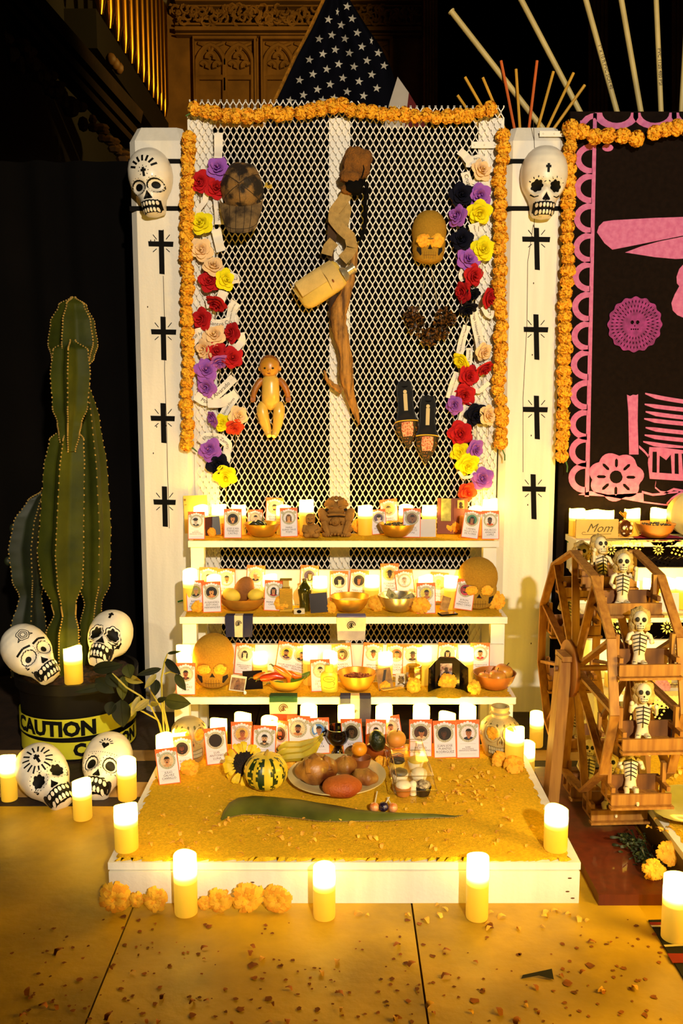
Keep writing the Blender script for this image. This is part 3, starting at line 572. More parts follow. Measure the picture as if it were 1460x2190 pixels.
# bottom shelf
card(396, 1420, S1, 0, f'{CR} 9a5030 {HB} 4a2418 m', 'ANA\nMARTINEZ\nLUNA', 'standing card under two candles at the left end of the bottom shelf')
card(519, 1377, S1, 5, f'{CR} e0cda8 {HB} d8c8a0 w', 'EMMA ELIZABETH\nHERNANDEZ\nMELGAR', 'card of a pale black haired woman, beside the big sand skull, bottom shelf', 'b')
card(606, 1374, S1, 9, f'c8b440 a87850 {HB} 5a3a4a bl', 'MIGUEL ANGEL\nFLORES', 'tilted card of a bearded man on yellow, behind the chilli bowl', 'b')
card(634, 1378, S1, 13, f'9a9850 a87048 {HB} 14101a mr', 'CESAR\nEDUARDO\nMONTANO', 'strongly tilted card of a man in black, behind the chilli bowl', 'b', Y=-.376)
card(686, 1413, S1, -2, f'{CR} e0c090 {HB} d8c098 m', 'CARLOS\nDE LEON\nDIAZ', 'standing card of a moustached man behind the yellow lotion bottle')
card(735, 1377, S1, -5, f'6a5a28 c89a68 {HB} 7a3a28 m', 'RAMON\nRODRIGO\nFLORES', 'card tilting left on the riser behind the nut bowl', 'b')
card(794, 1376, S1, 4, f'{CR} 7a4a2a {HB} e8dcb8 hr', 'AMADOR\nSERRANO', 'card of a hatted person in a pale shirt, right of the nut bowl', 'b')
card(845, 1378, S1, 3, f'7a4a2c b87848 {HB} d0b890 r', 'JOSE RAMON\nACOSTA\nMELLADO', 'card of a smiling man, half behind a candle above the small emblem card', 'b')
card(880, 1379, S1, 2, f'{CR} 5a3a20 {HB} 3a2a1a hr', 'JESUS\nMORAN', 'card half hidden behind the glass cup on the bottom shelf', 'b', Y=-.377)
card(954, 1376, S1, 4, f'{CR} d0b080 {HB} 4a3a2a w', 'NORMA\nALICIA', 'card standing above the black shrine on the bottom shelf', 'b')
card(1027, 1376, S1, 0, f'{WH} c08858 {HB} b02a34 m', 'JOSE FRANCISCO\nSANDOVAL\nLOPEZ', 'card of a boy in red above the apple bowl, right end of the bottom shelf', 'b')
# platform
card(465, 1562, PLT, -6, f'{BK} {BK} {BK} {BK} d', 'LUIS\nANTONIO\nLUNA', 'card with a blank dark portrait, standing left of the sunflower', Y=-.70)
card(517, 1547, PLT, -1, f'c8b050 a8683c 6a4a30 a8683c r', 'FERNANDO\nLOPEZ\nRUIZ', 'card of a man on yellow directly behind the sunflower', Y=-.64)
card(563, 1556, PLT, 2, f'{WH} d0a070 {HB} 6a5e48 b', 'JORGE\nGUZMAN', 'card of a curly haired man in a brown jacket, above the striped gourd', Y=-.69)
card(601, 1549, PLT, -9, f'4a2a20 c06a4a {HB} 1a1414 b', 'OMAR\nRUBEN\nSOSA', 'narrow angled card of a man in black, between the sunflower and the bananas', Y=-.66, yaw=-38)
card(634, 1535, PLT, 3, f'{CR} a06a44 {HB} b88048 bm', 'ENRIQUE\nMONTES', 'card of a moustached man standing behind the bananas, left one', Y=-.62)
card(682, 1539, PLT, -2, f'5a8ac8 c08050 {HB} {WH} xr', 'FELIPE\nZELAYA', 'card with a blue background left of the black goblet', Y=-.62)
card(757, 1545, PLT, -9, f'3a2a14 6a4a2a {HB} 4a3a20 m', 'VICTOR\nHUGO\nRAMOS', 'angled card of a dark portrait right of the black goblet', Y=-.65, yaw=-25)
card(803, 1542, PLT, 1, f'{WH} d09a70 {BK} 2a2a3a b', 'TOMAS\nURIBE', 'card directly behind the avocado', Y=-.61)
card(843, 1537, PLT, -9, f'{CR} c88850 4a3020 c8a060 m', 'DANIEL\nOLIVARES', 'tilted card behind the peach on the platform', Y=-.595)
card(900, 1542, PLT, 0, f'4a2a1c a8683c {HB} d8b888 cr', 'JOSE\nRICARDO\nCHANG CHANG', 'left card of the three matching upright cards on the right of the platform', Y=-.64)
card(953, 1545, PLT, -2, f'{BK} 4a2a1a {BK} 2a1a12 ml', 'JUAN JOSE\nPUENTES\nRODRIGUEZ', 'middle card of the three upright cards on the right, very dark portrait', Y=-.65)
card(1002, 1543, PLT, -1, f'e4d4d8 b06a3c {HB} 1c1a30 r', 'ELMER\nMALDONADO\nHERNANDEZ RAMIREZ', 'right card of the three upright cards, smiling man in navy beside the skull pot', Y=-.65)
card(392, 1580, PLT, -5, f'2a1614 5a2a1c {HB} 1a1010 b', 'ELIAS\nMEJIA', 'card with a very dark portrait behind the front left platform card', Y=-.74)
card(362, 1606, PLT, -7, f'd8b890 c88a58 {HB} c89868 m', 'JULIO\nGALVEZ\nCARRILLO', 'nearest card, standing tilted at the left edge of the platform', Y=-.83)
# ================================================================ foam roses and name ribbons on the gate
def rose_mesh(seed):
    rn = random.Random(seed); m = MB()
    def pt(a0, da, r0, r1, z0, z1, out, lift):     # one cupped petal, facing +Z
        def P(u, v):
            a = a0 + da * (u - .5); e = 1 - abs(2 * u - 1) ** 1.4; r = r0 + (r1 - r0) * v + out * max(0, v - .5) * 2.4 * e - .12 * (1 - e) * v
            z = z0 + (z1 - z0) * v * (.72 + .28 * e) - lift * max(0, v - .65) * 2.6
            return (r * cos(a), r * sin(a), z)
        m.grid(P, 6, 5)
    a = rn.uniform(0, 6)
    for n, da, r0, r1, z0, z1, out, lf in ((5, 1.62, .34, .98, -.4, .02, .24, .22), (4, 1.95, .26, .72, -.35, .26, .18, .16), (4, 1.9, .2, .52, -.3, .42, .1, .1), (3, 2.3, .13, .33, -.25, .5, .06, .06), (2, 2.9, .06, .17, -.1, .54, .02, .02)):
        for i in range(n): pt(a + 2 * pi * i / n + rn.uniform(-.1, .1), da, r0, r1 * rn.uniform(.95, 1.05), z0, z1, out, lf)
        a += .7
    m.tube([(.09 * cos(t * .9) * (1 - t / 11), .09 * sin(t * .9) * (1 - t / 11), .42 + .012 * t) for t in range(11)], [.06] * 8 + [.05, .04, .02], 5)
    m.ell((0, 0, -.3), (.5, .5, .25), 8, 5); return m
RB = [rose_mesh(s) for s in (3, 8, 13)]
RC = dict(red=('b8121a', .6), purple=('a25cc0', .6), yellow=('f2e30c', .6), peach=('f3cd98', .6), navy=('0a0a1c', .7), orange=('d8421a', .6))
RM = {c: [b.mesh('bloom', M(h, .85, var=.08, vs=25, name=c + '_foam', sp=.15 if c == 'navy' else .3), 70) for b in RB] for c, (h, r) in RC.items()}
m = MB()
for i in range(5):
    a = 2 * pi * i / 5; d = Vector((cos(a), sin(a), 0)); sd = Vector((-sin(a), cos(a), 0)); m.add([d * .1 - sd * .2, d * .1 + sd * .2, d * .6 + sd * .12 + Vector((0, 0, .15)), d * 1.0 + Vector((0, 0, .05)), d * .6 - sd * .12 + Vector((0, 0, .15))], [(0, 1, 2, 3, 4)])
m.ell((0, 0, -.02), (.25, .25, .15), 8, 5)
SEP = m.mesh('sepal', M('5c7a2a', .7, var=.15, name='foam_leaf_green')); WIRE = M('7a6a44', .6, var=0, name='stem_wire')
def rose(px, py, r, c, lab, tilt=(0, 0), back=False, Y=-.028):
    R = r * S(py, Y); q = U(px, py, Y - R * .2); t = thing('foam_rose', lab, 'rose', q, 'foam roses on the gate')
    e = (pi / 2 + tilt[1], tilt[0], random.uniform(0, 6)); me = RM[c][random.randrange(3)]
    mt = Euler((pi / 2 + tilt[1], 0, tilt[0])).to_matrix() @ Matrix.Rotation(random.uniform(0, 6), 3, 'Z'); o = ob('bloom', me, t, None, mt.to_euler(), R * 1.17)
    if back:
        nz = mt @ Vector((0, 0, -1)); ob('sepal', SEP, t, nz * R * .42 + Vector((0, -R * .25, 0)), (mt @ Matrix.Rotation(pi, 3, 'X')).to_euler(), R * .8)
    m = MB(); x = random.uniform(-.012, .012); m.tube([(0, R * .45, -R * .2), (x * .5, R * .5, -R * 1.4), (x, R * .55, -R * (2.4 + random.random()))], .0011, 5); m.build('stem_wire', WIRE, t); return t
O = {}
def rl(side, lst):
    for px, py, r, c, *tl in lst:
        k = (side, c); O[k] = O.get(k, 0) + 1
    cnt = {}; wd = ['topmost', 'second', 'third', 'fourth', 'fifth', 'sixth', 'seventh', 'eighth', 'ninth']
    for px, py, r, c, *tl in sorted(lst, key=lambda a: a[1]):
        i = cnt.get(c, 0); cnt[c] = i + 1; w = 'only' if O[(side, c)] == 1 else wd[i]
        if w not in ('only', 'topmost'): w += ' from the top'
        cc = {'orange': 'orange red', 'navy': 'dark navy'}.get(c, c)
        rose(px, py, r, c, f'{cc} foam rose on the {side} rose strip, {w} {cc if w != "only" else "one"} there'.replace('from the top ' + cc + ' there', cc + ' from the top'), tl[0] if tl else (random.uniform(-.2, .2), random.uniform(-.25, .05)), len(tl) > 1)
rl('left', [(465, 358, 19, 'purple'), (427, 387, 18, 'red'), (462, 400, 18, 'red', (.3, 0)), (429, 475, 19.5, 'yellow'), (430, 533, 18.5, 'peach'), (457, 567, 18, 'peach', (.3, -.5)), (448, 599, 18.5, 'red'), (484, 597, 17.5, 'yellow', (.5, 0)), (461, 653, 18, 'red', (-.5, .9), 1), (429, 682, 18, 'red', (-.4, 0)), (458, 714, 19, 'peach'), (493, 711, 17, 'red', (-.6, 0)), (434, 747, 16, 'peach', (-.4, .1)), (463, 750, 16, 'red', (.4, .1)), (497, 764, 17.5, 'red', (.2, 0)), (441, 790, 19.6, 'purple'), (470, 777, 16, 'purple', (.4, .9)), (440, 829, 17, 'purple', (-.3, .2)), (452, 897, 13.5, 'purple', (-.9, .3)), (475, 904, 14, 'yellow'), (511, 890, 16.5, 'peach', (.5, 0)), (502, 916, 15, 'orange', (.2, .6)), (447, 960, 19, 'purple'), (465, 994, 19, 'navy'), (482, 1021, 19, 'yellow', (.1, .4))])
rl('right', [(1031, 362, 17.5, 'peach', (.3, -.2)), (987, 415, 19, 'navy'), (1025, 418, 19, 'purple', (-.2, .2)), (976, 461, 17.5, 'purple', (-.7, 0)), (1025, 456, 20, 'yellow', (-.1, .5)), (987, 510, 18, 'navy'), (1033, 532, 19.5, 'yellow'), (1002, 553, 19.5, 'purple'), (1014, 590, 18, 'red', (.5, .2)), (987, 625, 17, 'red', (-.9, .2), 1), (1010, 632, 14, 'navy', (.4, .9), 1), (1048, 638, 17, 'red', (.9, .2)), (1001, 664, 16, 'navy', (.2, 1.), 1), (1036, 753, 15, 'peach', (.5, .3)), (984, 775, 15, 'yellow', (-.8, .6), 1), (1004, 804, 18, 'red', (.4, .1)), (1037, 791, 16, 'red', (.7, .9), 1), (992, 846, 18, 'red', (-.2, .3)), (971, 867, 15, 'purple', (-.5, .1)), (1019, 888, 19, 'navy', (.2, .3)), (1046, 888, 16.5, 'peach', (.5, 0)), (984, 928, 20, 'red', (-.2, .1)), (983, 968, 16, 'yellow', (-.4, 0)), (1018, 962, 16, 'purple', (.5, .2)), (1000, 996, 19, 'yellow', (.1, .4)), (1031, 1023, 18, 'purple'), (1000, 1053, 15.5, 'orange', (.2, .2))])
RIB = M('efe7da', .75, var=.04, vs=20, name='ribbon_cloth'); RINK = M('4a3a2e', .8, var=0, name='ribbon_ink')
def ribbon(pts, w, lab, text=None, Y=-.018, wav=.006, rev=False):
    P = []; k = 6
    for i in range(len(pts) - 1):
        for j in range(k): f = j / k; P.append((pts[i][0] * (1 - f) + pts[i + 1][0] * f, pts[i][1] * (1 - f) + pts[i + 1][1] * f))
    P.append(pts[-1]); n = len(P)
    sm = [P[0]] + [((P[i - 1][0] + 2 * P[i][0] + P[i + 1][0]) / 4, (P[i - 1][1] + 2 * P[i][1] + P[i + 1][1]) / 4) for i in range(1, n - 1)] + [P[-1]]
    q = [U(x, y, Y - abs(wav * sin(i * 3.1 / max(6, n / 2) + 1))) for i, (x, y) in enumerate(sm)]; W = w * S(pts[0][1], Y); t0 = q[0]
    t = thing('name_ribbon', lab, 'ribbon', t0, 'white name ribbons on the gate'); nr = []
    for i in range(n):
        d = (q[min(i + 1, n - 1)] - q[max(i - 1, 0)]); d.y = 0; d.normalize(); nr.append(Vector((-d.z, .25 * sin(i * .5), d.x)))
    m = MB(); vs = []
    for i in range(n):
        for sgn in (-.5, .5): vs.append(q[i] - t0 + nr[i] * W * sgn)
        for sgn in (-.5, .5): vs.append(q[i] - t0 + nr[i] * W * sgn + Vector((0, .0006, 0)))
    fs = []
    for i in range(n - 1): a, b = i * 4, i * 4 + 4; fs += [(a, a + 1, b + 1, b), (a + 2, b + 2, b + 3, a + 3)]
    m.add(vs, fs); m.build('ribbon_strip', RIB, t)
    if text:
        L = [0]
        for i in range(1, n): L.append(L[-1] + (q[i] - q[i - 1]).length)
        def fn(x, y):
            s = min(max((x + L[-1] / 2), 0), L[-1] - 1e-5) if not rev else min(max(L[-1] / 2 - x, 0), L[-1] - 1e-5); i = max(j for j in range(n) if L[j] <= s); i = min(i, n - 2); f = (s - L[i]) / (L[i + 1] - L[i]); z = q[i].lerp(q[i + 1], f) - t0
            v = nr[i].lerp(nr[i + 1], f) * (y if not rev else -y); return z + v + Vector((0, -.0012, 0))
        textobj(text, min(W * .62, L[-1] * 1.75 / len(text)), RINK, t, (0, 0, 0), 'name_lettering', fn)
    return t
for a in [([(467, 284), (467, 318), (466, 338)], 18, 'plain white ribbon above the topmost left purple rose', None), ([(469, 480), (468, 450), (465, 418)], 20, 'white ribbon with a printed name, left of the cap', 'Victor Fuentes'), ([(444, 400), (438, 430), (424, 448), (424, 462)], 12, 'narrow curled ribbon between the topmost left red and yellow roses', None), ([(462, 490), (466, 510), (472, 538)], 20, 'short crumpled ribbon right of the first left peach rose', None), ([(490, 590), (503, 594), (504, 606)], 18, 'folded ribbon end poking out behind the second left yellow rose', 'a 2'), ([(478, 622), (470, 645), (440, 650)], 20, 'ribbon looped under the left red and yellow rose pair', None), ([(490, 690), (497, 660), (505, 646)], 20, 'ribbon with a printed name, right of the side-on left red rose', 'Leandro Fernandez'), ([(440, 690), (470, 694), (492, 688), (510, 684)], 20, 'ribbon curving between left red roses under the side-on one', 'Santos Cruz'), ([(406, 732), (420, 716), (440, 712)], 26, 'crumpled ribbon lying across the left marigold garland', 'Ivan H.'), ([(514, 712), (518, 730), (505, 745), (488, 738)], 16, 'ribbon loop at the right of the left red rose trio', None), ([(418, 846), (440, 860), (470, 838), (500, 808)], 20, 'long ribbon crossing below the third left purple rose', 'Maria Alvarado'), ([(444, 862), (474, 862), (506, 842)], 20, 'blank ribbon lying across below the crossing ribbon on the left', None), ([(474, 892), (488, 868), (504, 846)], 18, 'ribbon above the small left yellow rose', 'Samuel Flores'), ([(428, 948), (440, 934), (470, 936), (488, 950), (484, 972)], 18, 'ribbon arching over the lowest left purple rose', 'Elizabeth Zamora'), ([(477, 1003), (486, 985), (486, 960)], 14, 'ribbon end beside the left navy rose', None)]: ribbon(*a)
for a in [([(982, 322), (994, 332), (1004, 345), (1004, 358)], 17, 'tan ribbon tail at the top of the right roses', None), ([(1006, 344), (1022, 337), (1036, 345), (1046, 370)], 15, 'ribbon arching over the topmost right peach rose', 'Fanny Valenzuela'), ([(994, 368), (999, 385), (1004, 400)], 20, 'short ribbon above the topmost right navy rose', 'Cruz'), ([(1012, 384), (1030, 394), (1050, 392)], 18, 'folded ribbon between the right peach and purple roses', None), ([(1012, 478), (1018, 500), (1026, 514)], 24, 'ribbon between the two right yellow roses', 'Maura Garcia'), ([(992, 575), (986, 590), (992, 600)], 14, 'ribbon tail under the third right purple rose', None), ([(1010, 650), (1016, 690), (1024, 725), (1027, 750)], 18, 'long ribbon with a printed name hanging at the middle of the right strip', 'Arriaga Velasquez Fabian'), ([(982, 760), (988, 728), (998, 696)], 16, 'long slanting ribbon above the side-on right yellow rose', 'Maria Eleonora Nol Tanta'), ([(1000, 792), (1003, 765), (1004, 744)], 14, 'narrow upright ribbon beside the side-on right yellow rose', 'Maria Vasquez'), ([(1032, 656), (1040, 672), (1050, 678), (1052, 664)], 10, 'small ribbon loop under the right edge red rose', None), ([(962, 852), (970, 822), (980, 797)], 19, 'long slanting ribbon left of the fourth right red rose', 'Alejandro Cervantes I'), ([(1004, 830), (1024, 838), (1046, 818)], 10, 'thin ribbon bow right of the right red roses', None), ([(1004, 856), (1018, 862), (1032, 868)], 12, 'short ribbon above the lowest right navy rose', 'Luis Santos'), ([(986, 908), (992, 886), (1000, 868)], 19, 'ribbon between the right purple and red roses near the bottom', 'Eduardo Morales'), ([(1018, 984), (1030, 982), (1038, 974)], 14, 'ribbon below the third right purple rose near the bottom', 'Luis Ruiz'), ([(980, 1008), (990, 1022), (1006, 1020), (1016, 1008)], 7, 'yellow tinted thin ribbon loop under the right yellow roses', None)]: ribbon(*a)
# ================================================================ skulls
def interp(tab, v):
    for i in range(len(tab) - 1):
        (a, x), (b, y) = tab[i], tab[i + 1]
        if a >= v >= b: f = (a - v) / (a - b) if a != b else 0; f = f * f * (3 - 2 * f) if False else f; return x + (y - x) * f
    return tab[-1][1]
SW = [(.5, 0), (.485, .1), (.45, .17), (.39, .235), (.3, .29), (.2, .318), (.08, .325), (-.03, .308), (-.1, .285), (-.18, .235), (-.26, .19), (-.34, .172), (-.44, .155), (-.48, .12), (-.5, .0)]
SF = [(.5, 0), (.485, .11), (.45, .19), (.39, .26), (.3, .32), (.2, .35), (.08, .36), (-.03, .35), (-.1, .335), (-.18, .325), (-.26, .325), (-.34, .34), (-.44, .32), (-.48, .27), (-.5, 0)]
SBk = [(.5, 0), (.485, .11), (.45, .19), (.39, .27), (.3, .34), (.2, .38), (.08, .38), (-.03, .34), (-.1, .27), (-.18, .19), (-.26, .1), (-.34, .02), (-.44, -.04), (-.48, -.04), (-.5, 0)]
def skull_mb(mask=False, wide=False):
    m = MB(); K = 44; N = 48
    def P(t, a):
        v = .5 * cos(pi * t) if False else .5 - t; w = interp(SW, v); w = w if not wide else w + (0 if v > -.05 else .11 * min(1, (-.05 - v) * 5) * (1 if v > -.4 else max(0, (v + .5) * 10)))
        x = w * sin(a); cy = -cos(a); y = cy * (interp(SF, v) if cy < 0 else max(.0, interp(SBk, v) if not wide else interp(SBk, v) + .1))
        if cy < 0: y = -interp(SF, v) * abs(cy) ** .8
        if wide and cy < 0: y *= .86
        if cy < 0:
            for sx in (-1, 1):
                d = sqrt((x - sx * .125) ** 2 + ((v + .1) * 1.1) ** 2)
                if d < .11: y += .075 * (1 - (d / .11) ** 2) ** .7
                d = sqrt(((x - sx * .22) * 1.2) ** 2 + (v + .19) ** 2)
                if d < .08: y -= .012 * (1 - (d / .08) ** 2)
            d = sqrt((x * 1.6) ** 2 + (v + .235) ** 2)
            if d < .06: y += .03 * (1 - (d / .06) ** 2)
            if -.41 < v < -.375 and abs(x) < .14: y += .012
        if mask: y = min(y, .06)
        return (x, y, v)
    vs = [(0, 0, .5)] + [P(i / K, 2 * pi * j / N) for i in range(1, K) for j in range(N)] + [(0, 0, -.5)]; e = len(vs) - 1
    fs = [(0, 1 + j, 1 + (j + 1) % N) for j in range(N)] + [(1 + i * N + j, 1 + (i + 1) * N + j, 1 + (i + 1) * N + (j + 1) % N, 1 + i * N + (j + 1) % N) for i in range(K - 2) for j in range(N)] + [(e, 1 + (K - 2) * N + (j + 1) % N, 1 + (K - 2) * N + j) for j in range(N)]
    m.add(vs, fs); return m
CLAYW = M('ece3d2', .42, var=.07, vs=5, bump=.05, bs=20, name='white_painted_clay', coat=.2)
SKM = {}
for k, (mk, wd) in dict(full=(0, 0), mask=(1, 0), wide=(0, 1), widemask=(1, 1)).items():
    b = skull_mb(mk, wd); SKM[k] = (b.mesh('skull_body', CLAYW if not wd else M('b98a2c', .95, var=.1, vs=40, bump=.5, bs=220, name='gold_sand_coat', sp=.1), 80), BVHTree.FromPolygons([Vector(v) for v in b.v], b.f))
def circ(x, z, r, n=16, rz=None, fn=None): return [(x + r * (fn(a) if fn else 1) * cos(a), z + (rz or r) * (fn(a) if fn else 1) * sin(a)) for a in [2 * pi * i / n for i in range(n)]]
def stroke(pts, w):
    out = []; w *= 1.55
    for i in range(len(pts) - 1):
        (a, b), (c, d) = pts[i], pts[i + 1]; L = sqrt((c - a) ** 2 + (d - b) ** 2) or 1; nx, nz = -(d - b) / L * w / 2, (c - a) / L * w / 2
        out.append([(a + nx, b + nz), (c + nx, d + nz), (c - nx, d - nz), (a - nx, b - nz)])
    return out
def ring(x, z, r, w, n=20, fn=None, rz=None):
    p = circ(x, z, r, n, rz, fn); return stroke(p + [p[0]], w)
def decal(par, kind, polys, mat, name, off=.004):
    bv = SKM[kind][1]; m = MB()
    for p in polys:
        dn = []
        for i in range(len(p)):
            (a, b), (c, d) = p[i], p[(i + 1) % len(p)]; k = max(1, int(sqrt((c - a) ** 2 + (d - b) ** 2) / .022 + .5)); dn += [(a + (c - a) * j / k, b + (d - b) * j / k) for j in range(k)]
        p = dn; big = max(x for x, _ in p) - min(x for x, _ in p) > .07
        cx, cz = sum(a for a, _ in p) / len(p), sum(b for _, b in p) / len(p); n = len(p); rings = ([1, .85, .7, .55, .4, .25, .1] if big else [1, .5]) if n > 5 else [1]; vs = []; ok = True
        for s in rings:
            for a, b in p:
                X, Z = cx + (a - cx) * s, cz + (b - cz) * s; h = (None,)
                for f in (1, .95, .9, .85, .78, .7):
                    h = bv.ray_cast(Vector((X * f, -2, Z if f > .9 else Z * .98)), Vector((0, 1, 0)))
                    if h[0] is not None and h[1].y < -.12: break
                if h[0] is None: ok = False; break
                vs.append(h[0] + h[1].normalized() * off * (1 if h[1].y < 0 else -1))
            if not ok: break
        if not ok: continue
        if len(rings) == 1: m.add(vs, [tuple(range(n))]); continue
        h = bv.ray_cast(Vector((cx, -2, cz)), Vector((0, 1, 0))); vs.append(h[0] + Vector((0, -off, 0)) if h[0] is not None else sum(vs[-n:], Vector()) / n)
        m.add(vs, [(r * n + i, r * n + (i + 1) % n, (r + 1) * n + (i + 1) % n, (r + 1) * n + i) for r in range(len(rings) - 1) for i in range(n)] + [((len(rings) - 1) * n + i, (len(rings) - 1) * n + (i + 1) % n, len(rings) * n) for i in range(n)])
    return m.build(name, mat, par)
def flw(n, d): return lambda a: 1 + d * abs(cos(n * a / 2))
def cross(x, z, h): return stroke([(x, z + h * .45), (x, z - h * .55)], h * .18) + stroke([(x - h * .3, z + h * .12), (x + h * .3, z + h * .12)], h * .18)
def rays(x, z, r0, r1, a0, a1, n, w): return sum([stroke([(x + r0 * cos(a), z + r0 * sin(a)), (x + r1 * cos(a), z + r1 * sin(a))], w) for a in [a0 + (a1 - a0) * i / (n - 1) for i in range(n)]], [])
def teeth(zt, n=6, w=.26, hh=.055, open_=0):
    blk = [[(-w / 2 - .02, zt + hh + .012), (0, zt + hh + .02), (w / 2 + .02, zt + hh + .012), (w / 2 + .02, zt - hh - open_ - .01), (0, zt - hh - open_ - .018), (-w / 2 - .02, zt - hh - open_ - .01)]]; wt = []
    for i in range(n):
        x = -w / 2 + w * (i + .5) / n; wt.append(circ(x, zt + hh / 2 + .006, w / n * .4, 8, hh * .42)); wt.append(circ(x * .95, zt - hh / 2 - .006 - open_, w / n * .38, 8, hh * .38))
    return blk, wt
BKP = M('070605', .6, var=0, name='black_brush_paint', sp=.2); TOOTH = M('ece3d2', .4, var=.03, name='tooth_white'); HOLE = M('140c07', .9, var=0, name='socket_dark')
def skull(kind, lab, loc, rot, size, design, name='painted_skull', group='painted clay skulls'):
    t = thing(name, lab, 'skull', loc, group, rot, size); ob('skull_body', SKM[kind][0], t); b = []; e = -.1
    for sx in (-1, 1):
        x = sx * .125
        if design == 'A': decal(t, kind, [circ(x, e, .062, 18, .05)], BKP, 'eye_socket'); b += ring(x, e - .01, .106, .012, 40, flw(16, .09), .09); b += [circ(x + .12 * cos(a), e + .11 * sin(a), .006, 6) for a in [.5 + .4 * i for i in range(6)]]
        elif design in 'BDE':
            decal(t, kind, [circ(x, e + .005, .066 if design != 'D' else .072, 32, None, flw(7, .28))], BKP, 'eye_socket')
            if design == 'D': b += ring(x, e + .005, .098, .009, 40, flw(7, .2))
            if design == 'B': b += rays(x, e, .1, .125, .5, 2.6, 5, .008)
            if design == 'E': b += [circ(x + .115 * cos(a), e + .11 * sin(a), .006, 6) for a in [.4 * i for i in range(16)]]
        elif design == 'C': decal(t, kind, [circ(x - .01, e, .042, 14)], BKP, 'eye_socket'); b += ring(x, e + .01, .095, .008, 40, flw(14, .12), .085); b += stroke([(x - .11, e + .12), (x, e + .15), (x + .1, e + .125)], .02)
        else: decal(t, kind, [circ(x, e, .062, 20)], BKP, 'eye_socket'); b += ring(x, e, .085, .008, 40, flw(14, .08)); b += [circ(x + .12 * cos(a), e + .115 * sin(a), .0065, 6) for a in [.42 * i for i in range(15)]]
        b += stroke([(sx * .2, -.2), (sx * .15, -.24), (sx * .1, -.235)], .008) if design in 'BD' else []
        b += rays(sx * .24, -.17, .02, .06, -.6, .6, 3, .008) if design in 'CE' else []
    b2 = [[(0, -.18), (.05, -.272), (.038, -.292), (-.038, -.292), (-.05, -.272)]]; b += [[(0, -.185), (.052, -.282), (.04, -.296), (-.04, -.296), (-.052, -.282)]] if design == 'B' else stroke([(0, -.175), (.06, -.285), (-.06, -.285), (0, -.175)], .009) if design in 'AD' else []
    decal(t, kind, b2, BKP, 'nose_cavity')
    blk, wt = teeth(-.392, 6, .262 if kind == 'mask' else .28, .064, .012 if kind == 'mask' else .02); decal(t, kind, blk, BKP, 'mouth_line', .005); decal(t, kind, wt, TOOTH, 'teeth', .010)
    if design in 'AE': b += cross(0, .09 if design == 'A' else .16, .13)
    if design == 'A': b += rays(0, .12, .12, .21, .35, 2.79, 7, .02); b += rays(0, .1, .06, .08, 0, 6.28, 9, .006)
    if design == 'B': b += cross(0, .13, .12); b += rays(-.02, -.3, .0, .02, 0, 1, 2, .005)
    if design == 'D': b += cross(0, .22, .13); b += [circ(.17, -.25, .014, 8, .024)]; b += stroke([(.25, -.12), (.21, -.25), (.16, -.31)], .008); b += cross(0, -.475, .05)
    if design == 'E': b += rays(0, .15, .1, .19, .2, 6.0, 15, .014)
    if design == 'F': b += [[(0, .09), (.05, .15), (.045, .18), (.02, .185), (0, .165), (-.02, .185), (-.045, .18), (-.05, .15)]]; b += rays(0, .16, .06, .1, .3, 2.84, 7, .009); b += stroke([(.01, -.305), (.06, -.315), (.11, -.29)], .012) + stroke([(-.01, -.305), (-.06, -.315), (-.11, -.29)], .012); b += [circ(.03 * i, .04, .006, 6) for i in range(-6, 7)]
    if design == 'C':
        for r in (.03, .05, .075): b += ring(0, .22, r, .007, 14, flw(5, .25))
        b += [circ(0, -.13 + .03 * i, .006, 6) for i in range(5)] + [circ(-.19, -.27, .014, 8, .024)]
        b += stroke([(.08, .2), (.12, .16), (.07, .17)], .008) + stroke([(-.08, .2), (-.12, .16), (-.07, .17)], .008)
    b += sum([stroke([(-.13 + .05 * i, -.315), (-.13 + .05 * i, -.305)], .008) for i in range(6)], [])
    for sx in (-1, 1): b += stroke([(sx * .12, -.47), (sx * .09, -.485)], .008)
    stuff(decal(t, kind, b, BKP, 'painted_line', .003))
    if kind == 'full':
        for sx in (-1, 1):     # dark patch painting the shade of the open jaw
            m = MB(); bv = SKM[kind][1]; vs = []; n = 12
            for i in range(n):
                a = 2 * pi * i / n; y, z = -.15 + .09 * cos(a), -.36 + .082 * sin(a) - .02 * cos(a); h = bv.ray_cast(Vector((sx * 2, y, z)), Vector((-sx, 0, 0)))
                if h[0]: vs.append(h[0] + Vector((sx * .006, 0, 0)))
            if len(vs) > 3: m.add(vs, [tuple(range(len(vs)))]); m.build('jaw_gap_shade', HOLE, t)
    return t
def at_skull(px, py, Y): return U(px, py, Y)
skull('mask', 'white painted skull mask with a rayed cross on its forehead, on the left gate post', U(325, 392, -.016), (0, radians(-7), radians(-6)), .225, 'A', 'skull_mask', 'skull masks on the gate posts')
skull('mask', 'white painted skull mask with black flower eyes, on the right gate post', U(1161, 392, -.016), (0, radians(2), radians(-2)), .238, 'B', 'skull_mask', 'skull masks on the gate posts')
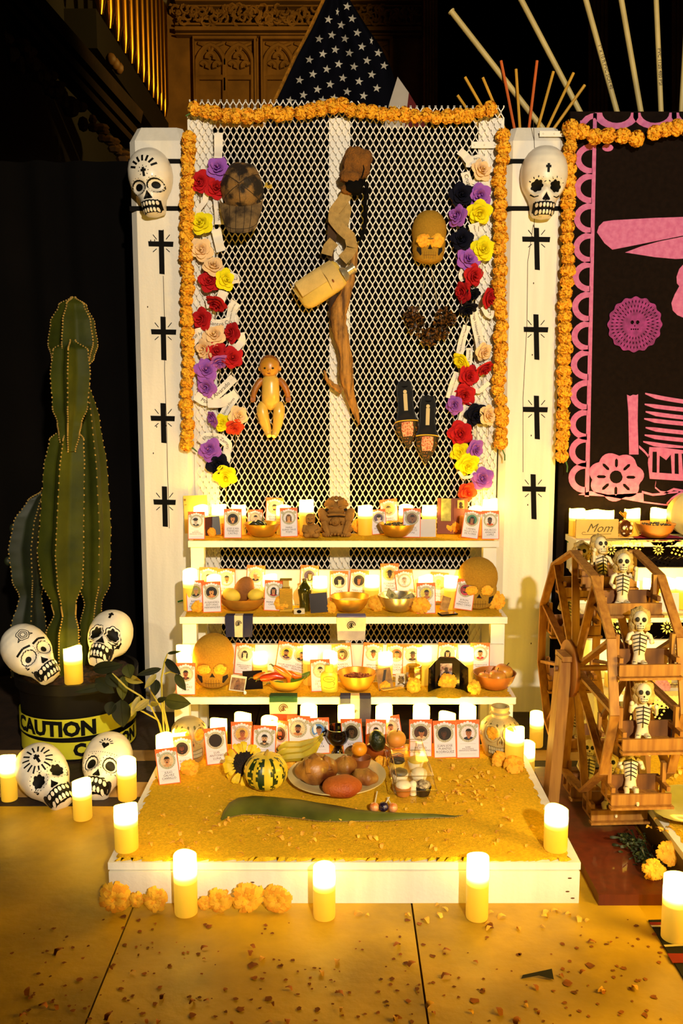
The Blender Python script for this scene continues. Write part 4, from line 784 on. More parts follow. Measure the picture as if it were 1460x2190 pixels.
# ================================================================ things hanging on the mesh
CAMO = M('8a6634', .7, var=.0, vs=24, h2='20150a', bump=.3, bs=160, name='camouflage_cloth', det=6, lo=.42, hi=.56); CAMO2 = M('86683c', .8, h2='33230f', vs=22, bump=.3, bs=160, name='camouflage_pale', det=6, lo=.4, hi=.6); CAMO3 = M('2a1c0e', .8, var=0, name='seam_thread')
c = U(518, 420, -.02); t = thing('baseball_cap', 'camouflage baseball cap hung brim down on the mesh beside red roses', 'cap', c); q = S(420, -.02)
def capP(u, v):
    a = pi * (u * 1.0); r = 1; th = v * pi / 2; x = -cos(a) * 44 * q * sin(th) * (1 + .05 * sin(6 * a)); z = (8 + (62 if True else 0) * sin(a) * sin(th)) * q; return (x, -.075 * cos(th), z)
m = MB()
def crown(t_, a): 
    s_ = sin(t_); k = 1 + .035 * cos(6 * a + .5) * s_; return Vector((45 * q * s_ * cos(a) * k, -.085 * cos(t_) * (1 + .06 * sin(3 * a)) , (56 if sin(a) > 0 else 50) * q * s_ * sin(a) * k + 14 * q))
N, K = 36, 10; vs = [crown(0, 0)] + [crown(pi / 2 * i / K, 2 * pi * j / N) for i in range(1, K + 1) for j in range(N)]
m.add(vs, [(0, 1 + (j + 1) % N, 1 + j) for j in range(N)] + [(1 + i * N + j, 1 + i * N + (j + 1) % N, 1 + (i + 1) * N + (j + 1) % N, 1 + (i + 1) * N + j) for i in range(K - 1) for j in range(N)]); m.build('crown', CAMO, t)
m = MB()
for k in range(6):
    a = k * pi / 3 + .52; m.tube([crown(pi / 2 * i / 8, a) * 1.01 for i in range(9)], .0011, 4)
stuff(m.build('crown_seams', CAMO3, t)); m = MB(); m.ell((0, -.086, 14 * q), (.006, .004, .006), 8, 5); m.build('top_button', CAMO, t)
def brim(u, v, dy=0):
    x = (u - .5) * 2; w = (46 - 8 * v * v) * q; z0 = (-8 - 22 * sqrt(max(0, 1 - x * x)) * .9) * q; z1 = (-50 - 38 * sqrt(max(0, 1 - abs(x) ** 2.5))) * q; return (x * w, -.035 - .05 * v * (1 - .7 * x * x) + dy - .02 * (1 - x * x), z0 * (1 - v) + z1 * v)
m = MB(); m.grid(lambda u, v: brim(1 - u, 1 - v), 18, 8); m.grid(lambda u, v: brim(u, 1 - v, .004), 18, 8); m.build('brim', CAMO2, t)
m = MB()
for v in (.85,): m.tube([Vector(brim(u / 14, v)) + Vector((0, -.001, 0)) for u in range(15)], .0008, 4)
for u in (.25, .4, .6, .75): m.tube([Vector(brim(u, v / 6)) + Vector((0, -.001, 0)) for v in range(7)], .0008, 4)
stuff(m.build('brim_stitching', CAMO3, t))
# driftwood, strap, sponge, canteen
WD = M('5a3812', .8, vs=13, h2='bd8436', bump=.7, bs=45, name='driftwood', det=8, tex='grain', lo=.3, hi=.6)
def px3(lst, Y0): return [U(x, y, Y0 + (d if d else 0)) for x, y, d in lst]
P = px3([(762, 524, .005), (756, 560, 0), (748, 600, -.005), (738, 632, -.01), (724, 665, -.01), (724, 695, -.012), (732, 730, -.012), (740, 765, -.012), (740, 805, -.01), (748, 845, -.006), (760, 880, 0), (768, 908, .004)], -.035); q = S(700, -.03)
t = thing('driftwood_branch', 'long brown driftwood branch hanging down the middle of the mesh', 'branch', P[0]); o = P[0]
def knob(pts, rs, n=10):
    m = MB(); k = len(pts); pp = []; rr = []
    for i in range(k - 1):
        for j in range(4): f = j / 4; pp.append(pts[i].lerp(pts[i + 1], f) - o); rr.append((rs[i] * (1 - f) + rs[i + 1] * f) * (1 + .1 * random.uniform(-1, 1)))
    pp.append(pts[-1] - o); rr.append(rs[-1]); m.tube(pp, rr, n); return m
b = knob(P, [r * q for r in (4, 8, 10, 12, 17, 17, 15, 14, 15, 11, 8, 2)]); b.build('branch_body', WD, t)
knob(px3([(693, 792, .0), (698, 810, 0), (712, 824, 0), (732, 836, 0)], -.04), [r * q for r in (2, 4, 5, 8)]).build('side_twig', WD, t)
knob(px3([(717, 700, 0), (712, 665, 0), (713, 625, 0), (708, 560, 0), (704, 480, .004)], -.028), [r * q for r in (10, 11, 9, 6, 5)]).build('back_stem', M('3a2410', .9, var=.3, vs=12, name='dark_bark'), t)
SPG = M('7e4e14', .95, var=.25, vs=40, bump=.9, bs=170, name='burlap', det=8); CLK = M('070504', .85, var=0, name='black_rubber_strip', sp=.1)
c = U(757, 362, -.045); t = thing('burlap_bundle', 'rough brown burlap bundle tied to the top of the branch', 'bundle', c); q = S(362, -.045)
def lump(v): return 1 + .06 * sin(9 * v.x + 3) * cos(7 * v.z) + .05 * sin(13 * v.y + 5 * v.z)
def sup(rx, ry, rz, R, c_, mat, nm, e=.6):
    m = MB(); f = lambda v: lump(v) * (abs(v.x) ** 4 + abs(v.z) ** 4 + abs(v.y) ** 4) ** -.25 * .95; m.ell(c_, (rx, ry, rz), 22, 14, R, f); return m.build(nm, mat, t)
R1 = Euler((0, radians(14), 0)).to_matrix(); sup(31 * q, .034, 30 * q, R1, (6 * q, 0, 14 * q), SPG, 'burlap_top'); sup(24 * q, .03, 14 * q, R1, (-8 * q, -.006, -18 * q), SPG, 'burlap_fold'); sup(20 * q, .026, 17 * q, Euler((0, radians(8), 0)).to_matrix(), (0, -.008, -36 * q), CLK, 'black_band'); sup(13 * q, .02, 9 * q, R1, (-16 * q, -.004, -44 * q), SPG, 'burlap_end')
m = MB(); m.tube([U(x, y, -.045) - c for x, y in [(776, 385), (784, 400), (780, 440), (782, 470), (776, 500), (768, 516)]], [.005, .007, .006, .007, .006, .004], 7); m.tube([U(x, y, -.04) - c for x, y in [(782, 392), (788, 420), (784, 460), (780, 480)]], .002, 5); m.build('black_cord', CLK, t)
m = MB(); m.tube([U(x, y, -.075) - c for x, y in [(776, 350), (778, 362), (775, 374), (772, 380)]], .0022, 5); m.build('tie_string', CLK, t)
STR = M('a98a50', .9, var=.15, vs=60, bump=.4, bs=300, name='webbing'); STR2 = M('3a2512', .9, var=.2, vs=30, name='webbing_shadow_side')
t = thing('canteen_strap', 'tan webbing strap twisted down from the burlap bundle to the canteen', 'strap', U(720, 460, -.05)); o = t.location.copy(); q = S(460, -.05)
def band(pts, w, nm, mat, n=5):
    m = MB(); pp = []
    for i in range(len(pts) - 1):
        for j in range(n): f = j / n; pp.append(tuple(pts[i][k] * (1 - f) + pts[i + 1][k] * f for k in range(4)))
    pp.append(pts[-1]); L = len(pp); vs = []
    for i, (x, y, d, tw) in enumerate(pp):
        c_ = U(x, y, -.05 + d) - o; nx = pp[min(i + 1, L - 1)][0] - pp[max(i - 1, 0)][0]; ny = pp[min(i + 1, L - 1)][1] - pp[max(i - 1, 0)][1]; l = sqrt(nx * nx + ny * ny); side = Vector((ny / l, sin(tw) * .9, nx / l)) * w * q / 2
        side.x *= cos(tw) + .2; side.z *= cos(tw) + .2
        vs += [c_ - side, c_ + side, c_ + side + Vector((0, .002, 0)), c_ - side + Vector((0, .002, 0))]
    m.add(vs, [(i * 4 + j, i * 4 + (j + 1) % 4, i * 4 + 4 + (j + 1) % 4, i * 4 + 4 + j) for i in range(L - 1) for j in range(4)]); m.build(nm, mat, t)
band([(742, 415, .0, 0), (730, 432, -.004, .3), (714, 452, -.01, .5), (713, 470, -.012, .2), (728, 488, -.012, 0), (748, 506, -.008, -.2), (753, 530, -.004, .4), (744, 544, 0, .3), (732, 556, 0, 0)], 20, 'front_band', STR)
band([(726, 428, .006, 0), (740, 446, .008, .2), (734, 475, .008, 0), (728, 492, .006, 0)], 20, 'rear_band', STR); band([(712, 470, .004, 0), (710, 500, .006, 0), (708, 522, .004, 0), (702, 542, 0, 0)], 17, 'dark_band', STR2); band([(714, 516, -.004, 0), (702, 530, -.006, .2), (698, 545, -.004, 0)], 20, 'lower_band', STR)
CNV = M('d8b450', .8, var=.12, vs=14, bump=.25, bs=200, name='canvas_cover', det=6); CNV2 = M('cfae66', .85, var=.1, vs=20, bump=.25, bs=200, name='canvas_flap')
c = U(690, 606, -.05); t = thing('canteen', 'yellow canvas covered canteen hanging tilted on the mesh', 'canteen', c, None, (0, radians(33.5 - 90), 0)); q = S(606, -.05)
t.rotation_euler = (0, radians(58), 0)
m = MB(); f = lambda v: (abs(v.x) ** 5 + abs(v.z) ** 5 + abs(v.y) ** 2.6) ** -.2 * .98; m.ell((0, 0, -6 * q), (34 * q, .034, 56 * q), 26, 16, None, f); m.build('canteen_cover', CNV, t)
m = MB(); m.lathe([(17 * q, 0), (15 * q, 8 * q), (10 * q, 13 * q), (10 * q, 26 * q), (11.5 * q, 27 * q), (11.5 * q, 31 * q), (9 * q, 31 * q), (8.5 * q, 22 * q)], 18, (8 * q, -.006, 44 * q), True); m.build('neck', M('c9bb9a', .3, .7, var=.1, name='dull_aluminium'), t)
def flap(u, v): x = (-30 + 34 * u) * q; z = (-52 + 62 * v) * q; return (x, -.0375 - .004 * sin(u * 3.1) + .012 * max(0, (.12 - u)) * 3, z)
m = MB(); m.grid(lambda u, v: flap(1 - u, 1 - v) if False else flap(u, v), 8, 8); m.grid(lambda u, v: (flap(1 - u, v)[0], flap(1 - u, v)[1] + .002, flap(1 - u, v)[2]), 8, 8); m.build('cover_flap', CNV2, t)
m = MB(); m.grid(lambda u, v: ((-32 + 62 * u) * q, -.0372 - .003 * sin(u * 3.1) + .02 * (2 * u - 1) ** 4, (12 + 28 * v - 6 * abs(u - .5)) * q), 10, 6); m.build('upper_flap', CNV2, t)
m = MB(); m.ell((10 * q, -.041, 20 * q), (4 * q, .003, 2 * q), 8, 5); m.build('snap', M('8a4a14', .5, .3, var=0, name='rusty_snap'), t)
m = MB(); m.tube([(-34 * q, -.02, -60 * q), (-20 * q, -.032, -61 * q), (0, -.035, -60 * q)], .002, 5); m.build('edge_binding', CNV2, t)
# doll
DL = M('e3b64c', .3, var=.06, vs=8, name='doll_vinyl', coat=.3); DB = M('a8641c', .45, var=.25, vs=14, name='doll_brown'); DH = M('9a5818', .5, var=.15, vs=30, name='doll_hair')
c = U(579, 845, -.03); q = S(845, -.03); t = thing('baby_doll', 'old bare vinyl baby doll with brown head and arms, wired to the mesh', 'doll', c); D = lambda x, y, d=0: Vector(((x - 579) * q, d, (845 - y) * q))
m = MB(); m.tube([D(579, 806, 0), D(579, 811, -.004), D(579, 822, -.006), D(579, 840, -.009), D(579, 858, -.009), D(579, 868, -.004), D(578, 876, 0)], [13 * q, 18 * q, 18.5 * q, 19 * q, 19 * q, 13 * q, 5 * q], 18, True, 1, .8); m.build('torso', DL, t)
for pts, r in (([D(563, 862, 0), D(560, 872, -.006), D(562, 886, -.008), D(566, 902, -.006), D(571, 918, -.002), D(573, 928, -.004), D(575, 932, -.012)], (9, 12, 12.5, 11, 8.5, 7, 5)), ([D(595, 862, 0), D(597, 872, -.006), D(596, 886, -.008), D(594, 902, -.006), D(590, 918, -.002), D(587, 929, -.004), D(585, 933, -.012)], (9, 12, 12.5, 11, 8.5, 7, 5))): m = MB(); m.tube(pts, [x * q for x in r], 14); m.build('leg', DL, t)
for sgn in (-1, 1):
    A = [D(579 + sgn * 17, 813), D(579 + sgn * 24, 818, -.003), D(579 + sgn * 32, 830, -.006), D(579 + sgn * 36, 842, -.008), D(579 + sgn * 37, 850, -.008)]; m = MB(); m.tube(A, [7 * q, 7.5 * q, 7 * q, 6 * q, 5 * q], 12)
    for k in range(5):
        x = 579 + sgn * (33 + 2.2 * k); m.tube([D(x, 849, -.008), D(x + sgn * .4 - .2, 856, -.011), D(x, 859 + (1.5 if 0 < k < 4 else -1.5), -.010)], [1.5 * q, 1.4 * q, 1. * q], 6)
    m.build('arm', DB, t)
m = MB(); m.ell(D(577, 785, -.006), (21 * q, .030, 22.5 * q), 22, 16, None, lambda v: 1 + .05 * (v.z < -.2) * (1 - abs(v.x)) + .03 * (-v.y > .5) * (v.z < .0)); m.tube([D(578, 802, 0), D(579, 812, 0)], 9 * q, 10)
for sg in (-1, 1): m.ell(D(577 + sg * 21.5, 789, .002), (3.2 * q, .004, 5.5 * q), 8, 6)
m.ell(D(577, 793.5, -.038), (2.2 * q, .003, 1.9 * q), 8, 6); m.build('head', M('d08f2a', .35, var=.12, vs=10, name='doll_face', coat=.2), t)
m = MB(); vs = []; m.ell(D(577, 783, -.002), (21.8 * q, .0305, 22.5 * q), 22, 12, None, lambda v: 1.015 if (v.z > .25 + .45 * (-v.y) * (1 - v.x * v.x) or v.y > .2) else .9); m.build('molded_hair', DH, t)
for sg in (-1, 1):
    m = MB(); m.ell(D(577 + sg * 8, 789, -.0335), (3 * q, .002, 2.2 * q), 10, 6); m.build('eye', M('1a0e06', .2, var=0, name='doll_eye'), t)
m = MB(); m.ell(D(577, 800, -.0325), (3.6 * q, .002, 1.1 * q), 10, 6); m.build('mouth', M('8a3418', .5, var=0, name='doll_mouth'), t)
# sand coated skull mask with marigold eyes
c = U(917, 508, -.02); t = thing('sand_skull_mask', 'gold sand coated skull mask with marigold eyes, hanging on the mesh', 'skull', c, None, (0, radians(1), 0), .178); ob('skull_body', SKM['widemask'][0], t)
def sandface(t, kind, er=.1):
    decal(t, kind, [[(0, -.17), (.045, -.255), (-.045, -.255)]], HOLE, 'nose_cavity'); dd = []  # nose and jaw hollows are flat dark patches painting their shade
    for sx in (-1, 1): decal(t, kind, [[(sx * .16, -.24), (sx * .235, -.21), (sx * .24, -.27), (sx * .17, -.37), (sx * .15, -.35)]], HOLE, 'jaw_opening_shade')
    decal(t, kind, sum([stroke([(x, -.30), (x, -.43)], .004) for x in (-.1, -.06, -.02, .02, .06, .1)], []) + stroke([(-.12, -.365), (.12, -.365)], .006), M('7a5412', .9, var=0, name='tooth_groove'), 'tooth_grooves')
    if er:
        for sx in (-1, 1):
            o = ob('marigold_eye', FLW[(sx + 1) // 2], t, (sx * .125, -.31, -.1), (pi / 2, 0, sx), (er, er, er * .75))
            o.rotation_euler = (pi / 2, 0, 0)
sandface(t, 'widemask', .135)
m = MB(); m.tube([(-.05, -.36, -.075), (.05, -.36, -.075)], .008, 6); m.build('wire_bridge', WIRE, t)
for k in (-1, 1):
    m = MB(); m.tube([U(917 + k * 4, 572, -.012), U(917 + k * 10, 600, -.012), U(917 + k * 16, 640, -.01), U(917 + k * 24, 668, -.01)], .0008, 4); tag(m.build('hanging_thread', M('cfc09a', .8, var=0, name='pale_thread')), f'thin pale thread hanging {"left" if k < 0 else "right"} below the sand skull mask', 'thread')
# ruffled leopard scarf
LEO = M('7a4a16', .5, var=.0, vs=120, h2='0a0603', name='leopard_cloth', det=2, lo=.42, hi=.55)
t = thing('ruffled_scarf', 'crumpled leopard print ruffled scarf pinned in a U on the mesh', 'scarf', U(920, 700, -.03)); o = t.location.copy(); m = MB()
arc = [(886, 672, 18), (884, 684, 18), (892, 700, 18), (906, 714, 18), (918, 722, 17), (932, 716, 18), (942, 704, 22), (950, 692, 22), (952, 680, 20)]
for i in range(130):
    k = random.randrange(len(arc)); x, y, r = arc[k]; a = random.uniform(0, 6.28); rr = r * sqrt(random.random()); P0 = U(x + rr * cos(a), y + rr * sin(a), -.018 - random.random() * .035) - o; R = Euler((random.uniform(-1, 1), random.uniform(0, 6), random.uniform(-1, 1))).to_matrix(); L = random.uniform(.012, .024)
    m.grid(lambda u, v: P0 + R @ Vector(((u - .5) * L, .006 * sin(u * 7 + i) + .004 * sin(v * 5), (v - .5) * L * .7)), 5, 3)
m.build('scarf_ruffle', LEO, t, 70)
# pair of mules
LEA = M('080504', .5, var=.2, vs=10, name='black_leather', sp=.2); SNK = M('a8641a', .5, h2='1c1006', vs=130, tex='voro', name='snake_pattern', lo=.1, hi=.4); BEAD = M('a8321c', .25, h2='e8b090', vs=190, tex='voro', name='red_beads', lo=.2, hi=.75)
INS = M('0c0805', .5, var=.3, vs=7, h2='4a3420', name='worn_insole', sp=.1, lo=.55, hi=.85)
def mule(px, py, lab, rot, flip):
    c = U(px, py, -.014); q = S(py, -.014); t = thing('mule_shoe', lab, 'shoe', c, 'pair of mules on the mesh', (0, rot, 0)); Wd = [(-68, 12), (-60, 16), (-45, 17.5), (-20, 16.5), (0, 19), (18, 23), (35, 23), (52, 15), (66, 7), (76, 1.5)]
    def out(s=1, k0=0, k1=10): return [(w * s * q, -y * q) for y, w in Wd[k0:k1]] + [(-w * s * q, -y * q) for y, w in reversed(Wd[k0:k1])]
    m = MB(); m.prism(out(), -.008, .006); m.build('sole', LEA, t)
    m = MB(); m.prism(out(.84, 0, 6), -.0105, -.008); m.build('insole', INS, t)
    m = MB()
    def vamp(u, v):
        y = 18 + 58 * v; w = next((Wd[i][1] + (Wd[i + 1][1] - Wd[i][1]) * (y - Wd[i][0]) / (Wd[i + 1][0] - Wd[i][0])) for i in range(9) if Wd[i][0] <= y <= Wd[i + 1][0]); a = pi * u; return (-cos(a) * w * 1.04 * q, -.008 - .026 * sin(a) ** .7 * (1 - .75 * v), -y * q + 4 * q * sin(a) * (1 - v))
    m.grid(lambda u, v: vamp(u, 1 - v), 12, 10); m.build('vamp', SNK, t)
    m = MB(); m.grid(lambda u, v: (lambda p: (p[0] * .75, p[1] - .0022, p[2]))(vamp(.12 + .76 * u, .55 - .5 * v)), 10, 6); m.build('beaded_panel', BEAD, t)
    m = MB(); m.tube([Vector(vamp(u / 10, 0)) + Vector((0, -.001, 0)) for u in range(11)], .0022, 6); m.build('vamp_edge', M('d8a82c', .5, var=.1, name='yellow_trim'), t)
    for sx in (-1, 1):
        m = MB(); m.prism([(sx * 23 * q, -10 * q), (sx * 25 * q, -25 * q), (sx * 20 * q, -42 * q), (sx * 17 * q, -30 * q)], -.014, -.004); m.build('side_strap', SNK, t)
    m = MB(); m.prism([(-4 * q, 42 * q), (4 * q, 42 * q), (4 * q, 6 * q), (-4 * q, 6 * q)], -.0112, -.0105); m.build('insole_label', M('cdb684', .6, var=.05, name='cream_label'), t)
    m = MB(); m.prism([(4 * q * cos(a), 46 * q + 4 * q * sin(a)) for a in [i * pi / 6 for i in range(12)]], -.0112, -.0105); m.build('insole_emblem', M('cdb684', .6, var=.05, name='cream_label'), t)
    m = MB(); m.tube([(0, -.006, 62 * q), (0, .004, 58 * q)], [9 * q, 6 * q], 8); m.build('heel', LEA, t)
mule(868, 884, 'left mule, black insole and beaded pointed toe, higher of the hung pair', radians(-4), 0); mule(913, 915, 'right mule, black insole and beaded pointed toe, lower of the hung pair', radians(1), 1)
m = MB()
for i in range(5): R = Euler((random.uniform(0, 3), random.uniform(0, 3), 0)).to_matrix(); P0 = U(572 + random.uniform(-5, 5), 396 + random.uniform(-3, 5), -.006); m.grid(lambda u, v: P0 + R @ Vector(((u - .5) * .016, .003 * sin(u * 6), (v - .5) * .008)), 3, 2)
tag(m.build('dried_flower_bit', M('c8a83a', .8, var=.2, name='dry_yellow')), 'small dried yellow flower bit caught in the mesh right of the cap', 'flower')
# ================================================================ offerings on the shelves
def on(px, sh, Y, dz=.003): c = U(px, 1000, Y); d = ray(px, 1200); return Vector(((CAM + d * ((Y - CAM.y) / d.y)).x, Y, sh['z'] + dz))
BOWLM = M('cf9a30', .35, .6, var=.15, vs=14, name='brass_bowl'); BOWLW = M('a2601e', .45, var=.25, vs=10, name='wood_bowl'); BOWLS = M('cfc2a8', .25, .9, var=.1, name='steel_bowl')
def bowl(px, rim, w, sh, Y, mat, lab, hpx=28, wob=None, name='offering_bowl'):
    R = w * S(rim, Y) / 2; H = hpx * S(rim, Y); p_ = on(px, sh, Y, .004); x = U(px, rim + 10, Y).x; t = thing(name, lab, 'bowl', (x, Y, p_.z)); m = MB()
    pr = [(R * .42, 0), (R * .62, H * .12), (R * .84, H * .5), (R * .99, H), (R, H + .001), (R * .95, H), (R * .8, H * .52), (R * .55, H * .2), (.001, H * .14)]; m.lathe(pr, 30, wob=wob); m.build('bowl_body', mat, t); return t, R, H
def heap(t, R, H, n, mk, mat, nm, z=.55):
    m = MB()
    for i in range(n):
        a, r = random.uniform(0, 6.28), R * .72 * sqrt(random.random()); mk(m, (r * cos(a), r * sin(a), H * z + .25 * H * (1 - r / R) + random.uniform(-.002, .003)))
    o = ob(nm, m.mesh(nm, mat, 50), None, t.location); return o
# --- top shelf
m = MB(); t = thing('beige_folder', 'beige folder leaning on the mesh at the left end of the top shelf', 'folder', on(421, S3, -.022)); m.box((0, 0, .066), (50 * S(1100, -.02), .006, .132), Euler((-.06, radians(-2), 0)).to_matrix()); m.build('folder_cover', M('cfae4e', .8, var=.08, name='beige_card'), t); m = MB(); m.prism([(-.036 + .004 * cos(a), .118 + .004 * sin(a)) for a in [i * .7 for i in range(9)]], -.0115, -.009); m.bar((-.038, -.0105, .1), (-.03, -.0105, .102), .0015, .001, (0, 1, 0)); stuff(m.build('cover_marks', M('7a5a1e', .8, var=0, name='faded_print'), t))
def print_(px, top, w, h, sh, Y, tilt, mat, lab, name='photo_print', cat='photo', lean=12, extra=None, z=0):
    q = S(top, Y); c = U(px, top + h, Y); t = thing(name, lab, cat, (c.x, Y, sh['z'] + .0045 + z + abs(sin(radians(tilt))) * w * q / 2)); t.rotation_euler = (Matrix.Rotation(-radians(lean), 3, 'X') @ Matrix.Rotation(radians(tilt), 3, 'Y')).to_euler()
    m = MB(); m.box((0, .0008, h * q / 2), (w * q, .0016, h * q)); m.build('print_sheet', mat, t)
    if extra: extra(t, q)
    return t
BLKG = M('140c08', .25, var=.3, vs=3, h2='3a2410', name='glossy_dark_print', coat=.4)
print_(456, 1108, 33, 40, S3, -.1, -6, BLKG, 'dark glossy photo print beside small marigolds, left on the top shelf')
t, R, H = bowl(561, 1125, 78, S3, -.1, BOWLM, 'brass bowl of dark green chillies on the top shelf')
CHD = M('1a2410', .25, var=.2, name='dark_green_chilli', coat=.4); CHG = M('5a7a1c', .3, var=.2, name='green_chilli', coat=.3); CHR = M('c03a10', .3, var=.2, vs=10, name='red_chilli', coat=.3); CHO = M('dd7414', .3, var=.2, vs=10, name='orange_chilli', coat=.3); STM = M('5a5a1e', .6, var=.1, name='chilli_stem')
def chilli(pts, r, mat, lab, Y, ds=None, group=None, stem=True):
    P = [U(x, y, Y + (ds[i] if ds else 0)) for i, (x, y) in enumerate(pts)]; t = thing('chilli_pepper', lab, 'pepper', P[0], group); k = len(P); q = S(pts[0][1], Y); m = MB(); pp = [P[0]]; 
    m.tube([p_ - P[0] for p_ in P], [r * q * f for f in ([.55] + [1] * (k - 2) + [.12] if k > 2 else [1, .2])], 10); m.build('pepper_body', mat, t)
    if stem: d = (P[0] - P[1]).normalized() * .016; m = MB(); m.tube([Vector((0, 0, 0)), d * .6 + Vector((0, 0, .002)), d + Vector((0, 0, -.003))], [.0035, .0018, .0016], 6); m.build('pepper_stem', STM, t)
    return t
for i, (a, lb) in enumerate([([(532, 1124), (540, 1119), (552, 1122), (560, 1128)], 'leftmost'), ([(543, 1122), (551, 1115), (562, 1120), (570, 1127)], 'second'), ([(556, 1120), (560, 1117), (566, 1121), (571, 1129)], 'third'), ([(562, 1112), (563, 1118), (563, 1125), (563, 1132)], 'upright')]): chilli(a, 4.5, CHD, f'{lb} dark green chilli in the brass bowl on the top shelf', -.1 + .008 * i, group='dark chillies')
CLAY = M('9c6c28', .85, var=.2, vs=14, bump=.5, bs=70, name='terracotta', det=6)
def idol():
    c = on(719, S3, -.085); t = thing('clay_idol', 'large brown clay idol with a feathered headdress, middle of the top shelf', 'figurine', c); q = S(1115, -.085); D = lambda x, y, d=0: Vector(((x - 719) * q, d, (1154 - y) * q)); m = MB()
    m.ell(D(719, 1140), (36 * q, .024, 14 * q), 16, 8); m.ell(D(719, 1120, .004), (27 * q, .022, 20 * q), 16, 8); m.ell(D(699, 1149, -.022), (11 * q, .014, 6 * q), 10, 6); m.ell(D(741, 1149, -.022), (11 * q, .014, 6 * q), 10, 6)
    for s in (-1, 1):
        m.ell(D(719 + s * 27, 1112, 0), (11 * q, .02, 19 * q), 12, 8, Euler((0, s * .35, 0)).to_matrix()); m.ell(D(719 + s * 32, 1101, -.003), (8 * q, .012, 7 * q), 10, 6)
        m.tube([D(719 + s * 26, 1122, -.018), D(719 + s * 22, 1136, -.026), D(719 + s * 18, 1146, -.026)], [7 * q, 7 * q, 6 * q], 8); m.ell(D(719 + s * 12, 1123, -.027), (3 * q, .006, 4 * q), 8, 5)
        m.ell(D(719 + s * 9, 1091, -.026), (4.5 * q, .008, 3.5 * q), 8, 5)
        for k in range(3): m.ell(D(719 + s * (22 - 5 * k), 1150, -.034), (2.6 * q, .006, 3 * q), 6, 4)
    m.ell(D(717, 1121, -.02), (11 * q, .014, 10 * q), 12, 8); m.ell(D(717, 1122, -.034), (2 * q, .005, 3 * q), 6, 5)
    for k in range(3): m.ell(D(709 + 7 * k, 1147, -.034), (3.4 * q, .007, 3.4 * q), 8, 5)
    m.build('idol_body', CLAY, t); m = MB(); m.ell(D(719, 1095, -.004), (23 * q, .024, 15 * q), 16, 9)
    for s in (-1, 1):
        for k in range(4): m.tube([D(719 + s * 3, 1096 - k * 5, -.02), D(719 + s * (12 + k), 1083 - k * 2.2, -.016), D(719 + s * (25 - k * 3), 1086 - k * 3, -.004)], [4 * q, 4.4 * q, 3 * q], 7)
    for a in range(9): th = pi * (a + .5) / 9; m.ell(D(719 + 22 * cos(th), 1090 - 17 * sin(th), .004), (5 * q, .012, 5 * q), 8, 5)
    m.build('headdress', CLAY, t); m = MB(); m.tube([D(701, 1107, -.03), D(712, 1105, -.032), (D(726, 1105, -.032)), D(738, 1107, -.03)], [2.2 * q, 3 * q, 3 * q, 2 * q], 7); m.build('carved_lip', CLAY, t)
    m = MB()
    for s in (-1, 1): m.ell(D(719 + s * 20, 1096, -.021), (4 * q, .004, 3 * q), 8, 5); 
    m.tube([D(702, 1110, -.026), D(719, 1108.5, -.031), D(738, 1110, -.026)], 1.2 * q, 5); stuff(m.build('dark_hollows', HOLE, t))
idol()
c = on(664, S3, -.125); t = thing('clay_figure', 'small seated brown clay figure left of the clay idol, top shelf', 'figurine', c); q = S(1125, -.125); D = lambda x, y, d=0: Vector(((x - 664) * q, d, (1154 - y) * q)); m = MB(); m.ell(D(666, 1139), (20 * q, .022, 15 * q), 16, 9); m.ell(D(656, 1147, -.016), (8 * q, .012, 6 * q), 10, 6); m.ell(D(676, 1147, -.014), (9 * q, .012, 6 * q), 10, 6); m.tube([D(652, 1128, -.004), D(650, 1138, -.014), D(660, 1141, -.022)], [5 * q, 5 * q, 4 * q], 8); m.tube([D(676, 1127, -.004), D(684, 1136, -.012), D(674, 1141, -.02)], [5 * q, 5 * q, 4 * q], 8); m.build('figure_body', CLAY, t); m = MB(); m.ell(D(664, 1114, -.003), (10.5 * q, .016, 12.5 * q), 14, 10, None, lambda v: (abs(v.x) ** 3 + abs(v.z) ** 3 + abs(v.y) ** 3) ** -.33 * .97); m.ell(D(664, 1115, -.02), (1.8 * q, .003, 3 * q), 6, 5)
m.build('figure_head', CLAY, t); m = MB(); m.tube([D(659, 1120, -.0185), D(664, 1121.5, -.0195), D(669, 1120, -.0185)], .8 * q, 5); [m.ell(D(664 + s * 4, 1112, -.0185), (1.6 * q, .0015, .7 * q), 6, 4) for s in (-1, 1)]; stuff(m.build('face_lines', HOLE, t))
t, R, H = bowl(849, 1123, 80, S3, -.105, BOWLM, 'brass bowl of black seeds on the right half of the top shelf')
stuff(tag(heap(t, R, H, 150, lambda m, p_: m.ell(p_, (.003, .003, .0024), 6, 4), M('17120f', .4, var=.2, name='black_seed'), 'black_seeds', .78), 'heap of black seeds in the right brass bowl on the top shelf', 'seeds'))
print_(911, 1110, 41, 38, S3, -.12, 0, M('dcd6d0', .6, var=.03, name='grey_white_card'), 'blank white square card standing on the top shelf', 'white_card', 'card', 4)
c = on(967, S3, -.035); t = thing('leather_folder', 'open brown leather folder holding a pale card, right half of the top shelf', 'folder', c); q = S(1105, -.035); BRL = M('7a3a12', .5, var=.2, vs=10, name='brown_leather')
for s, w in ((-1, 34), (1, 31)): m = MB(); m.box((s * w * q / 2, .004 * s * 0 - .003, 38 * q), (w * q, .006, 76 * q), Euler((-.05, 0, s * .12)).to_matrix()); m.build('folder_leaf', BRL, t)
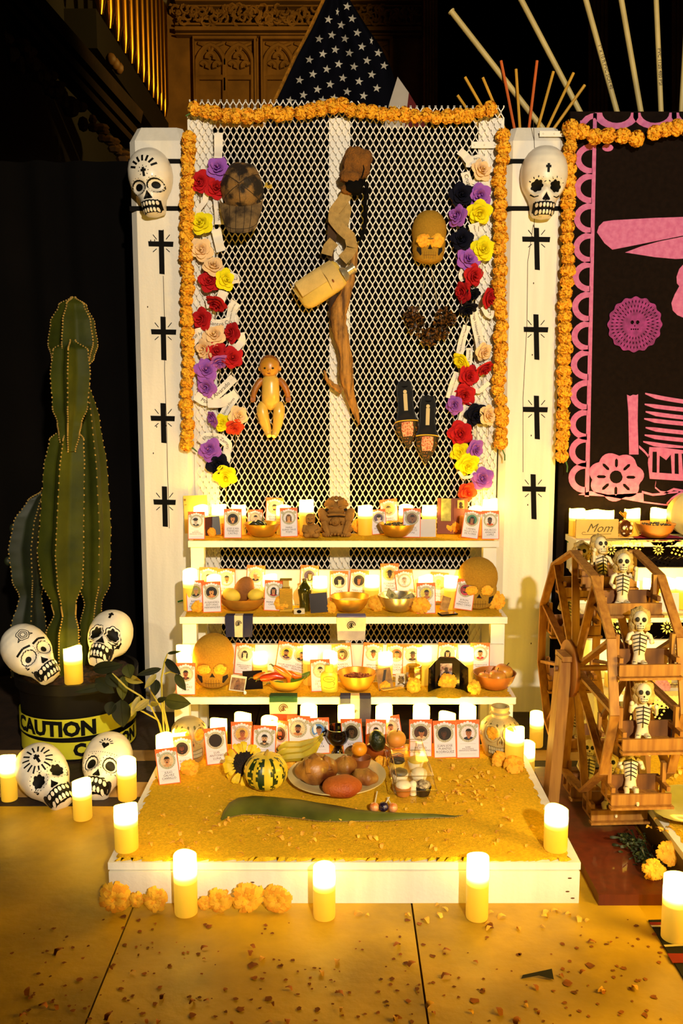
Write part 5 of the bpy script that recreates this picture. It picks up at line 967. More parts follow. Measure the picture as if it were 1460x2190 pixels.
m = MB(); m.box((-16 * q, -.0105, 52 * q), (21 * q, .0012, 48 * q), Euler((-.05, 0, -.12)).to_matrix()); m.build('pale_card', M('c8c86a', .7, h2='9a9a4a', vs=60, name='green_grey_print'), t); m = MB(); m.box((15 * q, -.012, 64 * q), (15 * q, .0012, 18 * q), Euler((-.05, 0, .12)).to_matrix()); m.build('small_photo', M('c8a050', .7, var=.1, name='sepia_small'), t); m = MB(); m.ell((15 * q, -.0132, 64 * q), (4 * q, .001, 5 * q), 8, 5); m.ell((15 * q, -.0132, 58 * q), (6 * q, .001, 3 * q), 8, 5); m.build('photo_figure', M('3a2410', .7, var=0, name='photo_dark'), t)
m = MB(); m.box((22 * q, -.02, 26 * q), (20 * q, .002, 30 * q), Euler((-.08, 0, .1)).to_matrix()); m.build('oval_print', M('b87a2a', .6, h2='7a4a1a', vs=40, name='amber_print'), t)
# --- middle shelf
t, R, H = bowl(519, 1281, 92, S2, -.27, M('a8701c', .6, var=.2, vs=20, name='husk_wood'), 'boat shaped wooden bowl of yellow cakes and a brown husk, middle shelf', 27, lambda a, i: 1 + .12 * cos(2 * a))
b_ = t.location
for x, y, r, lb in ((495, 1273, 20, 'left'), (547, 1272, 18, 'right')):
    c = U(x, y, -.285); tt = thing('yellow_cake', f'{lb} ridged yellow cake in the boat shaped bowl, middle shelf', 'food', c, 'yellow cakes'); q = S(y, -.285); m = MB(); m.ell((0, 0, 0), (r * q, .022, r * .72 * q), 20, 12, Euler((0, .35 if lb == 'left' else -.3, 0)).to_matrix(), lambda v: 1 + .03 * sin(22 * math.atan2(v.z, v.x))); m.build('cake_body', M('e0c040', .7, var=.1, vs=20, name='ridged_yellow'), tt)
c = U(521, 1262, -.255); t = thing('brown_husk', 'brown dried husk standing behind the yellow cakes, middle shelf', 'husk', c); q = S(1262, -.255); m = MB(); m.ell((0, 0, 0), (21 * q, .018, 31 * q), 18, 12, Euler((0, .4, 0)).to_matrix(), lambda v: 1 + .12 * v.z * (v.z < 0)); m.build('husk_body', M('9a5e1c', .75, h2='85501a', vs=30, bump=.3, name='husk_skin'), t)
c = on(611, S2, -.285); q = S(1260, -.285); t = thing('perfume_bottle', 'clear ribbed perfume bottle with a square cap, middle shelf', 'bottle', c); m = MB(); m.box((0, 0, 25 * q), (27 * q, .022, 50 * q)); m.build('bottle_glass', M('d8a838', .15, var=.1, vs=6, name='amber_glass', coat=.6), t); m = MB()
for i in range(14): z = (4 + i * 3.2) * q; m.bar((-13.5 * q, -.0115, z), (13.5 * q, -.0115, z + 4 * q), .0012, .001, (0, 1, 0))
stuff(m.build('glass_ribs', M('8a5e14', .3, var=0, name='rib_shadow'), t)); m = MB(); m.box((0, 0, 59 * q), (13 * q, .013, 16 * q)); m.build('bottle_cap', M('e0c878', .2, .4, var=.05, name='pale_gold_cap'), t); m = MB(); m.box((0, 0, 51.5 * q), (17 * q, .017, 3 * q)); m.box((0, 0, 68.5 * q), (26 * q, .02, 3 * q)); stuff(m.build('cap_trim', M('c8a040', .25, .8, var=0, name='gold_trim'), t))
c = on(651, S2, -.28); q = S(1260, -.28); t = thing('green_vase', 'dark green glass vase with round shoulders, middle shelf', 'vase', c); m = MB(); m.lathe([(r * q, z * q) for r, z in [(11, 0), (12, 2), (11.5, 14), (12.5, 28), (15, 40), (15.5, 46), (13, 53), (8, 58), (5.5, 62), (5, 66), (6.5, 69), (4, 69), (3.5, 60)]], 24); m.build('vase_body', M('1a1a08', .12, h2='5a5212', vs=4, name='dark_green_glass', coat=.6), t)
print_(683, 1266, 38, 42, S2, -.325, -5, BLKG, 'dark glossy photo leaning below the candle right of the green vase')
c = on(639, S2, -.325); q = S(1296, -.325); t = thing('small_white_box', 'small white box with a black round emblem, before the green vase', 'box', c); m = MB(); m.box((0, 0, 6 * q), (23 * q, .014, 11 * q), Euler((0, 0, .1)).to_matrix()); m.build('box_body', M('d8c8a0', .6, var=.05, name='box_card'), t); m = MB(); m.prism([(5 * q * cos(a), 6 * q + 3.6 * q * sin(a)) for a in [i * .4 for i in range(16)]], -.0085, -.0068); m.build('box_emblem', BLACK, t)
t, R, H = bowl(748, 1276, 86, S2, -.29, BOWLM, 'brass bowl of white rice on the middle shelf', 32); o = MB(); o.lathe([(R * .78, H * .62), (R * .5, H * .74), (.001, H * .78)], 24); o = ob('rice', o.mesh('rice', M('e8d8a8', .8, var=.12, vs=160, bump=.6, bs=400, name='rice_grain'), 60), None, t.location); stuff(tag(o, 'white rice filling the brass bowl on the middle shelf', 'rice'))
t, R, H = bowl(851, 1272, 86, S2, -.285, BOWLS, 'steel bowl of folded banknotes on the middle shelf', 34); bl = t.location
NOTE = M('b0a878', .7, h2='6a6a4a', vs=90, det=5, name='banknote_print')
for k, (x, y, a, lb) in enumerate(((838, 1274, 40, 'left'), (874, 1282, -25, 'right'))):
    c = U(x, y, -.295 + .012 * k); t = thing('banknote', f'{lb} folded banknote in the steel bowl, middle shelf', 'banknote', c, 'banknotes', (-.7, radians(a), .3)); q = S(y, -.29); m = MB(); m.box((0, 0, 0), (30 * q, .0012, 22 * q)); m.build('note_sheet', NOTE, t); m = MB(); m.prism([(4 * q * cos(a_), 5 * q * sin(a_)) for a_ in [i * .5 for i in range(12)]], -.0012, -.0006); m.build('note_portrait', M('4a4a34', .7, var=.2, name='note_ink'), t)
print_(948, 1267, 18, 30, S2, -.3, 17, M('d0a048', .7, h2='8a6020', vs=50, name='amber_photo'), 'small amber photo tilted behind the flat mirror, middle shelf', lean=14)
c = G(955, 1309, S2['z'] + .005); t = thing('flat_mirror', 'small flat square mirror lying on the middle shelf', 'mirror', (c.x, -.335, S2['z'] + .006), None, (radians(2), 0, radians(20))); m = MB(); m.box((0, 0, 0), (.058, .03, .003)); m.build('mirror_frame', BLACK, t); m = MB(); m.box((0, 0, .002), (.053, .026, .001)); m.build('mirror_glass', M('c8b890', .08, 1, var=0, name='silvered_glass'), t)
c = U(1021, 1254, -.25); t = thing('sand_skull', 'gold sand coated skull with marigold eyes, right end of the middle shelf', 'skull', (c.x, -.25, S2['z'] + .004 + .084), 'sand coated skulls', None, .17); t.scale = (.20, .13, .17); ob('skull_body', SKM['wide'][0], t); sandface(t, 'wide')
c = U(457, 1427, -.43); t = thing('sand_skull', 'largest gold sand coated skull, left part of the bottom shelf', 'skull', (c.x, -.43, S1['z'] + .004 + .083), 'sand coated skulls', None, .17); t.scale = (.196, .13, .168); ob('skull_body', SKM['wide'][0], t); sandface(t, 'wide')
# --- little flags hung over the shelf edges
def cloth_flag(x0, x1, y0, y1, sh, lab, bands, vert, emblem, drop=0):
    Y = sh['f'] - .006; A = U(x0, y0, Y); B = U(x1, y1, Y); w = B.x - A.x; ztop = sh['z'] + .005; zb = B.z; t = thing('small_flag', lab, 'flag', ((A.x + B.x) / 2, Y, ztop), 'small flags under the shelf bowls'); n = len(bands)
    def P(u, v, d=0):
        s = v * (ztop - zb + .03); x = -w / 2 + w * u + .003 * sin(v * 4) * (u - .5)
        if s < .03: return (x, .03 - s + d * 0, .0012 + d)
        return (x, -.001 - .004 * (.5 + .5 * sin(u * 8 + v * 3)) * v - d, -(s - .03))
    for k, (a, b, col) in enumerate(bands):
        m = MB(); f = (lambda u, v: (a + (b - a) * u, v)) if vert else (lambda u, v: (u, a + (b - a) * v)); mt = M(col, .85, var=.08, vs=40, bump=.2, bs=300, name='flag_cloth')
        m.grid(lambda u, v: P(*f(u, 1 - v)), 6, 10); m.grid(lambda u, v: P(*f(1 - u, 1 - v), -.0008), 6, 10); m.build('flag_band', mt, t)
    ex, ey, er, ec = emblem; m = MB(); p0_ = Vector(P(ex, ey)) + Vector((0, -.003, 0))
    for r in (1, .62): m.tube([p0_ + Vector((er * r * cos(a), 0, er * r * sin(a))) for a in [i * pi / 9 for i in range(15 if r < 1 else 13)]], er * .1, 5)
    m.ell(p0_, (er * .3, .001, er * .5), 8, 5); m.tube([p0_ + Vector((-er * .5, 0, -er * .6)), p0_ + Vector((0, 0, -er * .2)), p0_ + Vector((er * .5, 0, -er * .5))], er * .1, 5); m.build('flag_emblem', M(ec, .8, var=.1, name='emblem_ink'), t); return t
cloth_flag(482, 540, 1308, 1362, S2, 'navy and cream vertical striped flag with a black emblem, middle shelf edge', [(0, .33, '1c1c40'), (.33, .64, 'e0cfa0'), (.64, 1, '1c1c40')], True, (.49, .55, .0095, '15120f'))
cloth_flag(721, 781, 1308, 1369, S2, 'grey blue and cream horizontal striped flag with an emblem, middle shelf edge', [(0, .32, '77749a'), (.32, .72, 'e2d2a4'), (.72, 1, '96909c')], False, (.5, .55, .013, '1a1208'))
cloth_flag(577, 635, 1484, 1546, S1, 'green, cream and red striped flag with a brown emblem, bottom shelf edge', [(0, .42, '1c4a20'), (.42, .74, 'e0d098'), (.74, 1, 'c83a14')], False, (.5, .58, .013, '5a3a14'))
cloth_flag(728, 792, 1484, 1552, S1, 'dark blue and cream vertical striped flag, bottom shelf edge', [(0, .34, '2c3050'), (.34, .63, 'e0cf98'), (.63, 1, '2c2c44')], True, (.49, .62, .006, '3a3214'))
# --- bottom shelf
SEP_ = M('c8a870', .6, h2='5a3a1e', vs=60, name='sepia_photo')
def virgin(t, q): m = MB(); m.box((0, -.0006, 15 * q), (30 * q, .0008, 26 * q)); m.build('photo_image', M('b08a58', .6, h2='6a4422', vs=50, name='sepia_image'), t); m = MB(); m.prism([(-7 * q, 3 * q), (7 * q, 3 * q), (5 * q, 20 * q), (0, 27 * q), (-5 * q, 20 * q)], -.0018, -.0011); m.build('robed_figure', M('4a2a14', .6, h2='8a5a30', vs=90, name='robe_print'), t)
print_(506, 1452, 34, 33, S1, -.485, 7, M('e4d8b8', .6, var=.03, name='photo_border'), 'sepia print of a robed figure leaning beside the sand skull, bottom shelf', lean=28, extra=virgin)
print_(541, 1433, 42, 40, S1, -.465, -3, M('120806', .8, var=.1, name='matte_black', sp=.15), 'plain black square card left of the chilli bowl, bottom shelf', 'black_card', 'card', 8)
c = on(516, S1, -.505); t = thing('paper_ball', 'tiny crumpled white paper between the sepia print and the black square', 'paper', (U(524, 1478, -.505).x, -.505, c.z + .003)); m = MB(); m.ell((0, 0, .003), (.005, .004, .006), 8, 6, None, lambda v: 1 + .2 * sin(9 * v.x + 7 * v.z)); m.build('crumpled_paper', PAPER, t)
t, R, H = bowl(612, 1460, 80, S1, -.455, M('dca832', .35, .3, var=.1, vs=10, name='yellow_bowl'), 'yellow bowl of red, orange and green chillies, bottom shelf', 26)
for pts, r, mt, lb, d in [([(612, 1424), (585, 1425), (604, 1436), (617, 1446), (618, 1468)][1:], 8, CHO, 'top arching orange chilli', -.485), ([(557, 1452), (566, 1449), (590, 1445), (622, 1450)], 9, CHR, 'long red chilli', -.475), ([(542, 1449), (552, 1447), (564, 1443), (578, 1446)], 8, CHO, 'small orange chilli at the left', -.46), ([(664, 1438), (648, 1447), (625, 1456), (606, 1466)], 7, CHG, 'long green chilli at the right', -.45), ([(580, 1462), (592, 1462), (604, 1464), (612, 1466)], 7, CHG, 'green chilli lying in the bottom', -.47), ([(645, 1446), (632, 1446), (620, 1440), (612, 1434)], 7, CHO, 'orange chilli pointing right', -.462)]: chilli(pts, r, mt, f'{lb} in the yellow bowl, bottom shelf', d)
c = on(703, S1, -.475); q = S(1455, -.475); t = thing('lotion_bottle', 'yellow lotion bottle with black oval lettering, bottom shelf', 'bottle', c); m = MB(); YP = M('ecd63a', .4, var=.05, vs=8, name='yellow_plastic', coat=.2); pr = [(17, 0), (18.5, 2), (19, 8), (19, 34), (17, 41), (10, 46), (8, 47)]
m.lathe([(r * q, z * q) for r, z in pr], 24, wob=lambda a, i: 1 if True else 1); m.v = [(x, y * .5, z) for x, y, z in m.v]; m.build('bottle_body', YP, t); m = MB(); m.lathe([(9.5 * q, 45 * q), (9.5 * q, 57 * q), (8.5 * q, 59 * q)], 18); m.v = [(x, y * .75, z) for x, y, z in m.v]; m.build('bottle_cap', M('e6d44a', .5, var=.05, name='yellow_cap'), t)
bend = lambda x, y: Vector((x, -.5 * sqrt(max(0, (19.3 * q) ** 2 - x * x)) - .0006, y)); textobj("O'Donas", .0062, BLACK, t, (0, 0, 30 * q), 'bottle_lettering', bend); m = MB()
for sc_ in (1,): ps = [bend(12.5 * q * cos(a), 30 * q + 6 * q * sin(a)) for a in [i * pi / 12 for i in range(25)]]; m.tube(ps, .0005, 4); m.tube([bend(-12 * q + 24 * q * i / 8, 13 * q - 3 * q * sin(i * pi / 8)) for i in range(9)], .0004, 4); m.tube([bend(9 * q, 24 * q), bend(12 * q, 21 * q), bend(10 * q, 16 * q)], .0007, 4)
stuff(m.build('label_lines', BLACK, t))
t, R, H = bowl(763, 1440, 84, S1, -.46, M('c8902c', .38, .5, var=.2, vs=14, name='copper_bowl'), 'copper bowl of shelled nuts on the bottom shelf', 38)
stuff(tag(heap(t, R, H, 120, lambda m, p_: m.ell(p_, (.0036, .0036, .0065), 6, 5, Euler((random.uniform(1, 2), random.uniform(0, 3), random.uniform(0, 3))).to_matrix()), M('8a3a14', .55, var=.3, vs=60, name='nut_skin'), 'shelled_nuts', .6), 'heap of reddish shelled nuts in the copper bowl', 'nuts'))
def tri(t, q): m = MB(); m.prism([(-6 * q, 18 * q), (2 * q, 42 * q), (8 * q, 42 * q), (0, 18 * q)], -.001, -.0002); m.build('dark_stripe', M('1c120a', .6, var=0, name='photo_stripe'), t)
print_(826, 1436, 32, 46, S1, -.475, -10, M('b08432', .6, h2='5a3a18', vs=24, name='ochre_photo'), 'ochre photo print leaning between the nut bowl and the emblem card', lean=14, extra=tri)
def emb(t, q):
    m = MB(); m.ell((0, -.001, 16 * q), (7 * q, .0008, 8 * q), 10, 5); m.tube([(-7 * q, -.001, 6 * q), (0, -.001, 10 * q), (7 * q, -.001, 6 * q)], 1.4 * q, 5); m.tube([(-5 * q, -.001, 24 * q), (0, -.001, 20 * q), (5 * q, -.001, 24 * q)], 1.2 * q, 5); m.build('printed_emblem', M('2a1a10', .7, h2='9a7a3a', vs=150, name='emblem_print'), t)
print_(857, 1441, 24, 29, S1, -.44, 2, M('dcd4bc', .6, var=.03, name='emblem_card'), 'small white card with a dark coat of arms, beside the glass cup', 'emblem_card', 'card', 6, emb)
c = on(830, S1, -.5); t = thing('dry_twig', 'bundle of dry feathery twigs lying before the emblem card, bottom shelf', 'twig', U(838, 1474, -.5)); m = MB()
for i in range(9): m.tube([(-.03 + random.uniform(-.004, .004), random.uniform(-.006, .006), -.003 + i * .0007), (.0, random.uniform(-.004, .004), i * .0006), (.034 + random.uniform(-.008, .004), random.uniform(-.006, .006), .006 + i * .001)], [.0012, .001, .0005], 5)
m.build('twig_bundle', M('a8863c', .8, var=.2, name='dry_straw'), t)
c = on(887, S1, -.45); q = S(1450, -.45); t = thing('glass_cup', 'thick yellowish glass cup behind a marigold, bottom shelf', 'cup', c); m = MB(); m.lathe([(14 * q, 0), (16 * q, 3 * q), (17.5 * q, 30 * q), (17 * q, 52 * q), (15.5 * q, 52 * q), (15.5 * q, 10 * q), (.001, 8 * q)], 8); m.build('cup_glass', clear_mat('yellow_glass', 'e8d88a', .16), t); m = MB(); m.lathe([(14 * q, 9 * q), (15 * q, 30 * q), (.001, 30 * q)], 8); m.build('cup_water', M('d8b848', .2, var=.1, name='amber_liquid'), t)
c = on(960, S1, -.45); q = S(1450, -.45); BLG = M('0a0706', .2, var=0, name='black_lacquer', coat=.5); t = thing('black_shrine', 'glossy black folding shrine framing a small photo, bottom shelf', 'frame', c); m = MB(); m.prism([(-26 * q, 0), (26 * q, 0), (26 * q, 62 * q), (16 * q, 70 * q), (-16 * q, 70 * q), (-26 * q, 62 * q)], -.004, .004); m.build('shrine_back', BLG, t)
for s in (-1, 1): m = MB(); m.add([(s * 26 * q, -.004, 0), (s * 42 * q, -.03, 0), (s * 41 * q, -.03, 52 * q), (s * 26 * q, -.004, 62 * q), (s * 27 * q, 0, 0), (s * 43 * q, -.027, 0), (s * 42 * q, -.027, 52 * q), (s * 27 * q, 0, 62 * q)], [(0, 1, 2, 3), (7, 6, 5, 4), (0, 4, 5, 1), (1, 5, 6, 2), (2, 6, 7, 3), (3, 7, 4, 0)]); m.build('shrine_wing', BLG, t)
m = MB(); m.box((-3 * q, -.0048, 42 * q), (25 * q, .001, 30 * q)); m.build('framed_photo', M('c8b8b0', .5, h2='5a3038', vs=90, name='faded_photo'), t); m = MB(); m.ell((-3 * q, -.0056, 44 * q), (4 * q, .0006, 5 * q), 8, 5); m.ell((-3 * q, -.0056, 35 * q), (7 * q, .0006, 5 * q), 8, 5); m.build('photo_person', M('2a1414', .6, var=.2, name='photo_person_dark'), t)
c = on(957, S1, -.49); m = MB(); t = thing('sand_mound', 'little heap of sand in front of the black shrine, bottom shelf', 'sand', (U(957, 1470, -.49).x, -.485, S1['z'] + .001)); m.lathe([(.05, 0), (.035, .008), (.015, .016), (.001, .018)], 20, wob=lambda a, i: 1 + .1 * sin(5 * a)); stuff(m.build('mound_body', SAND, t))
t, R, H = bowl(1057, 1450, 92, S1, -.445, BOWLW, 'reddish wooden bowl of three apples, right end of the bottom shelf', 34)
APP = M('c8641c', .35, h2='d89a34', vs=9, name='apple_skin', coat=.2)
def fruit(px, py, r, Y, mat, lab, nm='apple', cat='fruit', sq=.92, stem=True, group=None, rot=0):
    c = U(px, py, Y); q = S(py, Y) * r; t = thing(nm, lab, cat, c, group, (0, rot, 0)); m = MB(); m.ell((0, 0, 0), (q, q, q * sq), 20, 14, None, lambda v: 1 - .16 * max(0, v.z - .75) * 4 - .08 * max(0, -v.z - .8) * 3); m.build('fruit_body', mat, t)
    if stem: m = MB(); m.tube([(0, 0, q * sq * .7), (.001, 0, q * sq * 1.02), (.003, -.001, q * sq * 1.22)], [.0014, .0012, .0016], 6); m.build('fruit_stem', M('3a2410', .8, var=0, name='fruit_stem_brown'), t)
    return t
fruit(1035, 1450, 15, -.45, APP, 'smallest apple, left in the wooden bowl', group='apples in the bowl'); fruit(1063, 1450, 20, -.462, APP, 'front apple with its stem up, middle of the wooden bowl', group='apples in the bowl'); fruit(1077, 1437, 20, -.435, APP, 'highest apple at the back right of the wooden bowl', group='apples in the bowl', rot=.4)
# ================================================================ offerings on the platform
PZ = PLT['z'] + .006
def gp(px, py, z=PZ): return G(px, py, z)
# plate with breads
pc = gp(720, 1668); q = S(1668, pc.y); t = thing('dinner_plate', 'large round cream plate of sweet breads on the sandy platform', 'plate', (pc.x, pc.y, PZ)); R = 105 * q; m = MB(); m.lathe([(R * .55, 0), (R * .62, .004), (R * .8, .009), (R, .017), (R * 1.0, .0195), (R * .97, .019), (R * .78, .0125), (R * .6, .0085), (.001, .0075)], 44); m.build('plate_body', M('d8c48a', .35, var=.04, name='cream_ceramic', coat=.3), t)
CR1 = M('b87c2c', .42, h2='54220a', vs=13, bump=.25, bs=60, name='dark_crust', coat=.15, det=5, lo=.4, hi=.62); CR2 = M('c86a18', .6, h2='8a2c0a', vs=10, bump=.3, bs=180, name='red_crust', lo=.35, hi=.7); CR3 = M('b88434', .5, h2='7a4014', vs=18, bump=.3, bs=70, name='gold_crust', coat=.1)
def bread(px, py, w, h, mat, lab, rz, dep=.05, fn=None, dz=.009, tilt=0):
    c = U(px, py, pc.y); c = gp(px, py + h * .25, PZ + dz); q = S(py, c.y); t = thing('sweet_bread', lab, 'bread', (c.x, c.y, PZ + dz), 'sweet breads on the plate', (tilt, 0, rz)); H = h * q * .74; m = MB(); m.ell((0, 0, H * .42), (w * q / 2, dep, H * .62), 30, 18, None, fn); m.v = [(x, y, max(z, 0)) for x, y, z in m.v]; m.build('bread_body', mat, t); return t, q, H
t, q, H = bread(677, 1650, 92, 66, CR1, 'largest dark crusted pan de muerto bread at the left of the plate', .35, .046, lambda v: 1 + .06 * sin(5 * v.x + 2) + .1 * max(0, v.z) * (abs(v.x * .9 - v.y) < .22) + .05 * sin(8 * v.y), .010, 0)
m = MB()
for k in range(3): m.tube([Vector((-.034 + .03 * k, -.034, H * .55)), Vector((-.028 + .026 * k, -.012, H * .9)), Vector((-.02 + .024 * k, .03, H * .75))], [.008, .012, .009], 8)
stuff(m.build('bread_bones', CR1, t))
bread(732, 1684, 86, 50, CR2, 'orange red dome of bread at the front of the plate', .1, .04, lambda v: 1 + .03 * sin(6 * v.x), .0095)
bread(738, 1640, 46, 44, CR3, 'small golden bread at the back of the plate', .2, .03, lambda v: 1 + .14 * max(0, cos(4 * math.atan2(v.y, v.x))) * (v.z > -.2), .0095); bread(780, 1664, 58, 40, CR3, 'flat golden bread at the right of the plate', -.5, .028, lambda v: 1 + .06 * sin(7 * v.x + 3 * v.y), .0095)
# striped gourd
c = gp(569, 1688); q = S(1663, c.y); r = 46 * q; t = thing('striped_gourd', 'yellow and green striped gourd in front of the sunflower', 'gourd', (c.x, c.y, PZ)); GY_, GG = M('e0c02c', .4, var=.12, vs=20, name='gourd_yellow', coat=.2), M('1f300c', .4, var=.25, vs=30, name='gourd_green', coat=.2); m = MB(); N, K = 64, 24; vs = []
for i in range(K + 1):
    th = pi * i / K
    for j in range(N): a = 2 * pi * j / N; g = 1 + .035 * cos(10 * a) * sin(th); vs.append((r * g * sin(th) ** .85 * cos(a), r * g * sin(th) ** .85 * sin(a), r * .9 + r * .86 * cos(th) - r * .1 * max(0, cos(th) - .8) * 4))
for i in range(K):
    for j in range(N):
        jj = (j + (1 if random.random() < .25 else 0)) % N; ph = (jj * 10 / N) % 1; m.m = 1 if (ph < .46 and 2 < i < K - 1 and not (random.random() < .12)) else 0; m.add([vs[i * N + j], vs[i * N + (j + 1) % N], vs[(i + 1) * N + (j + 1) % N], vs[(i + 1) * N + j]], [(0, 3, 2, 1)])
o = m.build('gourd_body', [GY_, GG], t)
import bmesh
b_ = bmesh.new(); b_.from_mesh(o.data); bmesh.ops.remove_doubles(b_, verts=b_.verts, dist=1e-5); bmesh.ops.recalc_face_normals(b_, faces=b_.faces); b_.to_mesh(o.data); b_.free(); o.data.polygons.foreach_set('use_smooth', [True] * len(o.data.polygons))
m = MB(); m.tube([(0, 0, r * 1.66), (.002, 0, r * 1.8), (.006, 0, r * 1.92)], [.006, .004, .003], 7); m.build('gourd_stem', M('a8862c', .7, name='dry_stem'), t)
# sunflower
c = U(523, 1633, -.80); c.z = max(c.z, PZ + .03); q = S(1633, -.80); t = thing('sunflower', 'sunflower with a black centre leaning behind the striped gourd', 'flower', c); Rt = Matrix.Rotation(radians(62), 3, 'X'); m = MB(); rn = random.Random(4)
for k in range(34):
    a = 2 * pi * k / 34 + rn.uniform(-.1, .1); L = rn.uniform(15, 24) * q; d = Rt @ Vector((cos(a), sin(a), rn.uniform(-.1, .35))); u = Rt @ Vector((-cos(a) * .2, -sin(a) * .2, 1)); petal(m, d * 23 * q, d, u, L, rn.uniform(9, 13) * q, .8, rn)
m.mi = [0] * len(m.mi); m.build('sunflower_petals', M('f0c814', .6, var=.12, vs=20, name='sunflower_yellow'), t, 80); m = MB(); m.ell((0, 0, 0), (27 * q, 27 * q, 8 * q), 22, 8, Rt); n = 90
for k in range(n): r_ = 25 * q * sqrt(k / n); a = k * 2.4; m.ell(Rt @ Vector((r_ * cos(a), r_ * sin(a), 7.5 * q * (1 - (k / n) ** 2))), 2.4 * q, 5, 4)
m.build('seed_disc', M('160a06', .85, h2='2c160c', vs=60, name='sunflower_seed'), t)
# bananas
BAN = M('d8bc28', .45, h2='8a7a1c', vs=12, name='banana_skin', lo=.45, hi=.75)
for k, (pts, r, lb, d) in enumerate([([(595, 1603), (612, 1594), (640, 1594), (668, 1588), (684, 1576)], 9, 'upper', .012), ([(594, 1612), (615, 1607), (645, 1606), (668, 1598), (682, 1582)], 10, 'middle', -.01), ([(600, 1622), (620, 1619), (648, 1617), (668, 1607), (684, 1586)], 9.5, 'lower', -.03)]):
    P = [U(x, y, -.72 + d) for x, y in pts]; dz = max(0, PZ + .004 - min(p_.z - r * S(1600, -.72) * .8 for p_ in P)); P = [p_ + Vector((0, 0, dz)) for p_ in P]; q = S(1600, -.72); t = thing('banana', f'{lb} banana of the ripe bunch left of the black goblet', 'banana', P[0], 'bananas'); PP = []
    for i in range(4):
        for j in range(4): f = j / 4; PP.append(P[i].lerp(P[i + 1], f) - P[0])
    PP.append(P[4] - P[0]); m = MB(); m.tube(PP, [r * q * min(1, .45 + i * .25, .35 + (16 - i) * .16) for i in range(17)], 6); m.build('banana_body', BAN, t, 25); m = MB(); m.ell((0, 0, 0), (r * q * .5, r * q * .4, r * q * .45), 8, 5); m.build('banana_tip', M('2a1a08', .8, var=0, name='banana_black'), t); m = MB(); m.tube([PP[-1], PP[-1] + Vector((.008, 0, .010))], [r * q * .4, r * q * .3], 6); m.build('banana_stem', M('9a8a2c', .7, var=.1, name='banana_stem'), t)
# black goblet
c = gp(722, 1611); q = S(1590, c.y); t = thing('black_goblet', 'glossy black pottery goblet with two small ears behind the bread plate', 'goblet', (c.x, c.y, PZ)); m = MB(); m.lathe([(r_ * q, z * q) for r_, z in [(14, 0), (14, 3), (10, 8), (9, 14), (12, 19), (22, 28), (27, 39), (27, 46), (25, 53), (27, 58), (25.5, 58), (23, 50), (22, 40), (14, 28), (.05, 25)]], 32); GB = M('070606', .12, var=0, name='black_glaze', coat=.8); m.build('goblet_body', GB, t)
for s in (-1, 1): m = MB(); m.tube([(s * 25 * q, 0, 50 * q), (s * 31 * q, 0, 48 * q), (s * 31 * q, 0, 41 * q), (s * 26 * q, 0, 38 * q)], 2 * q, 7); m.build('ear_handle', GB, t)
# fruit right of goblet
t, R, H = bowl(772, 1590, 44, dict(z=PZ - .004, f=-1.2, b=-.5), -.735, M('8a4a1c', .5, var=.25, vs=12, name='brown_bowl'), 'small brown bowl holding a halved orange fruit, behind the mango', 28)
fruit(768, 1602, 17, -.74, M('e08c14', .4, var=.1, vs=15, bump=.1, bs=200, name='orange_peel'), 'orange fruit in the small brown bowl behind the mango', 'orange_fruit', stem=False); mg = gp(806, 1624); q = S(1606, mg.y); t = thing('mango', 'dark red mango in front of the avocado', 'mango', (mg.x, mg.y, PZ + 20 * q)); m = MB(); m.ell((0, 0, 0), (29 * q, .024, 20 * q), 24, 14, Euler((0, .12, 0)).to_matrix(), lambda v: 1 + .06 * v.x); m.build('mango_skin', M('6a1c08', .3, h2='9a4a14', vs=6, name='mango_red', coat=.3), t)
c = U(806, 1578, -.70); t = thing('avocado', 'dark green avocado standing behind the mango', 'avocado', c); q = S(1578, -.7); m = MB(); m.ell((0, 0, -4 * q), (18 * q, 18 * q, 26 * q), 20, 14, Euler((0, -.25, 0)).to_matrix(), lambda v: 1 - .18 * max(0, v.z)); m.build('avocado_skin', M('10200c', .35, var=.3, vs=40, bump=.4, bs=150, name='avocado_green', coat=.3), t)
fruit(847, 1580, 21, -.70, M('e0a83c', .5, h2='d8842c', vs=6, name='peach_skin'), 'yellow peach behind the pastry box', 'peach', rot=.1)
# plastic pastry box
A = gp(838, 1722); B = gp(930, 1722); C_ = gp(842, 1622); PXm = (A.x + B.x) / 2; y0, y1 = A.y + .004, C_.y - .03; w = B.x - A.x; CL = clear_mat('clear_plastic', 'ffffff', .02); t = thing('pastry_box', 'clear plastic clamshell box of six small pastries right of the plate', 'box', (PXm, (y0 + y1) / 2, PZ), None, (0, 0, .04)); d = y1 - y0; m = MB(); hb, ht = .036, .072
def wall4(z0, z1, i0, i1, m):
    a, b = w / 2 - i0, d / 2 - i0; a2, b2 = w / 2 - i1, d / 2 - i1; m.add([(-a, -b, z0), (a, -b, z0), (a, b, z0), (-a, b, z0), (-a2, -b2, z1), (a2, -b2, z1), (a2, b2, z1), (-a2, b2, z1)], [(0, 1, 5, 4), (1, 2, 6, 5), (2, 3, 7, 6), (3, 0, 4, 7)])
m = MB(); wall4(.001, hb, .006, 0, m); m.add([(-w / 2 + .006, -d / 2 + .006, .001), (w / 2 - .006, -d / 2 + .006, .001), (w / 2 - .006, d / 2 - .006, .001), (-w / 2 + .006, d / 2 - .006, .001)], [(0, 1, 2, 3)]); m.build('box_tray', CL, t); m = MB(); wall4(hb, ht, 0, .008, m); z = ht; a, b = w / 2 - .008, d / 2 - .008; m.add([(-a, -b, z), (a, -b, z), (a, b, z), (-a, b, z)], [(0, 1, 2, 3)]); m.build('box_lid', CL, t); m = MB()
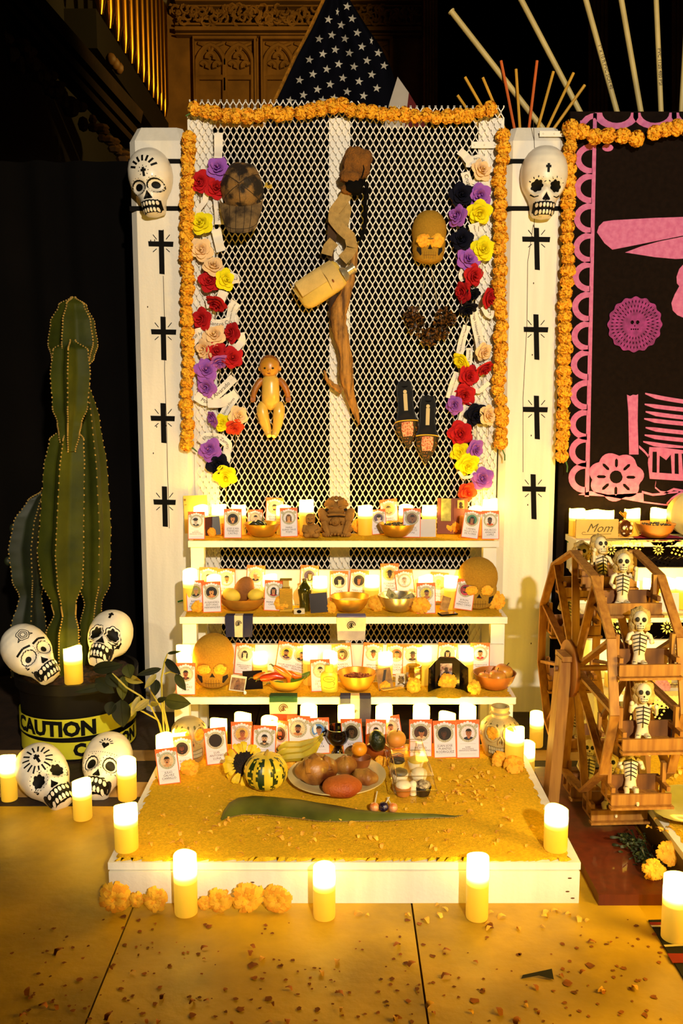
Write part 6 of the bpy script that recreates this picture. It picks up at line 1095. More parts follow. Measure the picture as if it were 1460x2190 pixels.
for zz, i in ((hb, 0), (ht, .008)): a, b = w / 2 - i, d / 2 - i; ps = [(-a, -b, zz), (a, -b, zz), (a, b, zz), (-a, b, zz), (-a, -b, zz)]; [m.tube([ps[k], ps[k + 1]], .0013, 5) for k in range(4)]
for k in range(9): y = -d / 2 + d * (k + .5) / 9; m.tube([(-w / 2 + .001, y, hb), (-w / 2 + .008, y, ht)], .0007, 4); m.tube([(w / 2 - .001, y, hb), (w / 2 - .008, y, ht)], .0007, 4)
stuff(m.build('box_rims', clear_mat('plastic_edge', 'f4ecd8', .3), t))
CUP = M('b06a24', .7, var=.15, name='paper_cup'); CHO_ = M('1c0c06', .5, var=.2, name='chocolate'); CRM = M('f0e4c4', .5, var=.06, bump=.2, bs=60, name='whipped_cream'); YEL = M('e0bc3c', .6, var=.1, name='yellow_cake')
for k, (ix, iy, cm, tm, lb, ty) in enumerate([(-1, -1, CUP, CRM, 'front left cream topped pastry', 0), (1, -1, CHO_, M('d8c8a0', .7, h2='5a3414', vs=120, name='sprinkles'), 'front right sprinkled chocolate pastry', 0), (-1, 0, CRM, CHO_, 'middle left chocolate topped pastry', 1), (1, 0, CRM, CRM, 'middle right cream pastry', 0), (-1, 1, YEL, CHO_, 'rear left striped chocolate roll', 2), (1, 1, CRM, YEL, 'rear right yellow flecked pastry', 0), (0, -1, CRM, CRM, 'front middle cream puff', 0)]):
    x, y = ix * w * .235, iy * d * .3; lw = t.matrix_world if False else None; tt = thing('pastry', f'{lb} inside the clear plastic box', 'pastry', (PXm + x - .04 * y, (y0 + y1) / 2 + y + .04 * x, PZ + .0022), 'pastries in the clear box'); rr = min(w * .2, d * .15) if ix else .012; m = MB(); m.lathe([(rr * .72, 0), (rr, .022), (rr * .96, .024)], 18, wob=lambda a, i: 1 + .03 * cos(18 * a)); m.build('pastry_cup', cm, tt); m = MB()
    m.ell((0, 0, .026), (rr * .95, rr * .95, .012), 14, 8, None, lambda v: 1 + .05 * sin(7 * v.x + 5 * v.y)); m.build('pastry_top', tm, tt)
    if ty == 2:
        m = MB()
        for i in range(5): m.tube([(-rr, -rr + i * rr * .5, .032), (rr * .2, -rr + i * rr * .5, .039), (rr * .9, -rr + i * rr * .5, .034)], .0016, 5)
        stuff(m.build('icing_stripe', CHO_, tt))
# lollipops
for px, py, mt, lb, ex, ey in ((800, 1730, M('e0701c', .35, h2='d8a070', vs=60, name='orange_wrapper', coat=.4), 'left orange', 806, 1693), (840, 1731, M('e0701c', .35, h2='d8a070', vs=60, name='orange_wrapper', coat=.4), 'right orange', 828, 1706), (820, 1729, M('20142c', .3, h2='8a7a9a', vs=70, name='purple_wrapper', coat=.4, lo=.5, hi=.8), 'dark purple', 832, 1705)):
    c = gp(px, py + 8); q = S(py, c.y); r = 10.5 * q; tt = thing('lollipop', f'{lb} wrapped lollipop lying before the plastic box', 'lollipop', (c.x, c.y + .004, PZ + r), 'lollipops'); m = MB(); m.ell((0, 0, 0), r, 14, 10, None, lambda v: 1 + .05 * sin(11 * v.x + 9 * v.z)); m.build('candy_head', mt, tt); e = gp(ex, ey, PZ + .012) - tt.location; m = MB(); m.tube([(0, 0, 0), e], .0018, 6); m.build('candy_stick', M('e4dcc8', .6, var=0, name='white_stick'), tt)
# aloe leaf
UP = [(472, 1752), (478, 1735), (490, 1718), (510, 1707), (545, 1703), (590, 1706), (640, 1711), (680, 1718), (720, 1724), (770, 1735), (820, 1741), (870, 1743), (930, 1744), (972, 1747), (990, 1744)]
LO = [(474, 1757), (484, 1752), (500, 1748), (520, 1744), (560, 1744), (600, 1748), (640, 1752), (680, 1758), (720, 1759), (770, 1758), (820, 1758), (870, 1754), (930, 1751), (972, 1750), (990, 1745)]
n = len(UP); a0 = gp(730, 1740, PZ); t = thing('aloe_leaf', 'long green toothed aloe leaf lying across the front of the sand', 'leaf', (a0.x, a0.y, PZ)); vs = []; pp = []
for i in range(n):
    a = gp(*UP[i]) - Vector((a0.x, a0.y, PZ)); b = gp(*LO[i]) - Vector((a0.x, a0.y, PZ)); pp.append((a, b))
m = MB(); K = 8
def lf(i, v):
    a, b = pp[i]; q_ = b.lerp(a, v); th = .012 * min(1, i / 2, (n - 1 - i) / 4) * (1 - (2 * v - 1) ** 2); return q_ + Vector((0, 0, .002 + th))
m.add([lf(i, j / K) for i in range(n) for j in range(K + 1)], [(i * (K + 1) + j, (i + 1) * (K + 1) + j, (i + 1) * (K + 1) + j + 1, i * (K + 1) + j + 1) for i in range(n - 1) for j in range(K)]); m.add([lf(i, j) for i in range(n) for j in (0, 1)], [(i * 2, i * 2 + 1, i * 2 + 3, i * 2 + 2) for i in range(n - 1)])
m.build('leaf_blade', M('3f4510', .5, h2='62661c', vs=9, name='aloe_green'), t); m = MB()
for i in range(2, n - 1):
    for k in range(4): c = pp[i][1].lerp(pp[i + 1][1] if i + 1 < n else pp[i][1], k / 4) + Vector((0, 0, .002)); m.add([c + Vector((-.003, .001, 0)), c + Vector((.003, .001, 0)), c + Vector((-.001, -.005, 0)), c + Vector((0, 0, .002))], [(0, 2, 1), (0, 1, 3), (0, 3, 2), (1, 2, 3)])
m.tube([pp[i][1] + Vector((0, 0, .002)) for i in range(1, n)], .0012, 5); stuff(m.build('leaf_teeth', M('8a6a24', .6, var=.2, name='aloe_thorn'), t))
# skull pots
GLZ = M('cfb878', .5, h2='8a7440', vs=12, bump=.2, bs=40, name='stoneware_glaze', coat=.15, lo=.3, hi=.8); GRV = M('5a4418', .8, var=0, name='glaze_groove'); LFG = M('7a7038', .6, h2='54441c', vs=20, name='pot_leaf_relief')
def pot(px, pt, pb, w, Y, lab, rz, neck):
    c = U(px, pb, Y); q = S(1560, Y); t = thing('skull_pot', lab, 'pot', (c.x, Y, PZ - .003), 'stoneware skull pots', (0, 0, rz)); H = (pb - pt) * q; R = w * q / 2; Hb = H * (.78 if neck else .95); pr = [(.62, 0), (.72, .03), (.84, .2), (.95, .42), (1, .62), (.93, .8), (.7, .93), (.42, 1)]
    m = MB(); f = lambda a, i: 1 + (-.1 if i < 3 else 0) * max(0, -cos(2 * (a + pi / 2))) ; m.lathe([(r * R, z * Hb) for r, z in pr] + ([(.4 * R, Hb * 1.06), (.5 * R, Hb * 1.09), (.4 * R, Hb * 1.13), (.46 * R, Hb * 1.2), (.44 * R, Hb * 1.26), (.32 * R, Hb * 1.26), (.3 * R, Hb * .95)] if neck else []), 32); m.build('pot_body', GLZ, t)
    D = lambda x, z, d=1.0: Vector((x * R, -sqrt(max(.02, 1 - x * x)) * R * d * (pr[4][0] if z > .4 else .88), z * Hb))
    for s in (-1, 1):
        m = MB(); m.tube([D(s * .42 + .3 * cos(a), .72 + .2 * sin(a), 1.02) for a in [i * pi / 8 for i in range(17)]], R * .05, 6); m.build('eye_rim', GLZ, t); p_ = D(s * .42, .72, 1.04); ob('marigold_eye', FLW[1 if s > 0 else 2], t, p_, (pi / 2, 0, s * .45), (R * .34, R * .34, R * .22))
        m = MB(); m.ell(D(s * .95, .62, 1), (R * .1, R * .1, R * .14), 10, 7); m.build('side_knob', GLZ, t)
    m = MB(); m.tube([D(-.1, .46, 1.04), D(-.12, .54, 1.06), D(0, .66, 1.07), D(.12, .54, 1.06), D(.1, .46, 1.04)], R * .045, 6); m.build('nose_rim', GLZ, t); m = MB(); [m.ell(D(s * .055, .52, 1.05), (R * .03, R * .03, R * .075), 8, 6) for s in (-1, 1)]; m.tube([D(x, .36 + .05 * x * x, 1.03) for x in [-.6 + i * .1 for i in range(13)]], R * .012, 5); m.tube([D(x, .265 + .06 * x * x, 1.04) for x in [-.6 + i * .1 for i in range(13)]], R * .012, 5); m.tube([D(x, .17 + .09 * x * x, 1.04) for x in [-.58 + i * .1 for i in range(12)]], R * .012, 5)
    for i in range(15): x = -.56 + i * .08; m.bar(D(x, .36 + .05 * x * x, 1.04), D(x, .175 + .09 * x * x, 1.05), R * .02, R * .03, (0, 1, 0))
    stuff(m.build('tooth_grooves', GRV, t)); m = MB(); m.grid(lambda u, v: D(-.55 + 1.1 * u, .18 + .17 * v + .06 * (1.1 * u - .55) ** 2, 1.025), 14, 4); m.build('tooth_band', M('e0cf98', .5, var=.05, name='pale_glaze'), t); m = MB()
    for k in range(14): a = -pi + 2 * pi * k / 14; m.ell((cos(a) * R * .72, sin(a) * R * .72, Hb * .88), (R * .22, R * .09, Hb * .03), 8, 5, Euler((0, .75, a)).to_matrix() if False else (Matrix.Rotation(a, 3, 'Z') @ Matrix.Rotation(.75, 3, 'Y')))
    stuff(m.build('leaf_relief', LFG, t)); return t
pot(405, 1515, 1613, 78, -.66, 'left skull shaped stoneware pot, half hidden behind leaves and candles', .35, False); pot(1067, 1502, 1612, 86, -.62, 'right skull shaped stoneware pot with a ringed neck', -.12, True)
m = MB(); c = gp(352, 1584); m = None
# scattered petals on the sand and floor
PM = []
for s in range(4):
    b = MB(); rn = random.Random(s + 50); petal(b, Vector((-.5, 0, .1)), Vector((1, 0, .1)), Vector((0, 0, 1)), 1.0, .6, 1.2, rn); b.mi = [0] * len(b.mi); PM.append([b.mesh('petal', mt, 80) for mt in (M('f6bc3c', .7, var=.12, vs=30, name='petal_orange'), M('e6a434', .7, var=.15, vs=30, name='petal_amber'), M('b0621a', .8, var=.25, vs=30, name='petal_dry'))])
def petals(n, pick, z, lab, grp, smin, smax, cols):
    k = 0
    while k < n:
        px, py = pick(); c = G(px, py, z + .002); s = random.uniform(smin, smax)
        if z == PZ and not (PXL + .02 < c.x < PXR - .02 and PLT['f'] + .02 < c.y < PLT['b'] - .02): continue
        if z < .05 and PXL - .015 < c.x < PXR + .015 and c.y > PLT['f'] - .012: continue
        o = ob('marigold_petal', PM[random.randrange(4)][random.choice(cols)], None, c, (random.uniform(-.2, .2), random.uniform(-.2, .2), random.uniform(0, 6.3)), s * .85); tag(o, lab, 'petal', grp); k += 1
nm = random.normalvariate
petals(82, lambda: (nm(985, 60), nm(1685, 32)), PZ, 'loose marigold petal on the sand right of the pastry box', 'petals right of the pastry box', .009, .02, (0, 0, 1)); petals(56, lambda: (nm(560, 110), nm(1785, 22)), PZ, 'loose marigold petal on the sand in front of the aloe leaf', 'petals before the aloe leaf', .009, .022, (0, 1, 1)); petals(32, lambda: (random.uniform(660, 1140), nm(1790, 24)), PZ, 'loose marigold petal on the sand along the right platform front', 'petals along the right front', .008, .02, (0, 1))
petals(30, lambda: (random.uniform(400, 560), random.uniform(1680, 1765)), PZ, 'loose marigold petal on the sand left of the gourd', 'petals left of the gourd', .008, .016, (0, 1, 1))
petals(22, lambda: (random.uniform(760, 1300), nm(1958, 14)), .0, 'fallen marigold petal on the floor just before the platform', 'petals before the platform', .012, .024, (0, 0, 1)); petals(52, lambda: (random.uniform(30, 1380), 2010 + 180 * random.random() ** .8), .0, 'trodden dry petal on the stone floor in the foreground', 'trodden petals on the floor', .008, .024, (2, 2, 2, 1))
m = MB(); k = 0
while k < 260:
    x, y = random.uniform(20, 1420), random.uniform(1960, 2200); c = G(x, y, .001)
    if PXL - .01 < c.x < PXR + .01 and c.y > PLT['f'] - .01: continue
    r = random.uniform(.0018, .0055) * (1 + .8 * (random.random() < .15)); nn = 8; m.add([c + Vector((r * random.uniform(.5, 1.3) * cos(a), r * random.uniform(.5, 1.3) * sin(a), .0005)) for a in [2 * pi * i / nn for i in range(nn)]], [tuple(range(nn))]); k += 1
stuff(tag(m.build('floor_litter', M('8a4a14', .9, var=.5, vs=30, name='crushed_petal')), 'dark crushed petal crumbs trodden into the stone floor', 'litter'))
c = G(1150, 2086, .002); m = MB(); m.add([c + Vector((-.035, -.01, 0)), c + Vector((0, -.006, .004)), c + Vector((.028, -.014, .001)), c + Vector((.03, .012, .006)), c + Vector((0, .004, .005)), c + Vector((-.03, .0, .001))], [(0, 1, 4, 5), (1, 2, 3, 4)]); tag(m.build('dark_scrap', M('1a1206', .8, var=.2, name='dark_scrap')), 'dark folded scrap of leaf on the floor at the lower right', 'scrap')
# ================================================================ cactus in a wrapped pot, left
BC = Vector((-.868, -.27, 0)); BR = .185; BH = .25; t = thing('plant_pot', 'black plant pot wrapped in yellow caution tape, left of the altar', 'pot', BC)
m = MB(); m.lathe([(BR * .9, 0), (BR * .93, .03), (BR * .985, BH * .8), (BR * 1.0, BH * .86), (BR * 1.05, BH * .87), (BR * 1.06, BH), (BR * .99, BH), (BR * .97, BH - .025), (.001, BH - .03)], 48); m.build('pot_body', M('0c0806', .5, var=.2, name='black_plastic', sp=.3), t)
m = MB(); m.lathe([(BR * .96, BH - .018), (BR * .6, BH - .006), (.001, BH)], 40, wob=lambda a, i: 1 + .01 * sin(9 * a)); stuff(m.build('potting_soil', M('1c1006', .95, h2='4a2c10', vs=70, bump=.8, bs=120, name='potting_soil'), t))
TAPE = M('c8c22c', .4, var=.06, vs=10, name='caution_yellow', coat=.15)
def tape(z0, z1, tl, rr, nm):
    m = MB(); N = 60; m.add([((BR * rr) * cos(2 * pi * i / N), BR * rr * sin(2 * pi * i / N), z + tl * cos(2 * pi * i / N + .5)) for z in (z0, z1) for i in range(N)], [(i, (i + 1) % N, N + (i + 1) % N, N + i) for i in range(N)]); m.build(nm, TAPE, t)
    m = MB(); ps = [(BR * (rr + .002) * cos(2 * pi * i / N), BR * (rr + .002) * sin(2 * pi * i / N), z0 + .001 + tl * cos(2 * pi * i / N + .5)) for i in range(N + 1)]; m.tube(ps, .0022, 4); m.build('tape_edge', BLACK, t)
tape(.076, .138, .004, 1.004, 'tape_band'); tape(.008, .066, -.003, .985, 'tape_band')
def wrap(a0, z0, rr): return lambda x, y: Vector((BR * rr * sin(a0 + x / (BR * rr)), -BR * rr * cos(a0 + x / (BR * rr)), z0 + y))
textobj('CAUTION', .064, BLACK, t, (0, 0, 0), 'tape_lettering', wrap(-.2, .107, 1.012), bold=.0032); textobj('CAUTION', .054, BLACK, t, (0, 0, 0), 'tape_lettering', wrap(.85, .037, .995), bold=.0032)
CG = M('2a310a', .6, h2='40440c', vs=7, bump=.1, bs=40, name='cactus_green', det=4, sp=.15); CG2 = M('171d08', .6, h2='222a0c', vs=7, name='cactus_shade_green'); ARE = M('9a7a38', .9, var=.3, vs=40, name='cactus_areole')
cac = thing('cactus', 'tall ribbed green columnar cactus growing from the taped black pot', 'cactus', (BC.x, BC.y, BH - .01)); o = cac.location.copy()
def column(pts, Y, mat, nm, ribs=5, rot=.3, deep=.4):
    P = []; ws = []
    for i in range(len(pts) - 1):
        for j in range(7): f = j / 7; g = f * f * (3 - 2 * f); P.append(tuple(pts[i][k] * (1 - f) + pts[i + 1][k] * f for k in (0, 1)) + (pts[i][2] * (1 - g) + pts[i + 1][2] * g,))
    P.append(pts[-1]); m = MB(); N = ribs * 8; vs = []; ar = MB(); n = len(P)
    for i, (x, y, w) in enumerate(P):
        c = U(x, y, Y) - o; s = S(y, Y)
        for j in range(N):
            a = 2 * pi * j / N + rot; k = (j % 8) / 8; k = abs(k - .5) * 2; r = w * s * ((1 - deep) + deep * k ** 1.5) * (1 + .035 * sin(i * 2.1) * k)
            vs.append(c + Vector((r * cos(a), r * sin(a), 0)))
        if i % 1 == 0:
            for q in range(ribs): a = 2 * pi * q / ribs + rot; r = w * s * 1.005; ar.ell(c + Vector((r * cos(a), r * sin(a), 0)), (.0027, .0027, .0032), 5, 4)
    m.add(vs, [(i * N + (j + 1) % N, i * N + j, (i + 1) * N + j, (i + 1) * N + (j + 1) % N) for i in range(n - 1) for j in range(N)] + [tuple(range(N)), tuple(range(n * N - 1, (n - 1) * N - 1, -1))])
    st = m.build(nm, mat, cac, 60); stuff(ar.build('areoles', ARE, st)); return st
column([(137, 1440, 30), (137, 1390, 37), (137, 1350, 36), (141, 1312, 24), (139, 1292, 27), (137, 1240, 46), (134, 1180, 51), (137, 1100, 48), (141, 1000, 45), (146, 940, 38), (148, 918, 18)], -.31, CG, 'cactus_stem', 5, .95)
column([(148, 965, 14), (149, 930, 22), (150, 905, 26), (152, 870, 38), (153, 800, 43), (153, 750, 38), (152, 728, 10)], -.34, CG, 'cactus_stem', 5, 1.05, .42); column([(157, 790, 26), (158, 765, 46), (159, 735, 54), (158, 690, 48), (157, 652, 30), (157, 636, 5)], -.29, CG, 'cactus_stem', 5, .75)
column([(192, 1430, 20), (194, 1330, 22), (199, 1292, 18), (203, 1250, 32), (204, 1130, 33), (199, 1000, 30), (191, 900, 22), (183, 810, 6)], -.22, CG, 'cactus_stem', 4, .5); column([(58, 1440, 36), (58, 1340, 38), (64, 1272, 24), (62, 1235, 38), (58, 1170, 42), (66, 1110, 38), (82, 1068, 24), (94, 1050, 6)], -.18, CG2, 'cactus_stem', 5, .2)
for x, y, r in ((30, 1130, 11), (18, 1200, 10)): m = MB(); c = U(x, y, -.2) - o; m.ell(c, (r * .0014, r * .0014, r * .0016), 10, 7); m.tube([c, c + Vector((.03, 0, .0))], .006, 6); m.build('cactus_bud', CG2, cac)
Y_ = -.40; candle(155, 1384, dict(z=BH - .012), Y_, 'lit candle standing on the soil of the taped pot, between two painted skulls', 'candles on the floor', 42)
def sk(px, py, Y, size, des, yaw, roll, pitch, lab):
    R = Matrix.Rotation(radians(yaw), 3, 'Z') @ Matrix.Rotation(radians(roll), 3, 'Y') @ Matrix.Rotation(radians(pitch), 3, 'X'); t = skull('full', lab, U(px, py, Y), R.to_euler(), size, des); return t
sk(66, 1402, -.44, .215, 'C', 46, -24, -42, 'painted skull with a rose on its brow, tilted on the left rim of the pot'); sk(232, 1370, -.33, .212, 'D', -4, 8, -54, 'painted skull with flower eyes looking up, on the right rim of the pot')
sk(99, 1664, -.70, .215, 'E', 36, -22, -50, 'painted skull with a rayed cross, leaning on the floor before the taped pot'); sk(226, 1642, -.62, .215, 'F', -3, 6, -52, 'painted skull with a heart and moustache on the floor before the taped pot')
# leafy cuttings
LFD = M('141704', .7, h2='23260a', vs=15, name='leaf_dark', sp=.2); LFM = M('2c300c', .7, h2='444612', vs=15, name='leaf_green', sp=.2); LFY = M('8a7a22', .55, h2='a8962e', vs=15, name='leaf_yellow')
t = thing('leafy_cuttings', 'cut leafy branches standing behind candles at the left platform edge', 'branch', (U(356, 1600, -.735).x, -.735, PZ)); o = t.location.copy()
def leaf(b, e, w, mat, Yb, Ye, curl=.2):
    B, E = U(b[0], b[1], Yb) - o, U(e[0], e[1], Ye) - o; L = (E - B).length; d = (E - B).normalized(); s = d.cross(Vector((0, -1, .25))).normalized(); nr = s.cross(d).normalized(); W = w * S(b[1], Yb); m = MB()
    def P(u, v, dd=0):
        f = sin(pi * min(1, u * 1.02) ** .85) ** .75 if 0 < u < 1 else 0; return B + d * L * u + s * (v - .5) * W * f + nr * (curl * L * (u - .5) ** 2 * -1 + abs(v - .5) * W * .25 * f + dd)
    m.grid(lambda u, v: P(u, v), 9, 4); m.grid(lambda u, v: P(u, 1 - v, -.0008), 9, 4); m.tube([P(u / 8, .5, .0006) for u in range(9)], .0009, 4); m.build('leaf', mat, t, 80)
for a in [((350, 1497), (407, 1505), 34, LFM), ((352, 1409), (386, 1443), 18, LFD), ((375, 1441), (397, 1477), 19, LFM), ((345, 1430), (292, 1444), 15, LFD), ((334, 1441), (309, 1472), 14, LFY), ((334, 1453), (331, 1488), 22, LFD), ((319, 1496), (285, 1522), 18, LFY), ((298, 1488), (280, 1533), 16, LFY), ((265, 1447), (305, 1460), 18, LFY), ((262, 1446), (262, 1498), 25, LFM), ((272, 1420), (279, 1450), 28, LFM), ((258, 1496), (263, 1556), 42, LFD), ((196, 1432), (262, 1422), 27, LFD), ((232, 1464), (158, 1481), 17, LFD), ((203, 1452), (244, 1482), 30, LFD), ((357, 1398), (386, 1393), 7, LFM), ((320, 1505), (339, 1506), 12, LFY), ((335, 1500), (356, 1492), 12, LFD), ((228, 1440), (252, 1470), 26, LFD), ((240, 1500), (232, 1530), 26, LFD)]:
    dl = -.70 if a[0][0] > 290 else -.60; leaf(a[0], a[1], a[2], a[3], dl, dl - .02)
STB = M('a89a2c', .6, var=.15, name='green_stem'); 
for pts in [[(356, 1598), (350, 1560), (346, 1500), (345, 1450), (352, 1415), (358, 1398)], [(354, 1598), (342, 1550), (322, 1510), (300, 1500)], [(357, 1598), (356, 1550), (344, 1512), (330, 1490), (318, 1470)], [(352, 1598), (338, 1540), (306, 1522), (300, 1520)], [(358, 1598), (360, 1560), (350, 1515), (351, 1498)], [(318, 1505), (300, 1488), (270, 1470), (256, 1456), (240, 1440)], [(351, 1441), (365, 1436), (378, 1441)]]: m = MB(); Pq = [U(x, y, -.735 + .035 * min(1, (1598 - y) / 60) * 1) - o for x, y in pts]; m.tube(Pq, [.0026] * (len(pts) - 1) + [.0014], 6); m.build('stem', STB, t)
# ================================================================ big flag and poles behind
Yf = 1.0; t = thing('draped_flag', 'large dark blue star flag draped behind the top of the gate', 'flag', U(715, 100, Yf)); o = t.location.copy()
LX = [(-40, 712), (0, 692), (60, 664), (120, 632), (180, 604), (235, 578), (300, 550)]; RX = [(-40, 722), (0, 748), (60, 786), (100, 814), (150, 838), (235, 862), (300, 880)]
def lerp(tb, y):
    for i in range(len(tb) - 1):
        if tb[i][0] <= y <= tb[i + 1][0]: f = (y - tb[i][0]) / (tb[i + 1][0] - tb[i][0]); return tb[i][1] * (1 - f) + tb[i + 1][1] * f
    return tb[-1][1]
def fd(x, y): u = (x - lerp(LX, y)) / max(1, lerp(RX, y) - lerp(LX, y)); return .03 * sin(u * 15 + y * .004) * min(1, (y + 40) / 120)
def fp(x, y, d=0): return U(x, y, Yf + fd(x, y) + d) - o
m = MB(); m.grid(lambda u, v: (lambda y: fp(lerp(LX, y) * (1 - u) + lerp(RX, y) * u, y))(300 - 340 * v), 50, 24); m.grid(lambda u, v: (lambda y: fp(lerp(LX, y) * u + lerp(RX, y) * (1 - u), y, .004))(300 - 340 * v), 50, 24); m.build('blue_field', M('06060f', .9, var=.1, vs=30, name='navy_cloth', sp=.1), t)
SM = M('d8cdb8', .8, var=.08, vs=40, name='star_white')
for x, y in [(915, 115), (1055, 110), (1025, 38), (968, 70), (990, 148), (860, 230), (935, 207), (1085, 193), (1012, 228), (955, 293), (1112, 275), (882, 318), (1038, 312), (1208, 312), (803, 352), (1142, 357), (975, 378), (1243, 387), (905, 408), (1065, 393), (823, 437), (1170, 440), (1000, 460), (745, 472), (1095, 480), (925, 497), (850, 527), (1200, 520), (1025, 540), (767, 560), (1122, 565), (688, 592), (948, 578), (1168, 240), (880, 590)]:
    px, py = 370 + x / 2.755, y / 2.755; w = 6 if x in (968, 1168) else 9.5; m = MB(); vs = [fp(px, py, -.006)] + [fp(px + (w if k % 2 == 0 else w * .4) * sin(k * pi / 5 + .15) * (1 if w > 8 else .7), py - (9.5 if k % 2 == 0 else 3.8) * cos(k * pi / 5 + .15), -.004) for k in range(10)]; m.add(vs, [(0, 1 + (k + 1) % 10, 1 + k) for k in range(10)]); m.build('star', SM, t)
m = MB()
for i in range(120): y = -30 + i * 2.5; a = fp(lerp(LX, y) + 2, y, -.002); b = fp(lerp(LX, y) - 6, y + 5, -.002); m.tube([a, (a + b) / 2 + Vector((0, -.002, -.002)), b], .0035, 4)
m.build('gold_fringe', M('b87a18', .7, var=.3, vs=60, name='gold_thread'), t)
m = MB(); m.add([fp(850, 164, -.02), fp(874, 198, -.02), fp(862, 300, -.02), fp(815, 300, -.02), fp(832, 222, -.02)], [(0, 1, 2, 3, 4)][::1]); m.f = [f[::-1] for f in m.f]; m.build('white_stripe', M('d8c8b4', .85, var=.05, name='stripe_white'), t); m = MB(); m.add([fp(874, 198, -.019), fp(905, 250, -.019), fp(915, 300, -.019), fp(862, 300, -.019)], [(3, 2, 1, 0)]); m.build('red_stripe', M('6a1210', .85, var=.1, name='stripe_red'), t)
m = MB(); P0 = fp(716, -60, .09); m.tube([P0, Vector((P0.x, P0.y, -o.z))], .014, 8); m.build('flag_pole', M('6a4a1c', .5, var=.1, name='pole_wood'), t)
PVC = M('c8b272', .5, var=.1, vs=12, name='pvc_cream'); PTX = M('5a4a2a', .7, var=0, name='pipe_print')
for i, (a, b, r, tx) in enumerate([((966, 26), (1142, 252), 6.2, None), ((1108, -12), (1240, 240), 6, None), ((1249, -12), (1319, 240), 6, '1" x 10 ft PVC SCH 40'), ((1326, -12), (1370, 240), 6, None), ((1402, -12), (1413, 240), 5.6, 'PVC 1120 480 PSI'), ((1470, -12), (1456, 240), 5, None)]):
    A, Bq = U(*a, .24), U(*b, .24); E = Bq + (Bq - A) * ((Bq.z) / (A.z - Bq.z)); t = thing('pvc_pole', ['long cream pole leaning steepest to the left, top end in view', 'second long cream pole from the left above the banner', 'third long cream pole, with printed lettering along it', 'fourth long cream pole, nearly upright above the banner', 'fifth long cream pole, upright with printed lettering', 'last long cream pole at the right frame edge'][i], 'pole', E); q = S(100, .24); m = MB(); m.tube([A - E, (A - E) * .5, (0, 0, 0)], r * q, 10)
    m.tube([A - E, A - E + (A - Bq).normalized() * .006], r * q * 1.25, 10) if i == 0 else None; m.build('pole_tube', PVC, t)
    if tx: d = (Bq - A).normalized(); p0_ = A + (Bq - A) * .62 - E; nx = Vector((-d.z, 0, d.x)); textobj(tx, .017, PTX, t, (0, 0, 0), 'pipe_lettering', lambda x, y: p0_ + d * x + nx * y + Vector((0, -r * q - .001, 0)))
DOW = M('d8a02c', .6, var=.1, name='yellow_dowel'); DOO = M('d8641c', .6, var=.1, name='orange_dowel')
for i, (a, b, o_) in enumerate([((978, 204), (1003, 240), 0), ((994, 165), (1030, 228), 0), ((1032, 166), (1057, 225), 0), ((1071, 130), (1097, 262), 1), ((1103, 148), (1110, 255), 0), ((1148, 130), (1133, 255), 1), ((1183, 153), (1155, 255), 0), ((1226, 156), (1179, 255), 0), ((1250, 182), (1196, 258), 0)]):
    A, Bq = U(*a, .22), U(*b, .22); E = Bq + (Bq - A).normalized() * .18; t = tag(None or (lambda m: (m.tube([A, E], 3.2 * S(200, .22), 7), m.build('thin_dowel', DOO if o_ else DOW))[1])(MB()), ['short yellow dowel behind the right end of the gate garland', 'tall yellow dowel over the right end of the gate garland', 'yellow dowel just left of the orange ones', 'left orange dowel fanned behind the right post', 'yellow dowel between the two orange dowels', 'right orange dowel fanned behind the right post', 'yellow dowel leaning slightly right behind the right post', 'second yellow dowel from the right in the fan', 'lowest yellow dowel, rightmost in the fan'][i], 'dowel', 'dowels fanned behind the right post')
# ================================================================ black and pink banner, right
PINK = M('c45f96', .75, var=.06, vs=60, name='pink_foil_paper', h2='cc72a4'); BNK = M('150c08', .9, var=.2, vs=60, bump=.1, bs=300, name='black_felt', sp=.1); YN = .012
def cut(nm, outer, holes, mat, parent, th=.0006, fn=None):
    c = bpy.data.curves.new(nm, 'CURVE'); c.dimensions = '2D'; c.fill_mode = 'BOTH'; c.extrude = th
    for p_ in [outer] + holes:
        s = c.splines.new('POLY'); s.points.add(len(p_) - 1); s.use_cyclic_u = True
        for i, (x, z) in enumerate(p_): s.points[i].co = (x, z, 0, 1)
    o = bpy.data.objects.new(nm, c); COL.objects.link(o); bpy.context.view_layer.update(); me = bpy.data.meshes.new_from_object(o.evaluated_get(bpy.context.evaluated_depsgraph_get())); bpy.data.objects.remove(o); bpy.data.curves.remove(c); me.name = nm
    for v in me.vertices: x, z, y = v.co.x, v.co.y, -v.co.z; v.co = fn(x, y, z) if fn else (x, y, z)
    me.materials.clear(); me.materials.append(mat); return ob(nm, me, parent)
A = U(1212, 238, YN); Bq = U(1215, 1090, YN); bx0 = (A.x + U(1213, 660, YN).x) / 2; bx1 = 2.1; bt = thing('banner', 'black banner with a pink cut paper picture and scalloped border, at the right', 'banner', (0, YN, 0)); m = MB(); m.box(((bx0 + bx1) / 2, .012, (A.z + .05) / 2), (bx1 - bx0, .02, A.z - .05)); m.build('banner_panel', BNK, bt)
w = lambda L: [(U(x, y, YN).x, U(x, y, YN).z) for x, y in L]
def pk(nm, outer, holes=()): return cut(nm, w(outer), [w(h) for h in holes], PINK, bt)
pk('border_strip', [(1268, 242), (1276, 242), (1259, 1062), (1250, 1062)])
